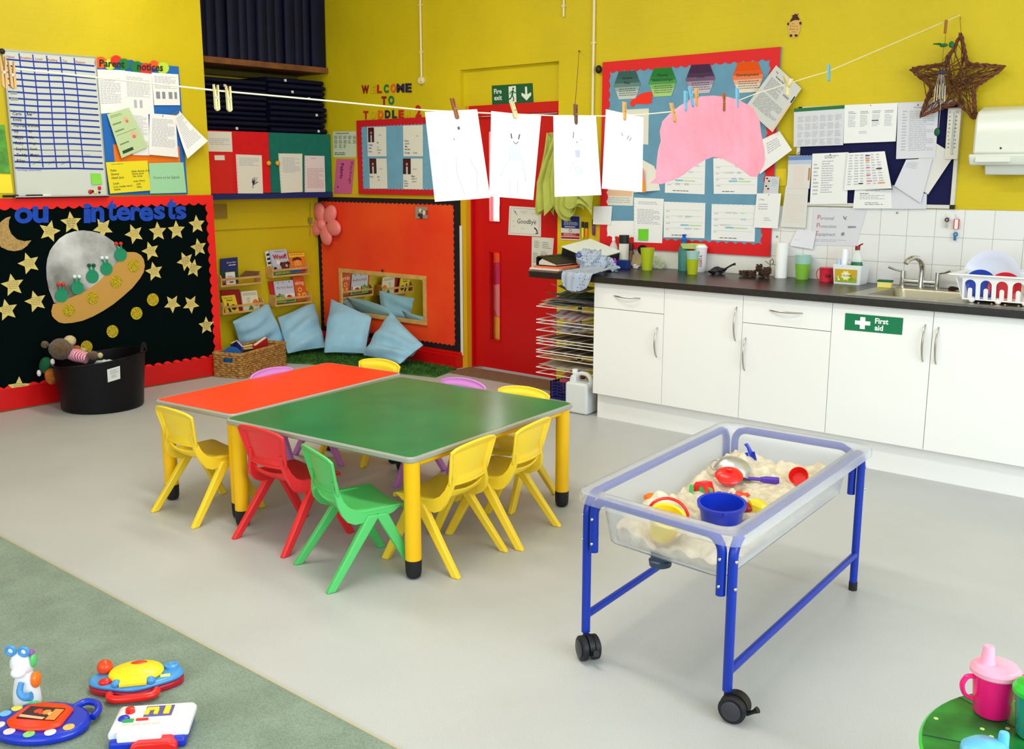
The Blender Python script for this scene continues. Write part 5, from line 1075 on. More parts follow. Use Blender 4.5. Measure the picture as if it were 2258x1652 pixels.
drawing([(1081, 245), (1191, 256), (1174, 441), (1077, 433)], 'second pegged drawing from the left, a faint figure in a skirt', [('s', [(.4, .24), (.42, .3)], .02, 2), ('s', [(.58, .24), (.56, .3)], .02, 2), ('s', [(.45, .33), (.5, .36), (.56, .33)], .008, 2), ('p', [(.4, .38), (.6, .38), (.6, .56), (.36, .56)], 3), ('s', [(.4, .5), (.2, .75), (.75, .78), (.62, .5)], .007, 1), ('p', [(.25, .62), (.7, .58), (.66, .68), (.24, .7)], 3), ('s', [(.38, .78), (.38, .95)], .006, 1), ('s', [(.55, .78), (.55, .95)], .006, 1)], lambda u, v: .02*math.sin(u*PI)*(v-.2), 2)
drawing([(1218, 254), (1312, 257), (1324, 430), (1221, 434)], 'third pegged drawing from the left, overlapping the lime aprons', [('s', [(.44, .2), (.42, .28)], .012, 2), ('c', .5, .33, .008, 2), ('c', .6, .3, .006, 2), ('p', [(.44, .43), (.56, .43), (.54, .52), (.46, .52)], 1), ('p', [(.42, .62), (.6, .62), (.58, .74), (.42, .74)], 3), ('s', [(.4, .56), (.3, .72)], .006, 1)], lambda u, v: .01*math.sin(u*PI)*v, 3)
drawing([(1334, 241), (1417, 259), (1414, 424), (1325, 416)], 'fourth pegged drawing from the left, nearest the pink shape', [('s', [(.4, .26), (.44, .3)], .008, 2), ('s', [(.6, .28), (.54, .33)], .008, 2), ('s', [(.66, .3), (.6, .35)], .008, 2)], lambda u, v: .015*math.sin(u*PI)*v, 4)
pk = [(1452, 290), (1458, 268), (1475, 252), (1500, 232), (1520, 219), (1545, 212.5), (1570, 211), (1605, 214), (1630, 222), (1655, 237), (1672, 262), (1678, 292), (1680, 312), (1682, 330), (1684, 352), (1682, 366), (1676, 378), (1668, 391), (1655, 389), (1640, 378), (1615, 362), (1595, 351), (1570, 346), (1552, 352), (1528, 368), (1505, 385), (1480, 398), (1455, 406), (1432, 404), (1444, 392), (1446, 360), (1450, 330), (1455, 312)]
def pkf(x, y, o): q = Lp(x, y); return q+lnrm*(o+.006*math.sin(x*.05)*math.sin(y*.06))
tag(obj('pink_paper_shape', MB().prism(pk, lambda x, y: pkf(x, y, .004), lambda x, y: pkf(x, y, .0055)), mat('pink_crumpled_paper', (236, 150, 168), .8, var=.09, vscale=6, bump=.8, bscale=11), smooth=False), 'large pink cut paper shape pegged at the right end of the washing line', 'paper shape')
def peg(x, y0, y1, lean, col, label, spread=.12, name='clothes_peg'):
    a_, b_ = Lp(x-lean, y0, x), Lp(x+lean, y1, x); a_ += lnrm*.006; b_ += lnrm*.006; up_ = (a_-b_); Lh = up_.length; up_.normalize(); sd = up_.cross(lnrm).normalized()
    t = thing(name, label, 'clothes peg', b_, 0, 'clothes pegs on the washing line')
    for s in (-1, 1):
        prof = [(0.0005, 0), (.0062, .08), (.0062, .45), (.0045+spread*.02, 1), (.0005+spread*.045, 1), (.0012, .55)]
        obj('peg_leg', MB().prism([(s*p_, q_*Lh) for p_, q_ in prof], lambda p_, q_: b_+sd*p_+up_*q_-lnrm*.005, lambda p_, q_: b_+sd*p_+up_*q_+lnrm*.005), col, t, False, world=True)
    c_ = b_+up_*Lh*.5; obj('spring', MB().tube([c_-lnrm*.0058, c_+lnrm*.0058], .0028, 8).tube([c_+lnrm*.006-sd*.007, c_+lnrm*.006+sd*.007], .0009, 5), STEEL, t, world=True)
WD, WD2, PW_, BL_ = C((206, 160, 96)), C((150, 90, 46)), C((222, 208, 150)), C((110, 176, 206), .4)
for a_ in ((6, 124, 196, 3, WD, 'wooden peg at the far left edge of the picture'), (25, 135, 197, 3, WD, 'wooden peg second from the left, over the whiteboard grid'), (475, 187, 245, 2, PW_, 'pale peg over the navy mats, left of its pair'), (502, 190, 247, 2, PW_, 'pale peg with a dirty leg over the navy mats, right of its pair'),
    (1000, 217, 263, 6, WD2, 'tilted brown peg holding the first drawing'), (1131, 224, 262, 6, PW_, 'pale yellow peg holding the second drawing'), (1266.5, 230, 275, 0, C((110, 70, 50)), 'dark weathered peg holding the third drawing'), (1374, 225, 266, 0, WD, 'wooden peg holding the fourth drawing'),
    (1482, 227, 270, 5, WD, 'wooden peg on the left shoulder of the pink shape'), (1509, 201, 246, 0, BL_, 'pale blue peg left of the close pair on the pink shape'), (1522, 192, 236, 4, BL_, 'pale blue peg touching a wooden peg on the pink shape'), (1533, 195, 235, 0, WD, 'wooden peg touching the pale blue peg on the pink shape'),
    (1593, 205.6, 246, 0, WD2, 'wooden peg right of the middle of the pink shape'), (1623, 194, 238, 0, BL_, 'pale blue peg at the right end of the pink shape'), (1735, 171, 213, 0, PW_, 'cream peg splayed open in front of the slanting laminated sheet'), (1825, 142, 180, 0, BL_, 'pale blue peg alone near the top right end of the line')):
    peg(*a_, spread=.1 if a_[0] != 1735 else .9)
sa = P(1277, 113, .008); tag(obj('red_string', MB().tube([sa, P(1274, 170, .0)*.5+Lp(1271, 170)*.5, Lp(1266.5, 252)], .0016, 5)
.ball(sa, .006, 8), C((110, 36, 24))), 'dark red string from the wall down to the dark weathered peg', 'string')
# ================================================================ kitchen units
CY = 5.03; LAM = mat('white_laminate', (240, 240, 236), .22)
XS = [px(0, 0, -1).x*0-3.655, -3.147, -2.636, -2.123, -1.607, -1.095, -.58]
P = plane('y', CY)
ZB, ZT = .165, .866; zd = P(1308.5, 677).z
def bow(t, a, b, out=.03):
    a, b = V(a), V(b); pts = []
    for i in range(11):
        u = i/10; pts.append(a.lerp(b, u)+V((0, -out*math.sin(PI*u)**.6, 0)))
    return obj('handle', MB().tube([p+V((0, 0, 0)) for p in pts], [.0035+.002*math.sin(PI*i/10) for i in range(11)], 10), STEEL, t, world=True)
def unit(x0, x1, doors, drawer, label):
    t = thing('base_cabinet', label, 'kitchen cabinet', ((x0+x1)/2, 5.4, 0), 0, 'white kitchen base cabinets')
    obj('carcass', MB().bb((x0, CY+.02, ZB), (x0+.016, 5.72, ZT)).bb((x1-.016, CY+.02, ZB), (x1, 5.72, ZT)).bb((x0+.016, CY+.02, ZB), (x1-.016, 5.72, ZB+.016)).bb((x0+.016, 5.71, ZB+.016), (x1-.016, 5.72, ZT)), LAM, t, False, world=True)
    obj('plinth', MB().bb((x0, CY+.055, 0), (x1, CY+.075, ZB)), LAM, t, False, world=True)
    top = ZT-.002
    if drawer:
        d = obj('drawer', MB().bb((x0+.0015, CY, zd+.0015), (x1-.0015, CY+.018, top)), LAM, t, False, world=True, bevel=.001)
        a, b = P(*drawer[0]), P(*drawer[1]); bow(d, a, b); top = zd-.0015
    n = len(doors); w_ = (x1-x0)/n
    for i, h in enumerate(doors):
        d = obj('door', MB().bb((x0+i*w_+.0015, CY, ZB), (x0+(i+1)*w_-.0015, CY+.018, top)), LAM, t, False, world=True, bevel=.001)
        if h: a, b = P(*h[0]), P(*h[1]); a.x = b.x = (a.x+b.x)/2; bow(d, a, b)
    return t
unit(XS[0], XS[1], [((1450, 722), (1448, 788))], ((1354, 652), (1412, 658)), 'white cabinet with a drawer at the left end of the worktop')
unit(XS[1], XS[2], [((1625, 677), (1622, 752))], None, 'white single door cabinet with no drawer between the two drawer units')
unit(XS[2], XS[3], [((1645, 745), (1642, 817))], ((1697, 684), (1770, 691)), 'white cabinet with a drawer left of the First aid door')
unit(XS[3], XS[5], [((2039, 716), (2037, 798)), ((2069, 722), (2065, 803))], None, 'white two door sink cabinet with the First aid sign')
unit(XS[5], XS[6], [None], None, 'white cabinet cut by the right edge of the picture')
paper('first_aid_sign', 'green First aid sign with white cross on a cabinet door', 'sign', [(1864.3, 690.4), (1992, 701.5), (1989, 738.6), (1862.3, 727.2)], ('y', CY), .0005, [C((8, 118, 74), .3), C((240, 244, 240), .3)],
    [('p', [(.27, .15), (.36, .15), (.36, .38), (.45, .38), (.45, .62), (.36, .62), (.36, .86), (.27, .86), (.27, .62), (.18, .62), (.18, .38), (.27, .38)], 1), ('t', 'First', .53, .45, .31, 1, .03), ('t', 'aid', .53, .86, .31, 1, .03)], th=.0015)
WTM = mat('black_laminate_worktop', (34, 31, 30), .3, var=.25, vscale=40, spec=.6)
SKX0, SKX1, SKY0, SKY1 = -2.0, -1.58, 5.14, 5.58
w = MB(); z0 = .868
w.bb((-4.09, 4.995, z0), (SKX0, 5.752, WT)).bb((SKX1, 4.995, z0), (-.3, 5.752, WT)).bb((SKX0, 4.995, z0), (SKX1, SKY0, WT)).bb((SKX0, SKY1, z0), (SKX1, 5.752, WT))
w.prism([(-4.09, 4.995)]+[(-4.13-.055*math.sin(a), 5.05-.055*math.cos(a)) for a in [k*PI/2/6 for k in range(7)]]+[(-4.185, 5.752), (-4.09, 5.752)], lambda x, y: V((x, y, z0)), lambda x, y: V((x, y, WT)))
tag(obj('worktop', w, WTM, smooth=False), 'long black laminate worktop running over the white cabinets', 'worktop')
# sink
sk = thing('sink', 'stainless steel inset sink with a drainer under the dish rack', 'sink', (-1.8, 5.36, WT))
SST = mat('brushed_sink_steel', (176, 170, 150), .3, 1, bump=.05, bscale=80)
rim = MB(); a0, a1, b0, b1 = -2.08, -.75, 5.06, 5.66; e = .0015
for q in ((a0, b0, SKX0+.01, b1), (SKX1-.01, b0, a1, b1), (SKX0+.01, b0, SKX1-.01, SKY0+.01), (SKX0+.01, SKY1-.01, SKX1-.01, b1)): rim.bb((q[0], q[1], WT+.0005), (q[2], q[3], WT+.003))
for i in range(9): rim.cyl((SKX1+.14+i*.06, b0+.08, WT+.003), (SKX1+.14+i*.06, b1-.12, WT+.003), .005, n=8)
obj('rim_and_drainer', rim, SST, sk, True, world=True)
bw = MB(); bz = WT-.15
def basin():
    N = 8; pts0 = []; 
    ring = lambda x0, x1, y0, y1, z, r: [V((cx+math.cos(a)*r, cy+math.sin(a)*r, z)) for (cx, cy, s) in ((x1-r, y1-r, 0), (x0+r, y1-r, 1), (x0+r, y0+r, 2), (x1-r, y0+r, 3)) for a in [(s+k/6)*PI/2 for k in range(7)]]
    R = [ring(SKX0+.008, SKX1-.008, SKY0+.008, SKY1-.008, WT+.002, .04), ring(SKX0+.012, SKX1-.012, SKY0+.012, SKY1-.012, WT-.01, .045), ring(SKX0+.03, SKX1-.03, SKY0+.03, SKY1-.03, bz+.02, .06), ring(SKX0+.06, SKX1-.06, SKY0+.06, SKY1-.06, bz, .05)]
    n = len(R[0]); vs = sum(R, []); fs = []
    for i in range(3):
        for k in range(n): l = (k+1) % n; fs.append((i*n+k, (i+1)*n+k, (i+1)*n+l, i*n+l))
    fs.append(tuple(3*n+k for k in range(n))); bw.add(vs, fs)
basin(); obj('bowl', bw, SST, sk, world=True)
obj('plug', MB().lathe([(.028, 0), (.03, .004), (.02, .008), (0, .009)], 18, T=T4((-1.8, 5.36, bz))), CHROME, sk, world=True)
tp_ = plane('y', 5.68); ta, tb, tm = tp_(1989, 640), tp_(2066, 640), tp_(2030, 640)
tap = thing('mixer_tap', 'chrome mixer tap with a curved spout and two lever handles behind the sink', 'tap', (tm.x, 5.68, WT))
z = WT+.003
obj('bridge', MB().tube([(ta.x, 5.68, z+.03), (tb.x, 5.68, z+.03)], .013, 12).cyl((tm.x, 5.68, z), (tm.x, 5.68, z+.055), .02, .016), CHROME, tap, world=True)
sp = [(tm.x, 5.68, z+.05), (tm.x, 5.68, z+.10), (tm.x-.004, 5.67, z+.135), (tm.x-.015, 5.645, z+.158), (tm.x-.03, 5.61, z+.164), (tm.x-.045, 5.575, z+.152), (tm.x-.05, 5.56, z+.135)]
obj('spout', MB().tube(sp, [.016, .016, .0155, .015, .0145, .0145, .0145], 14), CHROME, tap, world=True)
for nm, q, s in (('l', ta, -1), ('r', tb, 1)):
    v_ = obj('valve', MB().cyl((q.x, 5.68, z), (q.x, 5.68, z+.085), .017, .015), CHROME, tap, world=True)
    obj('lever', MB().tube([(q.x, 5.68, z+.08), (q.x+s*.04, 5.665, z+.088), (q.x+s*.075, 5.65, z+.103)], [.006, .0055, .0075], 10, sx=1.2), CHROME, tap, world=True)
# ---- things on the worktop; base given by the spot they stand on
def base(x, y): p = pz(x, y, WT); s = (p-EP).dot(FW)/FPX; return p, s
def cupm(name, label, cat, x, y, wt_, wb, h, mats, group=None, split=None, dz=0, rimh=.004, parent=None):
    p, s = base(x, y); r0, r1, H_ = wb*s/2, wt_*s/2, h*s; p.y += r0*.6; p.y = min(p.y, 5.745-r1)
    t = thing(name, label, cat, p+V((0, 0, dz)), 0, group)
    return t, r0, r1, H_
LIMEP = mat('lime_plastic', (176, 190, 20), .35, alpha=.93); TEALP = mat('frosted_teal_plastic', (170, 214, 200), .3, alpha=.85); GRNP = mat('green_plastic', (130, 190, 60), .35, alpha=.93)
def beaker(mb, r0, r1, H, z0=0, wall=.0018, m=0):
    mb.lathe([(0.0, z0+.002), (r0, z0), (r1, z0+H), (r1+.001, z0+H+.001), (r1-wall, z0+H), (r0-wall, z0+.006), (0, z0+.006)], 28, m, cap0=False, cap1=False)
t, r0, r1, H_ = cupm('stacked_beakers', 'lime green beaker in front of the black disc on the worktop', 'beaker', 1423, 596, 31, 22, 48, None)
mb = MB(); beaker(mb, r0, r1, H_); obj('beaker', mb, LIMEP, t)
t, r0, r1, H_ = cupm('stacked_beakers', 'lime and frosted beakers nested together before the tall white paper cup', 'beaker', 1523, 605, 30, 21, 50, None)
mb = MB(); beaker(mb, r0, r1*.93, H_*.66); obj('beaker', mb, LIMEP, t); mb = MB(); beaker(mb, r0*1.02, r1, H_*.72, H_*.28); obj('frosted_beaker', mb, TEALP, t)
t, r0, r1, H_ = cupm('stacked_beakers', 'green and frosted beakers nested together right of the white paper roll', 'beaker', 1765, 616, 36, 26, 52, None)
mb = MB(); beaker(mb, r0, r1*.93, H_*.64); obj('beaker', mb, GRNP, t); mb = MB(); beaker(mb, r0*1.02, r1, H_*.72, H_*.28); obj('frosted_beaker', mb, TEALP, t)
t, r0, r1, H_ = cupm('paper_cup', 'tall white paper coffee cup with domed lid and red lettering up its side', 'cup', 1540, 600, 29, 21, 53, None)
WPC = C((232, 232, 236), .5)
obj('cup', MB().lathe([(r0, 0), (r1, H_)], 28), WPC, t); obj('lid', MB().lathe([(r1*1.05, H_-.003), (r1*1.07, H_+.003), (r1*.98, H_+.006), (r1*.8, H_+.018), (r1*.55, H_+.02), (0, H_+.02)], 28), C((240, 240, 240), .3), t)
g, gf, gw, gh, gy = glyphs('COSTA', .03); mb = MB(); vs = []
for (a, b) in g:
    zz = H_*(.22+.5*a/gw); rr = (r0+(r1-r0)*zz/H_)+.0006; th = -PI/2+.62+(-b/gh+.5)*.45; vs.append((math.cos(th)*rr, math.sin(th)*rr, zz))
mb.add(vs, gf); obj('lettering', mb, C((170, 20, 50)), t, False)
t, r0, r1, H_ = cupm('water_bottle', 'teal sports bottle with a blue cap behind the lime tray', 'bottle', 1511, 596, 24, 22, 62, None); t.location.y = 5.69
obj('bottle', MB().lathe([(0, 0), (r0, 0), (r1, H_*.7), (r1*.6, H_*.92), (r1*.45, H_)], 24), mat('teal_plastic', (60, 130, 120), .3), t)
obj('cap', MB().lathe([(r1*.5, H_), (r1*.55, H_+.02), (r1*.3, H_+.035), (r1*.42, H_+.05), (0, H_+.052)], 20), C((14, 90, 190), .3), t)
p, s = base(1534, 598); x_ = p.x; tz_ = py(1534, 549, 5.66).z
tr = thing('food_tray', 'pale lime plastic tray resting on top of the cups below the blue board', 'tray', (x_, 5.66, tz_))
obj('tray', MB().lathe([(.055, 0), (.068, .03), (.072, .032), (.066, .03), (.052, .004), (0, .004)], 4, T=T4((0, 0, 0), 0, 0, PI/4) @ M.Diagonal((1.2, .75, 1, 1))), mat('pale_lime_plastic', (196, 216, 120), .3), tr, ang=30, bevel=.002)
# paper roll
t, r0, r1, H_ = cupm('paper_roll', 'tall white paper roll standing on the worktop', 'paper roll', 1717, 613, 27, 27, 77, None)
obj('roll', MB().lathe([(r0*.3, 0), (r0, 0), (r0, H_), (r0*.3, H_), (r0*.3, H_*.9)], 32, cap0=False, cap1=False), C((244, 244, 240), .8), t); obj('core', MB().lathe([(r0*.3, .0), (r0*.3, H_-.001)], 20, cap1=False), C((170, 140, 100)), t)
# crumpled things
def crumple(c, r, seed, amp=.25, n=40, flat=0, mb=None, fr=(3, 7, 13)):
    R_ = random.Random(seed); ax = [V((R_.uniform(-1, 1), R_.uniform(-1, 1), R_.uniform(-1, 1))).normalized() for _ in range(9)]; ph = [R_.uniform(0, 6) for _ in range(9)]
    mb = mb or MB(); b = MB(); b.ball((0, 0, 0), 1, n); vs = []
    for p in b.v:
        d = 0
        for k in range(9): d += (1-2*abs(math.sin(p.dot(ax[k])*fr[k % 3]/1.6+ph[k])))*amp*(.5, .3, .16)[k % 3]
        q = V((p.x*r[0], p.y*r[1], p.z*r[2]))*(1+d)
        q = q+V(c)
        if q.z < flat: q.z = flat+.0008
        vs.append(q)
    return mb.add(vs, b.f)
p, s = base(1616, 600); z = WT
BIN = mat('black_plastic_bag', (28, 28, 34), .25)
t = thing('plastic_bag', 'crumpled black plastic bag with a knotted end on the worktop', 'bag', (p.x, 5.62, WT))
obj('bag', crumple((0, 0, .022), (.062, .05, .03), 3, .3), BIN, t, ang=50)
obj('knot', MB().tube([(.04, 0, .03), (.07, 0, .05), (.1, 0, .066), (.115, 0, .07)], [.009, .005, .006, .009], 8), BIN, t)
t = thing('dried_cones', 'dark dried cones with a green twig in clear wrap beside the paper roll', 'dried flowers', (-2.83, 5.62, WT))
R_ = random.Random(4); CONE = C((70, 46, 34), .7)
for i in range(16):
    q = (-.11+.011*i+R_.uniform(-.01, .01), R_.uniform(-.04, .04), .02+(.024 if i > 6 and i % 2 else 0)+(.02 if i in (9, 12) else 0)); mb = MB()
    for k in range(14):
        a = k*2.4; mb.ball((q[0]+math.cos(a)*.012, q[1]+math.sin(a)*.012, q[2]-.014+k*.0022), (.011, .011, .006), 6)
    obj('cone', mb, CONE, t)
obj('twig', MB().tube([(.03, 0, .04), (.055, 0, .075), (.05, .0, .10), (.065, 0, .115), (.075, 0, .10), (.07, 0, .085)], .003, 6).tube([(.05, 0, .08), (.02, 0, .10)], .002, 5).tube([(.055, 0, .085), (.085, 0, .08)], .002, 5), C((80, 84, 40)), t)
p, s = base(1458, 590)
tag(obj('clear_bag', crumple((p.x+.02, 5.70, WT+.03), (.06, .04, .045), 8, .3, flat=WT+.001), mat('clear_film', (206, 218, 180), .15, alpha=.45)), 'crumpled clear plastic bag right of the lime green beaker', 'bag')
# red salt mug
t, r0, r1, H_ = cupm('mug', 'red plastic mug with a taped name label and loop handle', 'mug', 1819, 621, 33, 31, 29, None)
REDM = C((222, 40, 62), .35)
obj('body', MB().lathe([(0, .001), (r0, 0), (r1, H_), (r1*1.03, H_+.003), (r1*.95, H_+.002), (0, H_+.004)], 28), REDM, t)
obj('handle', MB().tube([(-r1*.95+.0-math.sin(a)*.024, 0, H_*.5+math.cos(a)*H_*.42) for a in [k*PI/8 for k in range(9)]], .0028, 8), REDM, t)
lb = obj('label', MB().prism([(-1, 0), (1, 0), (1, 1), (-1, 1)], lambda x, y: V((math.sin(x*.5+.55)*r0*.99, -math.cos(x*.5+.55)*r0*.99, H_*(.25+.45*y))), lambda x, y: V((math.sin(x*.5+.55)*r0*1.03, -math.cos(x*.5+.55)*r0*1.03, H_*(.25+.45*y)))), C((214, 90, 110), .3), t, False)
g, gf, gw, gh, gy = glyphs('Salto', .03); mb = MB(); mb.add([(math.sin((a/gw-.5)*.85+.55)*r0*1.045, -math.cos((a/gw-.5)*.85+.55)*r0*1.045, H_*(.33+.3*b/gh)) for a, b in g], gf); obj('lettering', mb, C((80, 10, 30)), t, False)
# soap caddy
p0, s = base(1838, 624); p1, _ = base(1905, 630); w_ = 64*s; d_ = .12; h_ = 42*s
t = thing('plastic_tub', 'white plastic tub with a sunny yellow label beside the sink', 'tub', (p0.x+w_/2+.005, 5.62, WT))
mb = MB(); ring = lambda k, z, o=0: [((1 if i in (0, 3) else -1)*(w_/2*k-o), (1 if i in (0, 1) else -1)*(d_/2*k-o), z) for i in (0, 1, 2, 3)]
vs = ring(.9, 0)+ring(1, h_)+ring(1, h_, .003)+ring(.9, .004, .003); fs = [(3, 2, 1, 0)]+[(i, (i+1) % 4, 4+(i+1) % 4, 4+i) for i in range(4)]+[(4+i, 4+(i+1) % 4, 8+(i+1) % 4, 8+i) for i in range(4)]+[(8+i, 8+(i+1) % 4, 12+(i+1) % 4, 12+i) for i in range(4)]+[(12, 13, 14, 15)]
obj('tub', mb.add(vs, fs), C((232, 236, 236), .3), t, False, bevel=.003)
c = [V((-w_/2*.82, -d_/2*.985-.003, h_*.78)), V((w_/2*.72, -d_/2*.985-.003, h_*.78)), V((w_/2*.70, -d_/2*.92-.003, h_*.12)), V((-w_/2*.8, -d_/2*.92-.003, h_*.12))]
obj('label', sheet_mb(c, (0, -1, 0), [('p', [(0, 1), (0, .7), (.2, .6), (.4, .75), (.7, .55), (1, .7), (1, 1)], 1), ('p', [(.5+math.cos(k*PI/8)*(.24 if k % 2 else .17), .48-math.sin(k*PI/8)*(.44 if k % 2 else .3)) for k in range(16)], 2), ('c', .5, .48, .27, 3, .0003), ('t', 'FLORA', .38, .56, .16, 4, .02), ('c', .18, .8, .09, 3), ('c', .75, .75, .13, 5), ('c', .15, .62, .06, 3)], .0005), [C((206, 166, 40)), C((150, 176, 40)), C((250, 230, 80)), C((240, 242, 220)), C((60, 110, 60)), C((110, 160, 50))], t, False)
tx_, ty_ = t.location.x, t.location.y
t2 = thing('dish_soap_bottle', 'clear dish soap bottle with red flip cap and green label standing in the white tub', 'bottle', (tx_+.028, ty_+.005, WT+.008))
CLR = mat('clear_plastic', (236, 244, 240), .08, alpha=.42)
obj('bottle', MB().lathe([(0, 0), (.03, 0), (.034, .02), (.034, .07), (.027, .10), (.032, .135), (.022, .165), (.012, .18), (.012, .19)], 26, sy=.7), CLR, t2)
obj('label', MB().lathe([(.0345, .075), (.0348, .095), (.031, .118)], 26, sy=.72, cap0=False, cap1=False), C((10, 110, 70), .4), t2)
obj('cap', MB().cyl((0, 0, .185), (0, 0, .208), .014).tube([(.004, 0, .208), (.03, -.004, .222)], [.005, .004], 8), C((150, 24, 34), .4), t2)
t2 = thing('spray_bottle', 'slim white bottle standing in the white tub', 'bottle', (tx_-.05, ty_+.02, WT+.008)); obj('bottle', MB().lathe([(0, 0), (.02, 0), (.02, .17), (.015, .185), (.0, .19)], 20), C((238, 240, 242), .3), t2)
t2 = thing('spray_bottle', 'short pale blue bottle with a blue band in the white tub', 'bottle', (tx_-.075, ty_-.0, WT+.008)); obj('bottle', MB().lathe([(0, 0), (.014, 0), (.014, .10), (.01, .12), (.004, .135), (0, .137)], 18), C((176, 200, 224), .2), t2); obj('band', MB().lathe([(.0145, .075), (.0145, .08)], 18, cap0=False, cap1=False), C((20, 60, 160)), t2)
p, s = base(1948, 636); t = thing('sponge', 'yellow sponge with a green scourer top beside the tap', 'sponge', (p.x, p.y+.02, WT+.003), .15)
obj('foam', MB().box((0, 0, .016), (.075, .045, .032)), mat('yellow_foam', (236, 224, 130), .95, bump=.6, bscale=150), t, False, bevel=.004); obj('scourer', MB().box((0, 0, .0365), (.077, .047, .009)), C((30, 96, 70), .95), t, False)
tag(obj('tea_bag', crumple((-1.71, 5.62, WT+.012), (.03, .02, .014), 5, .2, 16, flat=WT+.0035), C((50, 24, 20), .9)), 'small dark crumpled cloth on the steel behind the dish rack', 'cloth')
# dish rack
rx0, rx1, ry0, ry1 = pz(2125, 663, WT).x-.0, -.85, 5.13, 5.52
DRK = C((240, 240, 238), .25); dr = thing('dish_rack', 'white plastic dish rack with arched slots on the drainer', 'dish rack', ((rx0+rx1)/2, (ry0+ry1)/2, WT+.003))
zb, zt_ = WT+.018, WT+.135; fl = .045
def inset(z): k = (z-zb)/(zt_-zb); return k*fl
mb = MB()
def fpan(x, z, h): return V((x, ry0-inset(z)*.35-h, z))
# front wall with arches: columns of quads leaving arch gaps
pitch = .072; nA = int((rx1-rx0)/pitch)
H_ = zt_-zb
for i in range(nA):
    xa = rx0+.018+i*pitch; cx = xa+pitch/2; R0 = .026
    N = 16
    out = [(cx+math.cos(a)*R0, zb+H_*.62+math.sin(a)*R0) for a in [PI*k/N for k in range(N+1)]]
    pts_o = [(cx+R0, zb+.006)]+out+[(cx-R0, zb+.006)]
    # frame around the arch
    fr_ = [(cx+pitch/2, zb+.006)]+[(cx+pitch/2*min(1, max(-1, 1.6*math.cos(a))), zb+H_*.62+(H_*.38)*min(1, 1.6*math.sin(a))) for a in [PI*k/N for k in range(N+1)]]+[(cx-pitch/2, zb+.006)]
    for a in range(len(pts_o)-1):
        q = [pts_o[a], fr_[a], fr_[a+1], pts_o[a+1]]
        mb.add([fpan(x, z, 0) for x, z in q]+[fpan(x, z, .003) for x, z in q], [(3, 2, 1, 0), (4, 5, 6, 7), (0, 1, 5, 4), (1, 2, 6, 5), (2, 3, 7, 6), (3, 0, 4, 7)])
    # central tongue
    tg = [(cx+.010, zb+.006)]+[(cx+math.cos(a)*.010, zb+H_*.42+math.sin(a)*.010) for a in [PI*k/8 for k in range(9)]]+[(cx-.010, zb+.006)]
    mb.prism(tg, lambda x, z: fpan(x, z, 0), lambda x, z: fpan(x, z, .003))
xe = rx0+.018+nA*pitch
obj('slotted_front', mb, DRK, dr, False, world=True)
mb = MB()
mb.add([(rx0+.018, ry0, zb), (rx0+.018, ry1, zb), (rx0-.02, ry1+.02, zt_), (rx0-.02, ry0-fl*.35, zt_)]+[(rx0+.021, ry0, zb), (rx0+.021, ry1, zb), (rx0-.017, ry1+.02, zt_), (rx0-.017, ry0-fl*.35, zt_)], [(0, 1, 2, 3), (7, 6, 5, 4), (0, 4, 5, 1), (1, 5, 6, 2), (2, 6, 7, 3), (3, 7, 4, 0)])
obj('left_end', mb, DRK, dr, False, world=True)
obj('back_panel', MB().bb((rx0, ry1, zb), (xe, ry1+.003, zt_)), DRK, dr, False, world=True)
obj('base', MB().bb((rx0+.018, ry0-.002, zb), (xe, ry1, zb+.006)), DRK, dr, False, world=True)
mb = MB(); mb.bb((rx0-.045, ry0-fl*.35-.02, zt_), (xe, ry0-fl*.35+.004, zt_+.007)).bb((rx0-.045, ry0-fl*.35+.004, zt_), (rx0-.012, ry1+.01, zt_+.007)).bb((rx0-.045, ry1+.01, zt_), (xe, ry1+.03, zt_+.007))
obj('rim', mb, DRK, dr, False, world=True, bevel=.002)
for i in range(5): obj('foot', MB().ball((rx0+.06+i*.12, ry0+.01, zb), (.016, .012, .015), 12), DRK, dr, world=True)
def plate(label, x, y, z, r, col, rz=0, rx=PI/2-.18, grp='plates in the dish rack'):
    t = obj('plate', MB().lathe([(0, .0), (r*.62, 0), (r*.7, .006), (r, .014), (r, .017), (r*.69, .010), (r*.62, .004), (0, .004)], 40, T=T4((x, y, z), rx, 0, rz)), col)
    return tag(t, label, 'plate', grp)
c_ = py(2187, 612, 5.42); plate('large white plate standing upright in the dish rack', c_.x, 5.42, c_.z, .137, C((214, 220, 236), .25), rx=PI/2-.12)
plate('blue plate behind the first arches of the dish rack', c_.x-.0, 5.24, zb+.06, .078, C((24, 60, 170), .3), rx=PI/2-.1)
plate('red plate behind the second arch of the dish rack', c_.x+.105, 5.26, zb+.055, .075, C((206, 24, 40), .3), .3, PI/2-.1)
plate('beige plate at the right of the dish rack', c_.x+.26, 5.24, zb+.06, .072, C((184, 158, 134), .3), .2, PI/2-.1)
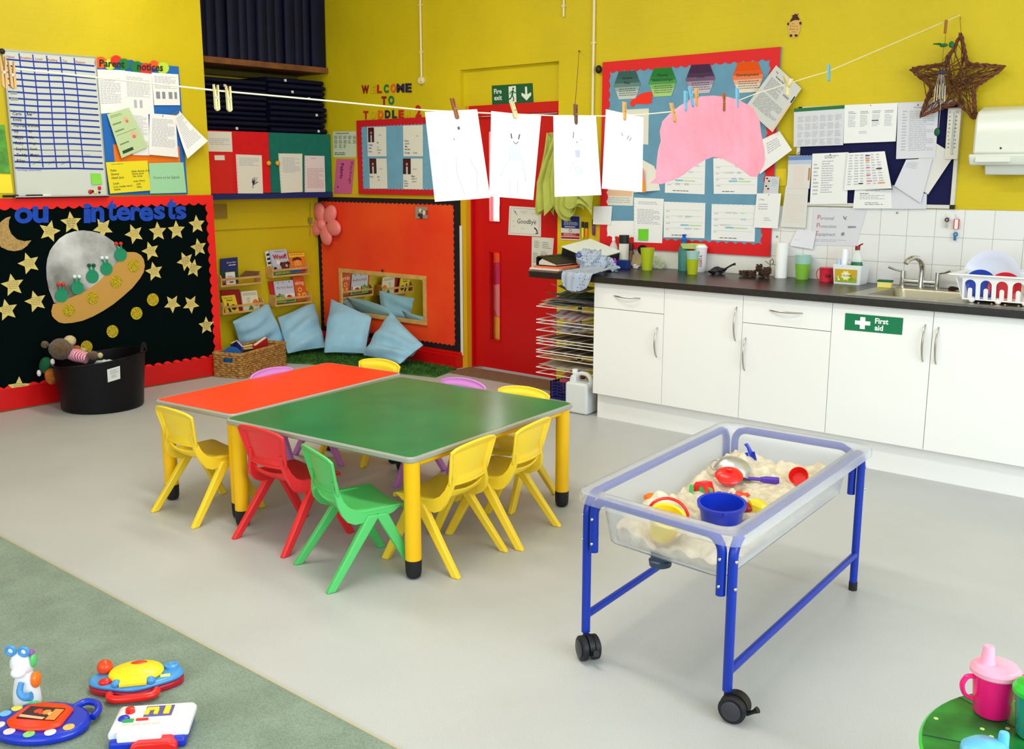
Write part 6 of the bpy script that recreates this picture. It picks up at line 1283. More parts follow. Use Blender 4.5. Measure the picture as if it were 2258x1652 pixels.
# cloth heap and left end clutter
star_m = bpy.data.materials.new('star_print_muslin'); star_m.use_nodes = True; nt = star_m.node_tree; b = nt.nodes['Principled BSDF']; b.inputs['Roughness'].default_value = .9
tc = nt.nodes.new('ShaderNodeTexCoord'); vo = nt.nodes.new('ShaderNodeTexVoronoi'); vo.inputs['Scale'].default_value = 52; vo.inputs['Randomness'].default_value = .35
cr = nt.nodes.new('ShaderNodeValToRGB'); cr.color_ramp.elements[0].position = .17; cr.color_ramp.elements[0].color = (*lin((50, 66, 104)), 1); cr.color_ramp.elements[1].position = .22; cr.color_ramp.elements[1].color = (*lin((166, 177, 194)), 1)
nt.links.new(tc.outputs['Object'], vo.inputs['Vector']); nt.links.new(vo.outputs['Distance'], cr.inputs[0]); nt.links.new(cr.outputs[0], b.inputs['Base Color'])
q0 = py(1238, 600, 4.99); q1 = py(1306, 600, 4.99); zlo = py(1268, 644, 4.975).z
cl = thing('muslin_cloth', 'pale grey muslin with blue stars draped over the left end of the worktop', 'cloth', ((q0.x+q1.x)/2, 5.1, WT))
def clf(u, v):
    w_ = 1-.18*max(0, v-.45)-.45*max(0, v-.75); x = q0.x+(q1.x-q0.x)*(.5+(u-.5)*w_)+.03*(1-v)
    fold = .010*math.sin(u*9+1)+.006*math.sin(u*21)
    if v < .5: k = v/.5; return V((x, 5.22+(4.985-5.22)*k, WT+.012+.03*(1-k)*abs(math.sin(u*5))+.006+fold*.3))
    k = (v-.5)/.5; a_ = .035*min(1, k*6)
    edge = (1-(2*u-1)**2)
    return V((x, 4.985-.012*math.sin(min(1, k*4)*PI/2)+fold*.9-.008, WT+.018-(WT+.01-zlo)*k*(.78+.25*edge)))
obj('draped_end', MB().sheetfn(clf, 26, 26, .004), star_m, cl, world=True, ang=80)
q = pz(1318, 596, WT); obj('bunched_heap', crumple((q.x, 5.28, WT+.065), (.11, .10, .10), 14, .34, 48, flat=WT+.001), star_m, cl, world=True, ang=60)
q = pz(1352, 598, WT); obj('bunched_heap', crumple((q.x-.01, 5.33, WT+.035), (.075, .06, .05), 21, .4, 40, flat=WT+.001), star_m, cl, world=True, ang=60)
dm = pz(1276, 565, WT+.09); p_ = py(1276, 563, 5.12)
dy = thing('baby_dummy', 'blue and clear baby dummy on the muslin cloth', 'dummy', p_)
obj('shield', MB().tube([(math.cos(a)*.02, 0, math.sin(a)*.012+.0) for a in [k*PI/6 for k in range(12)]], .005, 8, closed=True), C((70, 90, 160), .3), dy); obj('ring_handle', MB().tube([(math.cos(a)*.013+.012, -.01, math.sin(a)*.013+.012) for a in [k*PI/6 for k in range(12)]], .003, 8, closed=True), C((96, 110, 180), .3), dy)
# folder and papers at the left end
t = thing('lever_arch_folder', 'black folder lying open-sided on papers at the left end of the worktop', 'folder', py(1215, 580, 5.2))
fz = py(1200, 583, 5.1).z
FXa, FXb = py(1195, 585, 5.12).x, py(1250, 585, 5.12).x
mb = MB(); mb.bb((FXa, 5.06, fz-.004), (FXa+.07, 5.36, fz+.0)).prism([(FXa, fz), (FXa, fz+.045), (FXa+.012, fz+.055), (FXa+.045, fz+.05), (FXa+.045, fz+.044), (FXa+.016, fz+.047), (FXa+.008, fz+.04), (FXa+.008, fz)], lambda x, z: V((x, 5.06, z)), lambda x, z: V((x, 5.36, z)))
mb.prism([(FXa+.04, fz+.05), (FXa+.17, fz+.012), (FXa+.17, fz+.007), (FXa+.04, fz+.044)], lambda x, z: V((x, 5.06, z)), lambda x, z: V((x, 5.36, z)))
obj('cover', mb, C((24, 22, 24), .35), t, False, world=True)
obj('pages', MB().prism([(FXa+.02, fz), (FXa+.02, fz+.02), (FXa+.05, fz+.042), (FXa+.16, fz+.008), (FXa+.16, fz)], lambda x, z: V((x, 5.065, z)), lambda x, z: V((x, 5.355, z))), C((206, 196, 186)), t, False, world=True)
for i, (dx, dy_, c_, lb) in enumerate(((-.03, -.02, (170, 130, 110), 'lowest brown folder sheet under the black folder'), (-.015, -.03, (224, 214, 206), 'white sheets under the black folder'), (.0, -.01, (220, 110, 60), 'orange paper directly under the black folder'))):
    hz = WT+.001+i*(fz-.006-WT)/3; tag(obj('paper_stack', MB().box((FXa+.11+dx, 5.21+dy_, hz+.004), (.24, .31, (fz-.008-WT)/3)), C(c_), smooth=False), lb, 'papers')
p_ = py(1250, 548, 5.35)
bx = thing('document_box', 'white topped black box file lying tilted behind the muslin cloth', 'box file', (p_.x, 5.45, WT))
zt2 = py(1252, 552, 5.35).z
T = T4((p_.x+.11, 5.47, (WT+zt2)/2+.035), .12, .28, 0)
obj('box', MB().box((0, 0, 0), (.26, .3, .055), 0, T), BLACKP, bx, False, world=True); obj('lid_sheet', MB().box((-.0, 0, .031), (.27, .31, .006), 0, T), C((226, 232, 222)), bx, False, world=True)
tag(obj('paper_stack', MB().bb((p_.x-.06, 5.40, WT), (p_.x+.2, 5.70, WT+.03)), C((200, 170, 120)), smooth=False), 'stack of tan folders under the black box file', 'papers')
# bottles behind the cloth
def bottle(x, y, yy, w_, h, prof, m, cap, cm, label, name='bottle'):
    q = py(x, y, yy); s = (q-EP).dot(FW)/FPX; r = w_*s/2; H_ = h*s
    t = thing(name, label, 'bottle', (q.x, yy, WT)); obj('bottle', MB().lathe([(0, 0)]+[(r*a, H_*b) for a, b in prof], 24), m, t)
    obj('cap', MB().lathe([(r*a, H_*b) for a, b in cap]+[(0, H_*cap[-1][1])], 20), cm, t); return t
bottle(1352, 590, 5.62, 20, 72, [(1, 0), (1, .55), (.7, .68), (.35, .76), (.35, .8)], CLR, [(.4, .8), (.3, .88), (.12, .92), (.12, 1)], C((232, 232, 226)), 'clear pump soap bottle behind the bunched muslin', 'soap_bottle')
bottle(1375, 589, 5.64, 22, 70, [(1, 0), (1, .76)], C((216, 214, 200), .4), [(1.02, .74), (1.02, 1)], BLACKP, 'white bottle with a tall black cap on the worktop', 'lotion_bottle')
bottle(1390, 588, 5.69, 15, 52, [(1, 0), (1, .6), (.7, .7)], C((110, 74, 44), .2), [(.75, .68), (.75, 1)], C((60, 30, 20), .4), 'brown glass bottle behind the black capped bottle', 'brown_bottle')
q = py(1399, 588, 5.66); tag(obj('glass_dish', MB().lathe([(.02, 0), (.04, .01), (.045, .014), (.0, .006)], 24, T=T4((q.x, 5.69, WT+.045), PI/2-.2)), C((180, 160, 120), .15)), 'small glass dish propped on edge beside the brown bottle', 'dish')
q = py(1373, 592, 5.52); tag(obj('blue_box', MB().box((q.x, 5.53, WT+.03), (.085, .05, .058)), C((18, 44, 116), .5), smooth=False, bevel=.002), 'dark blue little box in front of the black capped bottle', 'box')
q = py(1358, 573, 5.50); tag(obj('magenta_cap', MB().tube([(q.x, 5.5, q.z-.02), (q.x-.012, 5.5, q.z+.008)], .008, 10).cyl((q.x+.003, 5.5, WT), (q.x, 5.5, q.z-.018), .004), C((190, 30, 190), .4)), 'magenta capped pen poking up beside the blue box', 'pen')
tag(obj('tissue', crumple((py(1392, 592, 5.55).x, 5.60, WT+.014), (.04, .03, .018), 31, .35, 20, flat=WT+.001), PAPER), 'crumpled white tissue right of the blue box', 'tissue')
# wire drying rack
dk = thing('drying_rack', 'white wire art drying rack full of paintings beside the cabinets', 'drying rack', (-3.95, 5.4, 0))
Pr = plane('y', 5.16); WIRE = C((226, 220, 210), .35); xl = Pr(1183, 740).x; xr = XS[0]-.012; yb = 5.62
lv = [Pr(1183, y).z for y in (675, 704, 711, 727, 744, 750, 757, 771, 776, 786, 809, 821)]
for i, z in enumerate(lv):
    mb = MB(); mb.tube([(xl, 5.16, z), (xr, 5.16, z), (xr, yb, z), (xl, yb, z)], .0035, 6, closed=True)
    for k in range(1, 5): x = xl+(xr-xl)*k/5; mb.tube([(x, 5.16, z), (x, yb, z)], .002, 5)
    obj('wire_shelf', mb, WIRE, dk, world=True)
obj('post', MB().bb((xl+.28, yb-.01, 0), (xl+.31, yb+.02, .78)), BLACKP, dk, False, world=True); obj('post', MB().bb((xl+.0, yb+.0, 0), (xl+.02, yb+.02, .78)), BLACKP, dk, False, world=True)

PNT = [(214, 206, 190), (120, 130, 110), (90, 150, 160), (206, 180, 150), (150, 170, 120), (200, 120, 130), (196, 190, 200), (110, 96, 80), (60, 96, 60)]
def painting(z, x0, x1, y0, y1, cols, amp, label, seed, bl=0):
    R_ = random.Random(seed); ph = [R_.uniform(0, 6) for _ in range(4)]
    def fn(u, v): return V((x0+(x1-x0)*u, y0+(y1-y0)*v, z+.0055+amp*(1+math.sin(u*6+ph[0]))*.5*(1-v*.5)+amp*.5*(1+math.sin(v*7+u*4+ph[1]))+bl*max(0, u-.6)))
    mb = MB().sheetfn(fn, 14, 8, .0012); o_ = mb.m
    for k in range(len(mb.m)): mb.m[k] = min(len(cols)-1, int(abs(math.sin(k*.7+(k//14)*1.3+seed))*len(cols)))
    tag(obj('painting', mb, [C(c, .7) for c in cols], smooth=True, ang=80), label, 'painting', 'childrens paintings drying on the wire rack')
for i, z in enumerate(lv):
    if i in (0,):
        for k in range(4): painting(z+.013*k, xl+.01+.02*k, xr-.01, 5.17, 5.55, [PNT[(k*2) % 9], PNT[(k+3) % 9], PNT[0]], .01, ['lowest painting of the pile on the top wire shelf', 'second painting from the bottom of the top pile', 'third painting from the bottom of the top pile', 'green and teal painting near the top of the pile'][k], 40+k)
        painting(z+.062, xl+.06, xr-.02, 5.17, 5.5, [PNT[1], PNT[2], PNT[8]], .02, 'wavy green painting on top of the pile', 50); painting(z+.10, xl+.09, xr-.06, 5.2, 5.5, [PNT[3], PNT[0]], .03, 'curled cream sheet crowning the pile on the top wire shelf', 51)
    elif i == 1: painting(z+.004, xl+.07, xr-.01, 5.17, 5.5, [PNT[6], PNT[5], (226, 216, 220)], .028, 'arched pink and lilac painting on the second wire shelf', 60)
    elif i == 3: painting(z+.002, xl+.11, xr-.01, 5.18, 5.5, [PNT[6], (120, 116, 160), (206, 206, 214)], .02, 'lilac and blue painting in the middle of the wire rack', 61)
    elif i in (5, 8): painting(z, xl+.03, xr-.01, 5.19, 5.56, [PNT[7], (70, 60, 50)], .006, 'dark brown painting on the %s of the wire rack' % ('middle shelves' if i == 5 else 'lower shelves'), 62+i)
    elif i == 9: painting(z, xl+.03, xl+.27, 5.17, 5.5, [(220, 150, 100), (206, 170, 110)], .003, 'narrow orange tan painting low on the wire rack', 70)
    elif i == 10: painting(z, xl+.01, xr-.03, 5.17, 5.5, [(176, 172, 156), (196, 190, 176)], .014, 'plain grey sheet on the lowest loaded wire shelf', 71)
# five litre jug
jq = pz(1272, 912); jg = thing('plastic_jug', 'translucent white five litre jug standing on the floor beside the cabinets', 'jug', (jq.x, jq.y+.045, 0), .05)
JM = mat('milky_plastic', (226, 230, 230), .35, alpha=.94)
w_, d_, h_ = .172, .125, .205
prof = [(-w_/2, .004), (w_/2, .004), (w_/2, h_-.01), (w_/2-.03, h_+.045), (w_/2-.036, h_+.047), (-w_/2+.06, h_+.047), (-w_/2+.052, h_+.04), (-w_/2+.01, h_+.02), (-w_/2, h_-.01)]
jb = MB(); jb.prism([(-w_/2, .002), (w_/2, .002), (w_/2, h_-.012), (w_/2-.02, h_), (-w_/2+.008, h_), (-w_/2, h_-.012)], lambda x, z: V((x, d_/2, z)), lambda x, z: V((x, -d_/2, z)))
obj('body', jb, JM, jg, bevel=.018)
obj('shoulder', MB().prism([(-w_/2+.006, h_-.012), (-w_/2+.066, h_-.012), (-w_/2+.055, h_+.04), (-w_/2+.02, h_+.04)], lambda x, z: V((x, d_/2-.03, z)), lambda x, z: V((x, -d_/2+.03, z))), JM, jg, bevel=.01)
obj('handle', MB().tube([(-w_/2+.045, 0, h_+.025), (-w_/2+.075, 0, h_+.052), (w_/2-.04, 0, h_+.05), (w_/2-.014, 0, h_+.02), (w_/2-.014, 0, h_-.02)], .014, 12, sx=1.2), JM, jg)
obj('neck', MB().cyl((-w_/2+.036, 0, h_+.03), (-w_/2+.036, 0, h_+.052), .017), JM, jg); obj('cap', MB().lathe([(.02, h_+.05), (.02, h_+.074), (.017, h_+.077), (0, h_+.077)], 24, T=T4((-w_/2+.036, 0, 0))), C((240, 242, 242), .4), jg)
# blue basket with pink cloth, green bag
bq = pz(1224, 884); bt = thing('plastic_basket', 'dark blue slatted plastic basket under the wire rack', 'basket', (bq.x+.05, bq.y+.13, 0))
mb = MB()
for sx, sy, lx, ly in ((0, -.09, .24, .004), (0, .09, .24, .004), (-.12, 0, .004, .18), (.12, 0, .004, .18)):
    for k in range(6): mb.box((sx, sy, .012+k*.021), (lx, ly, .012))
    n = 8 if lx > .1 else 6
    for k in range(n+1): mb.box((sx+(lx*(k/n-.5) if lx > .1 else 0), sy+(ly*(k/n-.5) if ly > .1 else 0), .065), (.006, .006, .125))
obj('slatted_side', mb, C((16, 26, 120), .4), bt, False); obj('bottom', MB().box((0, 0, .004), (.24, .18, .006)), C((16, 26, 120), .4), bt, False)
tag(obj('pink_cloth', crumple((bq.x+.045, bq.y+.12, .13), (.095, .07, .06), 9, .3, 30), C((236, 110, 130), .9)), 'bunched pink cloth inside the dark blue basket', 'cloth')
q = pz(1306, 905); tag(obj('green_bag', crumple((XS[0]-.03, q.y+.12, .1), (.035, .05, .06), 12, .3, 24, flat=.05), C((40, 170, 50), .3)), 'bright green plastic bag squeezed between jug and cabinet', 'bag')
tag(obj('dark_shoe_bag', crumple((XS[0]-.035, q.y+.12, .026), (.04, .06, .028), 13, .2, 20, flat=.001), C((20, 20, 36), .7)), 'dark bundle on the floor under the bright green bag', 'bag')
# ================================================================ tables and chairs
TZ = .49
EDG = mat('grey_table_edging', (160, 162, 150), .35)
TYEL = mat('yellow_table_leg', (244, 190, 0), .3)
RUB = mat('black_rubber', (18, 18, 24), .55)
def table(label, cx, cy, w_, l_, rz, top):
    t = thing('childrens_table', label, 'table', (cx, cy, 0), rz)
    def rr(hw, hl, r, n=5): return [(sx*(hw-r)+math.cos(a)*r, sy*(hl-r)+math.sin(a)*r) for sx, sy, k in ((1, 1, 0), (-1, 1, 1), (-1, -1, 2), (1, -1, 3)) for a in [(k+i/n)*PI/2 for i in range(n+1)]]
    o_ = rr(w_/2, l_/2, .035); mb = MB()
    rings = [(rr(w_/2-.006, l_/2-.006, .03), TZ-.024), (rr(w_/2, l_/2, .035), TZ-.019), (rr(w_/2, l_/2, .035), TZ-.006), (rr(w_/2-.005, l_/2-.005, .032), TZ-.0005), (rr(w_/2-.011, l_/2-.011, .03), TZ-.0005)]
    vs = []; fs = []; n = len(o_)
    for p_, z in rings: vs += [(x, y, z) for x, y in p_]
    for i in range(4):
        for k in range(n): l = (k+1) % n; fs.append((i*n+k, i*n+l, (i+1)*n+l, (i+1)*n+k))
    fs.append(tuple(range(n-1, -1, -1))); fs.append(tuple(4*n+k for k in range(n)))
    obj('edging', MB().add(vs, fs), EDG, t)
    obj('tabletop', MB().prism(rr(w_/2-.011, l_/2-.011, .028), lambda x, y: V((x, y, TZ-.004)), lambda x, y: V((x, y, TZ))), top, t, False)
    for sx in (-1, 1):
        for sy in (-1, 1):
            x, y = sx*(w_/2-.04), sy*(l_/2-.045)
            g_ = obj('leg', MB().cyl((x, y, .07), (x, y, TZ-.024), .0315, n=28), TYEL, t)
            obj('rubber_foot', MB().lathe([(0, 0), (.018, .001), (.027, .008), (.031, .022), (.0325, .07), (.0325, .075), (0, .075)], 28, T=T4((x, y, 0))), RUB, g_)
    a, b = w_/2-.06, l_/2-.065; z = TZ-.04
    for nm, p_, q_ in (('s', (-a, -b+.10), (a, -b+.10)), ('s', (-a, b-.10), (a, b-.10)), ('l', (-a-.02, -b, ), (-a-.02, b)), ('l', (a+.02, -b), (a+.02, b))):
        obj('frame_rail', MB().cyl((*p_, z), (*q_, z), .012, n=12), TYEL, t)
    return t
table('low green topped square table on yellow legs in the middle of the room', -3.194, 2.983, 1.075, 1.135, .087, mat('green_laminate', (12, 120, 66), .24, var=.1, vscale=5, bump=.02, bscale=25))
table('low red topped narrow table on yellow legs, far side of the green table', -4.040, 2.97, .55, 1.15, .115, mat('red_laminate', (246, 58, 14), .32, var=.05, vscale=6, bump=.02, bscale=25))
def chair(name, label, m, loc, rz):
    t = thing(name, label, 'chair', (*loc, 0), rz, 'moulded childrens chairs around the tables')
    prof = [(.342, .262), (.336, .276), (.32, .283), (.29, .284), (.23, .281), (.17, .279), (.135, .281), (.110, .289), (.094, .300), (.085, .312)]
    wd = [.275, .285, .292, .298, .30, .296, .288, .278, .262, .245]
    def sf(u, v):
        k = v*(len(prof)-1); i = min(int(k), len(prof)-2); f = k-i
        y = prof[i][0]*(1-f)+prof[i+1][0]*f; z = prof[i][1]*(1-f)+prof[i+1][1]*f; w_ = wd[i]*(1-f)+wd[i+1]*f
        e = 2*u-1; dish = .010*(1-e*e)
        return V((e*w_/2, y-(dish*1.6 if v > .7 else 0)*(v-.7)/.3 if v > .7 else y, z-(dish if v < .75 else dish*(1-v)/.25)+(.016*(e*e) if v > .92 else 0)))
    mb = MB().sheetfn(sf, 14, 27, .007)
    side = [(.32, .280), (.24, .287), (.17, .287), (.134, .290), (.110, .303), (.094, .326), (.084, .362), (.078, .40), (.060, .40), (.062, .355), (.066, .318), (.078, .278), (.10, .248), (.13, .234), (.165, .236), (.20, .25), (.25, .245), (.29, .258)]
    for s in (-1, 1):
        X = lambda z: max(.112, .146-.5*max(0, z-.29))
        mb.prism(side, lambda y, z: V((s*X(z), y, z)), lambda y, z: V((s*(X(z)-.020), y, z)))
    obj('seat', mb, m, t, bevel=.0015, ang=40)
    def bf(u, v):
        e = 2*u-1; w_ = .240+(.292-.240)*v; curve = .022*(1-e*e); d_ = min((1-abs(e))*.5*w_, min(v, 1-v)*.15); k_ = max(0, min(1, (d_-.012)/.010)); curve -= .011*k_*k_*(3-2*k_)
        top = (.016*(1-e*e)-.007*e**8)*v
        return V((e*w_/2, .073-.030*v-curve+.004, .348+.145*v+top))
    bk_ = MB().sheetfn(bf, 40, 24, .005)
    ed = [bf(i/16, 1) for i in range(17)]+[bf(1, 1-j/8) for j in range(1, 9)]+[bf(1-i/16, 0) for i in range(1, 17)]+[bf(0, j/8) for j in range(1, 8)]
    bk_.tube([p+V((0, -.003, 0)) for p in ed], .0065, 8, closed=True)
    obj('backrest', bk_, m, t, ang=55)
    for s in (-1, 1):
        for (fy, fx, ty) in ((.012, .166, .205), (.372, .157, .235)):
            mb = MB(); top = V((s*.140, ty, .262)); ft = V((s*fx, fy, 0))
            d = (ft-top).normalized(); sgn = 1 if fy > ty else -1
            vs = []
            for c_, hw, hd in ((top, .014, .026), (top.lerp(ft, .5), .013, .021), (ft, .012, .018)):
                for (a, b) in ((-1, -1), (1, -1), (1, 1), (-1, 1)): vs.append((c_.x+a*hw, c_.y+b*hd, max(0, c_.z)))
            fs = [(0, 1, 2, 3), (11, 10, 9, 8)]
            for i in (0, 4):
                for k in range(4): l = (k+1) % 4; fs.append((i+k, i+4+k, i+4+l, i+l))
            mb.add(vs, fs); obj('leg', mb, m, t, bevel=.005)
    return t
CY_ = mat('yellow_chair_plastic', (250, 214, 50), .38); CR_ = mat('red_chair_plastic', (236, 44, 50), .38); CG_ = mat('green_chair_plastic', (84, 196, 104), .38); CP_ = mat('lilac_chair_plastic', (206, 128, 208), .38)
NC = 'moulded_chair'
yc = chair(NC, 'yellow moulded chair at the left end of the red table, front side', CY_, (-3.945, 2.25), 0)
chair(NC, 'coral red moulded chair beside the green chair', CR_, (-3.366, 2.295), .017)
chair(NC, 'green moulded chair turned slightly at the front of the green table', CG_, (-2.945, 2.24), -.29)
copy_tree(yc, (-2.533, 2.774, 0), math.radians(97.6), 'yellow moulded chair at the right side of the green table, nearer the front corner')
copy_tree(yc, (-2.545, 3.155, 0), math.radians(100.7), 'yellow moulded chair at the right side of the green table, nearer the worktop')
copy_tree(yc, (-4.13, 3.71, 0), PI+.12, 'yellow chair back showing beyond the far end of the red table')
pc = chair(NC, 'lilac chair back showing over the left edge of the red table', CP_, (-4.40, 3.115), -PI/2+.1)
copy_tree(pc, (-3.40, 3.62, 0), PI+.03, 'lilac chair back showing beyond the far edge of the green table')
copy_tree(yc, (-3.045, 3.665, 0), PI+.1, 'yellow chair back beyond the far edge of the green table, right of the lilac one')
# ================================================================ sand table
QC = [V((-1.80, 2.395, 0)), V((-1.21, 2.35, 0)), V((-1.298, 3.525, 0)), V((-1.90, 3.50, 0))]   # FL FR BR BL (rim corners)
def Q(s, t, z):   # s,t in metres from the centre of a .6 x 1.15 tray
    u, v = s/.6+.5, t/1.15+.5; p = (QC[0]*(1-u)+QC[1]*u)*(1-v)+(QC[3]*(1-u)+QC[2]*u)*v; return V((p.x, p.y, z))
stt = thing('sand_table', 'blue framed sand table on castors with a frosted plastic tray', 'sand table', Q(0, 0, 0))
BLU = mat('blue_powder_coat', (3, 46, 160), .32); RZ = .556
leg_xy = {}
for s in (-1, 1):
    x = s*.268; pts = []
    y0, y1, r = -.545, .545, .06; zt = RZ-.019
    def arc(cy, k0, sg): return [Q(x, cy+sg*r*math.cos(a), zt-r+r*math.sin(a)) for a in [k*PI/2/6 for k in range(7)]]
    zbF = .084; zbB = .03
    path = [Q(x, y0, zbF)]+[Q(x, y0+r-r*math.cos(a), zt-r+r*math.sin(a)) for a in [k*PI/12 for k in range(7)]]+[Q(x, y1-r+r*math.sin(a), zt-r+r*math.cos(a)) for a in [k*PI/12 for k in range(7)]]+[Q(x, y1, zbB)]
    obj('side_frame', MB().tube(path, .0142, 14), BLU, stt, world=True)
    obj('lower_rail', MB().cyl(Q(x, y0+.008, .14), Q(x, y1-.008, .14), .0125, n=14), BLU, stt, world=True)
for t_ in (-1, 1):
    y = t_*.558; x0, x1, r = -.235, .235, .05; zt = RZ-.019; zb = .365; y_ = t_*.552
    path = [Q(x0, y_, zb)]+[Q(x0+r-r*math.cos(a), y_, zt-r+r*math.sin(a)) for a in [k*PI/12 for k in range(7)]]+[Q(x1-r+r*math.sin(a), y_, zt-r+r*math.cos(a)) for a in [k*PI/12 for k in range(7)]]+[Q(x1, y_, zb)]
    obj('end_frame', MB().tube(path, .0142, 14), BLU, stt, world=True)
    for s in (-1, 1):
        for z in (.395, .475):
            for off in (.268+.0145, .235): 
                q = Q(s*off, t_*.552+t_*(0 if off > .25 else .0145), z); obj('bolt', MB().ball(q, .0055, 10), CHROME, stt, world=True)
def rrq(hs, ht, r, z, n=5): return [Q(sx*(hs-r)+math.cos(a)*r, sy*(ht-r)+math.sin(a)*r, z) for sx, sy, k in ((1, 1, 0), (-1, 1, 1), (-1, -1, 2), (1, -1, 3)) for a in [(k+i/n)*PI/2 for i in range(n+1)]]
FRO = mat('frosted_plastic', (250, 252, 255), .25, trans=.88, ior=1.08, spec=.4)
rings = [rrq(.306, .584, .06, RZ-.02), rrq(.306, .584, .06, RZ-.006), rrq(.298, .576, .055, RZ), rrq(.250, .528, .05, RZ), rrq(.244, .522, .045, RZ-.008), rrq(.222, .50, .05, .388), rrq(.20, .478, .05, .378),
         ]
inn = [rrq(.197, .475, .05, .382), rrq(.2185, .4965, .05, .391), rrq(.2405, .5185, .045, RZ-.010)]
outr = [rrq(.244+.0, .5225, .045, RZ-.012)]
# closed shell: outer skin rings going down outside, inner skin going up
seq = [rrq(.302, .580, .058, RZ-.034), rrq(.306, .584, .06, RZ-.031), rrq(.306, .584, .06, RZ-.006), rrq(.299, .577, .055, RZ), rrq(.252, .530, .05, RZ), rrq(.243, .521, .045, RZ-.008), rrq(.2185, .4965, .05, .391), rrq(.197, .475, .05, .383)]
seq2 = [rrq(.198, .476, .05, .378), rrq(.222, .50, .05, .388), rrq(.2475, .5255, .047, RZ-.006), rrq(.252, .530, .05, RZ-.004), rrq(.299, .577, .055, RZ-.004), rrq(.3025, .5805, .058, RZ-.034)]
n = len(seq[0]); vs = sum(seq, []); fs = []
for i in range(len(seq)-1):
    for k in range(n): l = (k+1) % n; fs.append((i*n+k, i*n+l, (i+1)*n+l, (i+1)*n+k))
fs.append(tuple((len(seq)-1)*n+k for k in range(n)))
o_ = len(vs); vs += sum(seq2, [])
for i in range(len(seq2)-1):
    for k in range(n): l = (k+1) % n; fs.append((o_+i*n+k, o_+i*n+l, o_+(i+1)*n+l, o_+(i+1)*n+k))
fs.append(tuple(o_+k for k in range(n-1, -1, -1)))
e_ = o_+(len(seq2)-1)*n
for k in range(n): l = (k+1) % n; fs.append((e_+k, e_+l, l, k))
obj('tray', MB().add(vs, fs), FRO, stt, world=True, ang=50)
obj('drain_plug', MB().lathe([(.022, 0), (.034, .006), (.036, .022), (.03, .026), (.03, .045)], 24, T=T4((-1.55, 2.50, .338))), C((40, 60, 80), .35), stt, world=True)
for s in (-1, 1):
    q = Q(s*.268, .545, 0); obj('rubber_foot', MB().cyl((q.x, q.y, 0), (q.x, q.y, .032), .0155), RUB, stt, world=True)
    q = Q(s*.268, -.545, 0)
    ang = -.55 if s < 0 else .15
    cst = obj('castor', MB().cyl((q.x, q.y, .05), (q.x, q.y, .086), .009), BLACKP, stt, world=True)
    T = T4((q.x, q.y, 0), 0, 0, ang) @ M.Scale(1.2, 4); off = .020; K = 1.2
    CDG = C((52, 54, 62), .4)
    for k in (-1, 1):
        wl = obj('wheel', MB().lathe([(0, -.009), (.030, -.009), (.0335, -.006), (.0335, .006), (.030, .009), (0, .009)], 30, T=T @ T4((off, k*.0165, .0337), PI/2)), RUB, cst, world=True)
        obj('hub_cap', MB().lathe([(0, .0), (.023, 0), (.024, .0025), (.021, .004), (0, .0045)], 26, T=T @ T4((off, k*.0255, .0337), -k*PI/2)), CDG, cst, world=True)
    obj('housing', MB().prism([(math.cos(a)*.034+off, math.sin(a)*.034+.036) for a in [-.3+k*(PI+.3)/10 for k in range(11)]]+[(-.018, .03), (.01, .028)], lambda x, z: T @ V((x, -.007, z)), lambda x, z: T @ V((x, .007, z))), BLACKP, cst, world=True)
    obj('brake_pedal', MB().tube([T @ V((off+.03, 0, .024)), T @ V((off+.046, 0, .034)), T @ V((off+.056, 0, .042))], [.007, .006, .010], 10), BLACKP, cst, world=True)
# sand
SAND = mat('dry_sand', (220, 208, 182), .95, var=.12, vscale=30, bump=.5, bscale=110)
R_ = random.Random(9); lumps = [(R_.uniform(-.19, .19), R_.uniform(-.45, .45), R_.uniform(.02, .06), R_.uniform(.006, .028)) for _ in range(90)]
def sh(s, t):
    z = .418+.028*max(0, t/.475+.3)+.018*max(0, -s/.2*.6)+.012*math.sin(t*9+s*7)
    for a, b, r, h in lumps:
        d2 = ((s-a)**2+(t-b)**2)/r**2
        if d2 < 4: z += h*math.exp(-d2*1.4)
    z += .006*math.sin(s*90+t*40)*math.sin(t*110)
    z -= .03*math.exp(-((s-.09)**2/.01+(t+.33)**2/.02))
    z -= .04*math.exp(-((s+.05)**2/.004+(t+.42)**2/.008))
    z += .045*math.exp(-((s+.13)**2/.003+(t+.27)**2/.002))
    return z
ns, nt_ = 50, 100; vs = []; fs = []
for j in range(nt_+1):
    for i in range(ns+1):
        t = -.472+.944*j/nt_; s = -.194+.388*i/ns; z = sh(s, t); k = 1+.09*(z-.40)/.15; vs.append(Q(s*k, t*(1+(k-1)*.45), z))
W_ = ns+1
for j in range(nt_):
    for i in range(ns): a = j*W_+i; fs.append((a, a+1, a+1+W_, a+W_))
bd = [i for i in range(W_)]+[j*W_+ns for j in range(1, nt_+1)]+[nt_*W_+i for i in range(ns-1, -1, -1)]+[j*W_ for j in range(nt_-1, 0, -1)]
o2 = len(vs)
for k in bd: p_ = vs[k].copy(); c_ = Q(0, 0, 0); p_ = V((c_.x+(p_.x-c_.x)*.97, c_.y+(p_.y-c_.y)*.985, .3845)); vs.append(p_)
for i in range(len(bd)): l = (i+1) % len(bd); fs.append((bd[i], o2+i, o2+l, bd[l]))
fs.append(tuple(o2+i for i in range(len(bd)-1, -1, -1)))
so = tag(obj('play_sand', MB().add(vs, fs), SAND, ang=80), 'pale play sand heaped in the frosted tray of the sand table', 'sand'); so['kind'] = 'stuff'
def onsand(x, y, dz=0):
    z = .45
    for _ in range(4):
        p = pz(x, y, z); u = p-Q(0, 0, 0); z = sh(max(-.19, min(.19, u.x)), max(-.46, min(.46, u.y)))
    return V((p.x, p.y, z+dz))
def pl(nm, c, r=.3): return mat(nm, c, r, coat=.15)
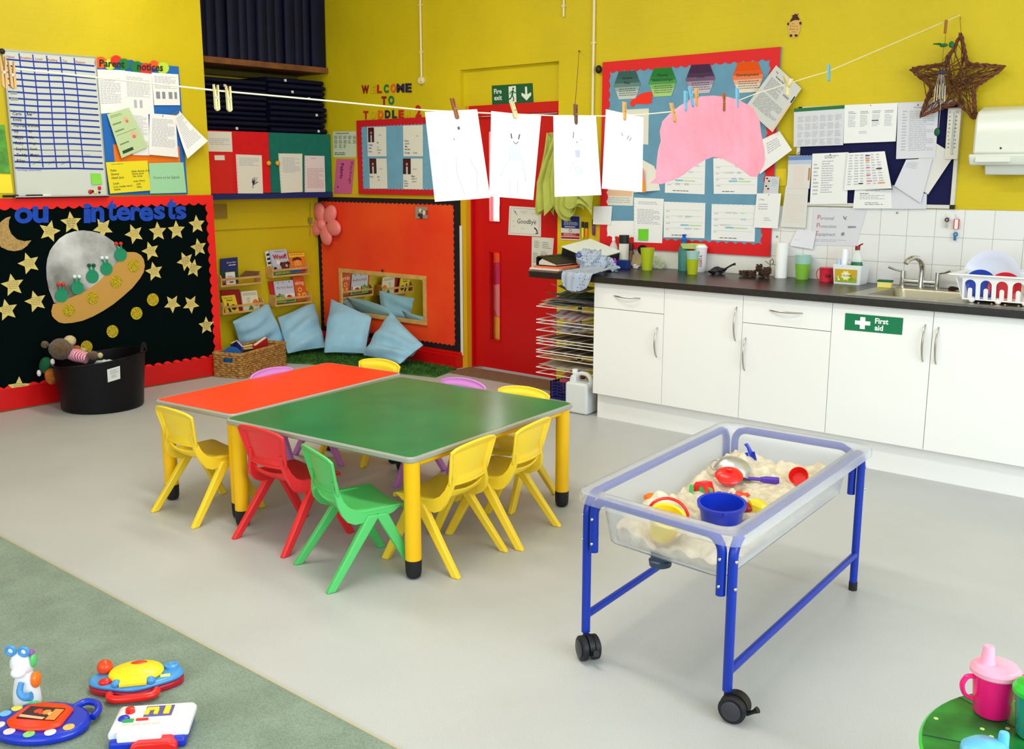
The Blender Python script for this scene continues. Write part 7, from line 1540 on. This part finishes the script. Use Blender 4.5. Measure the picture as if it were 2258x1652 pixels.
TB, TR_, TY_, TG_, TO_, TV = pl('toy_blue', (16, 50, 190)), pl('toy_red', (230, 30, 24)), pl('toy_yellow', (250, 220, 40)), pl('toy_green', (90, 200, 110)), pl('toy_orange', (250, 120, 20)), pl('toy_violet', (84, 46, 170))
def bucket(mb, r0, r1, h, m=0, wall=.003): mb.lathe([(0, 0), (r0, 0), (r1, h), (r1+.006, h), (r1+.007, h+.012), (r1-wall, h+.012), (r0-wall, .005), (0, .005)], 36, m, cap0=False, cap1=False)
p = onsand(1590, 1145, -.02); t = thing('toy_bucket', 'large dark blue bucket in the near corner of the sand tray', 'bucket', p, rot=(.10, .06, 0))
mb = MB(); bucket(mb, .058, .072, .085); obj('bucket', mb, TB, t)
for a in (-.9, 2.2): obj('handle_lug', MB().box((math.cos(a)*.079, math.sin(a)*.079, .090), (.014, .014, .012), R=rots(0, 0, a)), TB, t, False)
p = onsand(1616, 1040, .0); t = thing('metal_colander', 'shiny metal bowl turned over on the sand with wire handles', 'bowl', p, rot=(-.35, .1, 0))
obj('bowl', MB().lathe([(.070, .0), (.073, .002), (.072, .006), (.069, .018), (.058, .040), (.040, .055), (.018, .062), (0, .063)], 36, cap0=False), mat('satin_steel', (210, 210, 208), .3, .85), t)
obj('wire_handle', MB().tube([(.0+math.cos(a)*.028, .062, .03+math.sin(a)*.028) for a in [k*PI/6 for k in range(12)]], .002, 6, closed=True), CHROME, t)
obj('wire_handle', MB().tube([(-.052+math.cos(a)*.018, -.05, .012+math.sin(a)*.018) for a in [k*PI/6 for k in range(12)]], .002, 6, closed=True), STEEL, t)
p = onsand(1606, 1070, .006); t = thing('toy_mould', 'red lidded pot shaped sand mould before the metal bowl', 'sand toy', p, rot=(.35, .1, .3))
obj('pot', MB().lathe([(0, 0), (.022, 0), (.040, .02), (.047, .034), (.049, .036), (.044, .042), (.032, .05), (.02, .054), (0, .055)], 32), TR_, t); obj('knob', MB().box((0, 0, .060), (.022, .016, .014)), TR_, t, False, bevel=.003)
p = onsand(1545, 1068, .0); t = tag(obj('toy_mould', MB().prism([(-.034, 0), (-.034, .016), (-.026, .03), (-.008, .034), (.012, .034), (.032, .0), (.02, .0), (.006, .018), (-.012, .02), (-.016, 0)], lambda x, z: p+V((x, z*.3, z)), lambda x, z: p+V((x+.01, .03+z*.3, z))), TR_, bevel=.002), 'small red angular mould left of the red pot', 'sand toy')
p = onsand(1545, 1090, .0); mb = MB()
pts = [(math.cos(a)*.045, math.sin(a)*.02) for a in [PI*.05+k*PI*1.3/12 for k in range(13)]]
for (x0, y0), (x1, y1) in zip(pts, pts[1:]): mb.prism([(x0, y0), (x1, y1), (x1*.93, y1*.9), (x0*.93, y0*.9)], lambda x, y: p+V((x, y, -.004)), lambda x, y: p+V((x, y, .022)))
tag(obj('toy_cutter', mb, TG_, smooth=False), 'pale green curved sand cutter behind the big blue bucket', 'sand toy')
p = onsand(1632, 1094, .004); mb = MB(); mb.ball(p, (.024, .017, .010), 14)
for a in (.3, 1.0, 1.8, 2.6, 3.6, 4.4, 5.2, 5.9): mb.tube([p+V((math.cos(a)*.018, math.sin(a)*.013, .002)), p+V((math.cos(a)*.034, math.sin(a)*.026, .004))], [.0045, .003], 6)
tag(obj('toy_mould', mb, mat('toy_orange_red', (240, 74, 26), .35)), 'orange crab shaped mould between red pot and blue bucket', 'sand toy')
p = onsand(1668, 1128, .0); tag(obj('toy_mould', MB().lathe([(.03, 0), (.035, .012), (.03, .03), (.015, .038), (0, .04)], 6, T=T4(p, .5, .3, .4) @ M.Diagonal((1.1, .7, 1, 1))), TY_, smooth=False, bevel=.002), 'yellow sand mould at the near right of the tray', 'sand toy')
p = onsand(1640, 1146, .0); tag(obj('toy_mould', MB().ball(p, (.03, .02, .02), 14), pl('toy_dark_red', (170, 14, 22))), 'dark red mould half hidden behind the big blue bucket', 'sand toy')
p = onsand(1656, 1030, .0); t = thing('toy_scoop', 'blue scoop standing upright in the sand behind the metal bowl', 'scoop', p+V((0, 0, -.012)), rot=(-.2, -.25, .35)); t.scale = (.95, .95, .66)
mb = MB(); prof = [(.022*math.cos(a), .022*math.sin(a)) for a in [PI*k/10 for k in range(11)]]
for (x0, y0), (x1, y1) in zip(prof, prof[1:]): mb.prism([(x0, y0), (x1, y1), (x1*.86, y1*.86), (x0*.86, y0*.86)], lambda x, y: V((x, y, .0)), lambda x, y: V((x*.9, y*.9, .05)))
obj('scoop', mb, TB, t); obj('handle', MB().tube([(0, .02, .045), (-.006, .02, .08), (-.012, .014, .10)], [.009, .007, .008], 10), TB, t)
p = onsand(1645, 1062, .014); q = onsand(1718, 1070, .012); t = thing('toy_spade', 'violet toy spade lying across the sand right of the red pot', 'spade', p)
d_ = q-p; obj('handle', MB().tube([V((0, 0, 0)), d_*.45], [.006, .007], 8), TV, t); obj('blade', MB().tube([d_*.42, d_*.6, d_*.95, d_], [.008, .013, .013, .006], 10, sx=.35), TV, t)
p = onsand(1762, 1068, .016); tag(obj('toy_cup', MB().lathe([(.0, .0), (.024, 0), (.034, .03), (.032, .03), (.022, .004), (0, .004)], 30, T=T4(p, .9, .35, 0), cap0=False, cap1=False), TR_), 'red cup lying on its side at the right edge of the sand', 'cup')
p = onsand(1762, 1046, .006); tag(obj('toy_mould', MB().ball(p, (.04, .02, .012), 12), pl('toy_pale_yellow', (240, 224, 90))), 'pale yellow mould behind the red cup at the right edge', 'sand toy')
p = onsand(1440, 1108, .004); tag(obj('toy_mould', MB().lathe([(.03, 0), (.034, .008), (.026, .018), (0, .022)], 18, T=T4(p, .3, .2, .3) @ M.Diagonal((1, .7, 1, 1))), TO_), 'orange shell shaped mould at the near left of the sand', 'sand toy')
p = pz(1485, 1160, .44); p = Q(-.05, -.415, .425); t = thing('toy_bucket', 'yellow bucket with a red handle lying behind the near tray wall', 'bucket', p, rot=(.35, .25, .45))
mb = MB(); bucket(mb, .038, .052, .07); obj('bucket', mb, TY_, t)
obj('handle', MB().tube([(math.cos(a)*.062, math.sin(a)*.02, .078+.056*math.sin(a)) for a in [PI*k/12 for k in range(13)]], .005, 8), TR_, t)
# ================================================================ tub with soft toys
tc0 = V((-6.335, 3.175, 0)); tb = thing('rubber_tub', 'big black rubber tub of toys standing before the black display board', 'tub', tc0)
def tilt(mbx):
    for v_ in mbx.v:
        k = max(0, v_.z/.33); v_.z += .035*k*(v_.x*.6+v_.y*.8)/.3
    return mbx
BT = mat('black_rubber_tub', (9, 8, 13), .42, spec=.25)
mb = MB().lathe([(0, 0), (.245, 0), (.258, .012), (.263, .08), (.275, .2), (.288, .325), (.297, .328), (.297, .338), (.284, .338), (.268, .2), (.25, .02), (0, .02)], 48, cap0=False, cap1=False)
obj('tub', tilt(mb), BT, tb)
for a in (.75, .75+PI):
    mb = MB().tube([(math.cos(a+k*.30/8)*(.293+.004*math.sin(PI*(k+4)/8)), math.sin(a+k*.30/8)*(.293), .335+.045*math.sin(PI*(k+4)/8)) for k in range(-4, 5)], .012, 10); obj('handle', tilt(mb), BT, tb)
a0 = math.atan2(-.55, .83); mb = MB(); c5 = []
for (da, z) in ((-.03, .285), (.14+.03, .30), (.14+.03, .215), (-.03, .20)):
    r_ = .276+.010*(z-.2)/.1; a_ = a0+.30+da*1.4; c5.append(V((math.cos(a_)*(r_+.004), math.sin(a_)*(r_+.004), z+.012)))
nrm = (c5[1]-c5[0]).cross(c5[0]-c5[3]).normalized(); nrm = nrm if nrm.dot(V((math.cos(a0+.4), math.sin(a0+.4), 0))) > 0 else -nrm
obj('paper_label', sheet_mb(c5, nrm, [('l', .2, .15, .9, .5, 4, 1), ('l', .3, .55, .8, .8, 3, 1)], .001), [C((214, 216, 212)), GREY], tb, False)
FUR = mat('brown_fur', (96, 72, 46), .98, var=.3, vscale=60, bump=1, bscale=140, sheen=.3); CREAM = mat('cream_fur', (206, 190, 140), .98, bump=.8, bscale=140)
Tp = lambda x, y, d=0: EP+ray(x, y)*((tc0-EP).dot(FW)-d)
def fuzzy(c, r, seed, R=None):
    mb = MB().ball((0, 0, 0), r, 30, R=R); R2 = random.Random(seed)
    for v_ in mb.v: v_ *= 1+R2.uniform(-.035, .035)
    for i in range(len(mb.v)): mb.v[i] = mb.v[i]+V(c)
    return mb
hd_ = Tp(135, 770, .12); bt_ = thing('teddy_bear', 'brown teddy bear in a pink striped top lying on the tub rim', 'soft toy', hd_)
obj('head', fuzzy(hd_, (.085, .075, .07), 1), FUR, bt_, world=True, ang=180)
obj('ear', fuzzy(Tp(99, 760, .12), .024, 2), FUR, bt_, world=True, ang=180); obj('muzzle', fuzzy(Tp(154, 752, .1), (.035, .04, .036), 3), CREAM, bt_, world=True, ang=180)
STR = bpy.data.materials.new('pink_striped_fabric'); STR.use_nodes = True; nt = STR.node_tree; wv = nt.nodes.new('ShaderNodeTexWave'); wv.inputs['Scale'].default_value = 26; tc = nt.nodes.new('ShaderNodeTexCoord'); cr = nt.nodes.new('ShaderNodeValToRGB')
cr.color_ramp.elements[0].color = (*lin((236, 196, 204)), 1); cr.color_ramp.elements[1].color = (*lin((196, 60, 100)), 1); cr.color_ramp.elements[0].position = .45; cr.color_ramp.elements[1].position = .6
nt.links.new(tc.outputs['Object'], wv.inputs['Vector']); nt.links.new(wv.outputs['Fac'], cr.inputs[0]); nt.links.new(cr.outputs[0], nt.nodes['Principled BSDF'].inputs['Base Color'])
obj('striped_top', MB().tube([Tp(150, 780, .1), Tp(170, 784, .12), Tp(192, 790, .12)], [.035, .045, .038], 16), STR, bt_, world=True)
obj('arm', fuzzy(Tp(206, 784, .14), (.042, .03, .03), 5), FUR, bt_, world=True, ang=180); obj('paw', MB().ball(Tp(221, 784, .15), (.018, .018, .02), 12), CREAM, bt_, world=True)
st_ = thing('soft_toy', 'tan and orange soft toy limb behind the teddy bear in the tub', 'soft toy', Tp(178, 770, -.02)); obj('sleeve', MB().ball(Tp(168, 768, -.02), (.03, .03, .02), 12), C((170, 90, 40), .9), st_, world=True); obj('paw', MB().ball(Tp(183, 772, -.02), (.032, .02, .016), 12), CREAM, st_, world=True)
gt = thing('soft_toy', 'green and orange soft toy hanging over the left side of the tub', 'soft toy', Tp(104, 825, .12))
GRNF = mat('green_plush', (10, 84, 48), .95, bump=.5, bscale=120)
obj('body', fuzzy(Tp(101, 806, .13), (.042, .04, .062), 9, R=rots(0, .5, 0)), GRNF, gt, world=True, ang=180)
obj('head', fuzzy(Tp(113, 829, .12), (.04, .04, .058), 7), mat('orange_brown_plush', (178, 96, 26), .95, var=.2, vscale=40, bump=.6, bscale=120), gt, world=True, ang=180)
for x, y in ((116, 798), (86, 823)): obj('foot', MB().ball(Tp(x, y, .15), (.014, .014, .022), 12), C((224, 206, 214), .9), gt, world=True)
tag(obj('crumpled_paper', crumple(tuple(tc0+V((.02, .02, .30))), (.08, .06, .02), 41, .4, 24, flat=.1), C((206, 214, 206))), 'pale crumpled paper lying inside the black tub', 'paper')
tag(obj('soft_toy_heap', crumple(tuple(tc0+V((0, 0, .2))), (.19, .19, .07), 42, .1, 30, flat=.03), C((30, 28, 40), .95)), 'dark heap of toys filling the bottom of the black tub', 'toys')
# ================================================================ toys on the carpet
FZ = .0075
WTP = pl('toy_white', (238, 240, 244)); SKY = pl('toy_sky_blue', (70, 150, 214))
p = pz(62, 1556, FZ); t = thing('toy_dog', 'upright white plastic toy dog with blue glasses at the far left of the carpet', 'toy', p, rot=(0, -.0, YAW-.15)); t.scale = (1.13, 1.13, 1.13)
k_ = .172
obj('body', MB().lathe([(0, 0), (.030, .0), (.036, .012), (.034, .04), (.028, .07), (.02, .095), (0, .1)], 26, sy=.85), WTP, t)
obj('head', MB().ball((-.004, 0, .118), (.030, .028, .034), 20).ball((0, -.024, .104), (.019, .018, .014), 16), WTP, t)
for s in (-1, 1): obj('glasses_lens', MB().tube([(s*.018-.006+math.cos(a)*.012, -.012, .156+math.sin(a)*.011) for a in [k*PI/8 for k in range(16)]], .0048, 8, closed=True).ball((s*.018-.006, -.011, .156), (.009, .003, .008), 12, 1), [SKY, WTP], t)
obj('arm', MB().tube([(.012, -.032, .082), (.010, -.04, .06), (.022, -.042, .048), (.04, -.038, .05)], [.007, .008, .009, .012], 12), SKY, t)
obj('ear', MB().ball((.028, 0, .128), (.007, .012, .02), 12), TG_, t); obj('hat_button', MB().ball((.024, .0, .148), (.008, .01, .008), 12), C((160, 80, 170), .3), t)
obj('backpack', MB().ball((.030, .0, .075), (.010, .018, .022), 14), TO_, t); obj('shoe', MB().ball((.026, -.022, .013), (.02, .024, .0125), 14), TG_, t)
# yellow and blue activity toy
def disc(mb, pts, z0, z1, m=0): return mb.prism(pts, lambda x, y: V((x, y, z0)), lambda x, y: V((x, y, z1)), m)
p = pz(303, 1512, FZ); t = thing('activity_toy', 'blue and yellow musical toy with an orange carry handle on the carpet', 'toy', p, YAW+.22); t.scale = (1.1, 1.1, 1.12)
base_ = [(math.cos(a)*.112*(1+.10*math.cos(2*a)), math.sin(a)*.072*(1+.06*math.cos(4*a))) for a in [k*2*PI/44 for k in range(44)]]
obj('base', disc(MB(), base_, 0, .018), pl('toy_crimson', (180, 14, 44)), t, bevel=.004)
obj('shell', disc(MB(), [(x*1.0, y*1.0) for x, y in base_], .018, .034), SKY, t, bevel=.007)
obj('lid', MB().lathe([(.0, .034), (.070, .034), (.073, .04), (.068, .047), (.045, .052), (0, .054)], 40, sy=.82).box((0, -.058, .040), (.07, .03, .010)), TY_, t, bevel=.002)
obj('lid_window', MB().ball((.004, .030, .052), (.022, .012, .003), 16), C((214, 60, 20), .3), t)
obj('handle', MB().tube([(-.06, -.068, .016), (-.055, -.088, .015), (-.03, -.098, .015), (.03, -.098, .015), (.055, -.088, .015), (.06, -.068, .016)], .0105, 12), TR_, t)
obj('ball_knob', MB().ball((-.085, .030, .048), .021, 18), mat('toy_ball_orange', (236, 70, 24), .25), t)
obj('dial', MB().lathe([(.020, .034), (.019, .041), (.011, .042), (.010, .040), (0, .041)], 24, T=T4((.090, .022, 0))), SKY, t)
obj('mouth_button', MB().ball((-.075, -.034, .036), (.018, .013, .010), 14), TR_, t)
obj('switch_plate', MB().box((.078, -.028, .035), (.026, .012, .004)), C((236, 234, 130), .3), t, False, bevel=.001); obj('red_button', MB().ball((.060, -.014, .035), .006, 10), TR_, t)
for s in (-1, 1): obj('clasp', MB().ball((s*.044, -.055, .038), (.013, .012, .012), 12), SKY, t)
# dark blue oval learning console
p = pz(92, 1606, FZ); t = thing('learning_console', 'dark blue oval learning toy with an orange red centre panel', 'toy', p, YAW-.12); t.scale = (1.12, 1.12, 1.12)
ov = [(math.cos(a)*.122, math.sin(a)*.088) for a in [k*2*PI/48 for k in range(48)]]
obj('base', disc(MB(), ov, 0, .026), TB, t, bevel=.010)
obj('carry_handle', MB().tube([(.045, .070, .018), (.062, .100, .02), (.095, .094, .02), (.116, .062, .02), (.116, .035, .018)], .009, 12), TB, t)
pan = [(-.072, -.03), (-.05, -.052), (0, -.062), (.05, -.052), (.072, -.03), (.062, .045), (.03, .062), (-.03, .062), (-.062, .045)]
obj('centre_panel', disc(MB(), pan, .024, .036), mat('toy_orange_panel', (236, 60, 20), .3), t, bevel=.005)
c = [V((-.046, .034, .0365)), V((.046, .034, .0365)), V((.05, -.022, .0365)), V((-.05, -.022, .0365))]
obj('screen', sheet_mb(c, (0, 0, 1), [('r', 0, 0, 1, 1, 1), ('c', .35, .35, .18, 2), ('c', .6, .4, .2, 3), ('c', .75, .5, .14, 4), ('c', .48, .5, .1, 2), ('p', [(0, .7), (.7, .82), (.68, 1), (.02, .9)], 5), ('r', .75, .1, 1, 1, 3)], .001), [BLACKP, C((60, 30, 24)), C((230, 60, 24)), C((240, 140, 60)), C((240, 190, 120)), C((240, 180, 150))], t, False)
for i, (a, c_) in enumerate(((2.6, (236, 220, 90)), (3.0, (110, 180, 230)), (3.75, (226, 214, 206)), (4.3, (236, 206, 206)), (4.85, (130, 200, 110)), (5.35, (226, 226, 230)), (5.85, (236, 180, 90)))):
    q = (math.cos(a)*.101, math.sin(a)*.072, .0265); obj('picture_button', MB().lathe([(.0135, 0), (.0135, .002), (0, .0025)], 20, T=T4(q)).ball((q[0]+.005, q[1]+.004, q[2]+.002), (.006, .005, .003), 10, 1), [C(tuple(min(255, v+10) for v in c_), .3), C(c_, .3)], t)
# white toy till
p = pz(338, 1622, FZ); t = thing('toy_till', 'white and blue toy till with red and yellow buttons on the carpet', 'toy', p, YAW+.13)
obj('base', MB().box((0, 0, .014), (.20, .145, .028)), TB, t, False, bevel=.008)
obj('cover', MB().prism([(-.105, .024), (-.105, .042), (-.095, .052), (.098, .052), (.106, .042), (.106, .024)], lambda x, z: V((x, .078, z)), lambda x, z: V((x, -.055, z))), WTP, t, bevel=.006)
obj('slot_block', MB().box((-.02, -.058, .038), (.115, .03, .026)), WTP, t, False, bevel=.004)
for i in range(4): obj('coin_slot', MB().box((-.062+i*.026, -.030, .0525), (.022, .012, .002)), C((214, 210, 200), .4), t, False)
obj('sticker', MB().box((.012, .036, .0525), (.075, .055, .0015)), C((90, 84, 160), .4), t, False)
obj('key', MB().box((-.006, .046, .055), (.032, .012, .005)).box((-.018, .030, .055), (.012, .024, .005)).box((.006, .030, .055), (.012, .024, .005)), TY_, t, False, bevel=.001)
obj('key', MB().box((.034, .036, .055), (.016, .038, .005)), TY_, t, False, bevel=.001)
obj('red_knob', MB().lathe([(.013, .052), (.012, .064), (0, .066)], 20, T=T4((-.066, .040, 0))), TR_, t); obj('blue_knob', MB().lathe([(.016, .052), (.013, .057), (0, .06)], 20, T=T4((-.075, .006, 0))), TB, t)
obj('green_key', MB().box((-.060, -.010, .054), (.028, .012, .006)), pl('toy_deep_green', (40, 160, 90)), t, False); obj('red_key', MB().box((-.024, -.006, .054), (.032, .008, .004)), TR_, t, False)
obj('red_drawer', MB().prism([(-.04, .002), (.08, .002), (.08, .022), (.06, .032), (-.02, .032), (-.04, .022)], lambda x, z: V((x, -.05, z)), lambda x, z: V((x, -.095, z))), TR_, t, bevel=.005)
# ================================================================ round green table with beakers
rt = thing('round_table', 'round green leaf patterned table at the bottom right corner', 'table', (-.283, 1.955, 0))
LG = mat('leaf_green_top', (16, 96, 40), .3, c2=(34, 136, 54), vscale=11); BRG = pl('bright_green', (60, 210, 60))
obj('tabletop', MB().lathe([(0, .428), (.27, .428), (.288, .436), (.291, .444), (.286, .449)], 64), BRG, rt)
obj('printed_top', MB().lathe([(.285, .4485), (.285, .4502), (0, .4502)], 64, cap0=False), LG, rt)
mb = MB()
for (a, r0, r1, w_) in ((2.75, .06, .283, .0016), (3.45, .12, .283, .0016), (3.9, .02, .283, .0016)): mb.tube([(math.cos(a)*r0, math.sin(a)*r0, .4502), (math.cos(a)*r1, math.sin(a)*r1, .4502)], w_, 4)
obj('leaf_vein', mb, C((6, 50, 24)), rt)
obj('pale_leaf', MB().prism([(-.10, .26), (-.19, .20), (-.11, .06), (.02, .02), (.12, .10), (.06, .24)], lambda x, y: V((x, y, .4503)), lambda x, y: V((x, y, .4508))), C((40, 190, 50), .3), rt, False)
for (x, y) in ((2064, 1584), (2166, 1607), (2186, 1624), (2210, 1622), (2222, 1606)):
    q = pz(x, y, .4512)-V((-.283, 1.955, 0)); obj('spot', MB().lathe([(.0045, .4503), (.0045, .451), (0, .451)], 12, T=T4((q.x, q.y, 0))), C((196, 226, 130), .4), rt)
for a in (.8, 2.4, 3.9, 5.5): obj('leg', MB().cyl((math.cos(a)*.24, math.sin(a)*.24, 0), (math.cos(a)*.2, math.sin(a)*.2, .43), .02), BRG, rt)
def sippy(label, x, y, body, lid, rz, handles=True, sc=1.14, z=.452):
    p = pz(x, y, z); t = thing('sippy_cup', label, 'cup', p, rz); s = sc
    obj('cup', MB().lathe([(0, 0), (.028*s, 0), (.031*s, .004*s), (.037*s, .078*s), (0, .078*s)], 36), body, t)
    obj('lid', MB().lathe([(.037*s, .074*s), (.042*s, .078*s), (.042*s, .085*s), (.036*s, .092*s), (.022*s, .095*s), (0, .095*s)], 36), lid, t)
    obj('spout', MB().lathe([(.016*s, .09*s), (.0115*s, .10*s), (.0095*s, .122*s), (.0085*s, .126*s), (.003*s, .127*s), (0, .126*s)], 24, T=T4((-.014*s, .004, 0))), lid, t)
    if handles:
        for k in (-1, 1): obj('handle', MB().tube([(k*(.034*s), 0, .070*s), (k*(.048*s), 0, .070*s), (k*(.056*s), 0, .058*s), (k*(.055*s), 0, .045*s), (k*(.048*s), 0, .034*s), (k*(.036*s), 0, .028*s)], [.004, .0045, .0045, .0045, .004, .0035], 10, sx=1.6), body, t)
    return t
PKB = mat('clear_pink_plastic', (255, 24, 128), .25); PKL = pl('pale_pink_lid', (255, 170, 196))
sippy('pink sippy cup with a pale pink lid on the round green table', 2186, 1572, PKB, PKL, YAW)
sippy('teal sippy cup with a green lid at the right edge of the picture', 2282, 1622, mat('clear_teal_plastic', (40, 160, 140), .25), pl('green_lid', (40, 200, 60)), YAW+.3, handles=False)
p = pz(2168, 1716, .452); t = thing('sippy_cup', 'sky blue cup lid with a spout cut by the bottom edge of the picture', 'cup', (p.x, p.y, .452), YAW)
LB = pl('sky_blue_lid', (100, 190, 232))
obj('cup', MB().lathe([(0, 0), (.028, 0), (.036, .05), (0, .05)], 32), TB, t); obj('lid', MB().lathe([(.038, .046), (.043, .05), (.042, .058), (.03, .068), (0, .073)], 36), LB, t)
obj('spout', MB().lathe([(.010, .05), (.0095, .078), (.008, .083), (.003, .084), (0, .082)], 20, T=T4((.036, .012, 0))), LB, t)
q = pz(2128, 1520, 0); tag(obj('hair_clip', MB().tube([(q.x-.02, q.y-.015, .004), (q.x+.02, q.y+.02, .004)], .002, 6), STEEL), 'thin grey metal strip lying on the floor beyond the round table', 'clip') if False else None
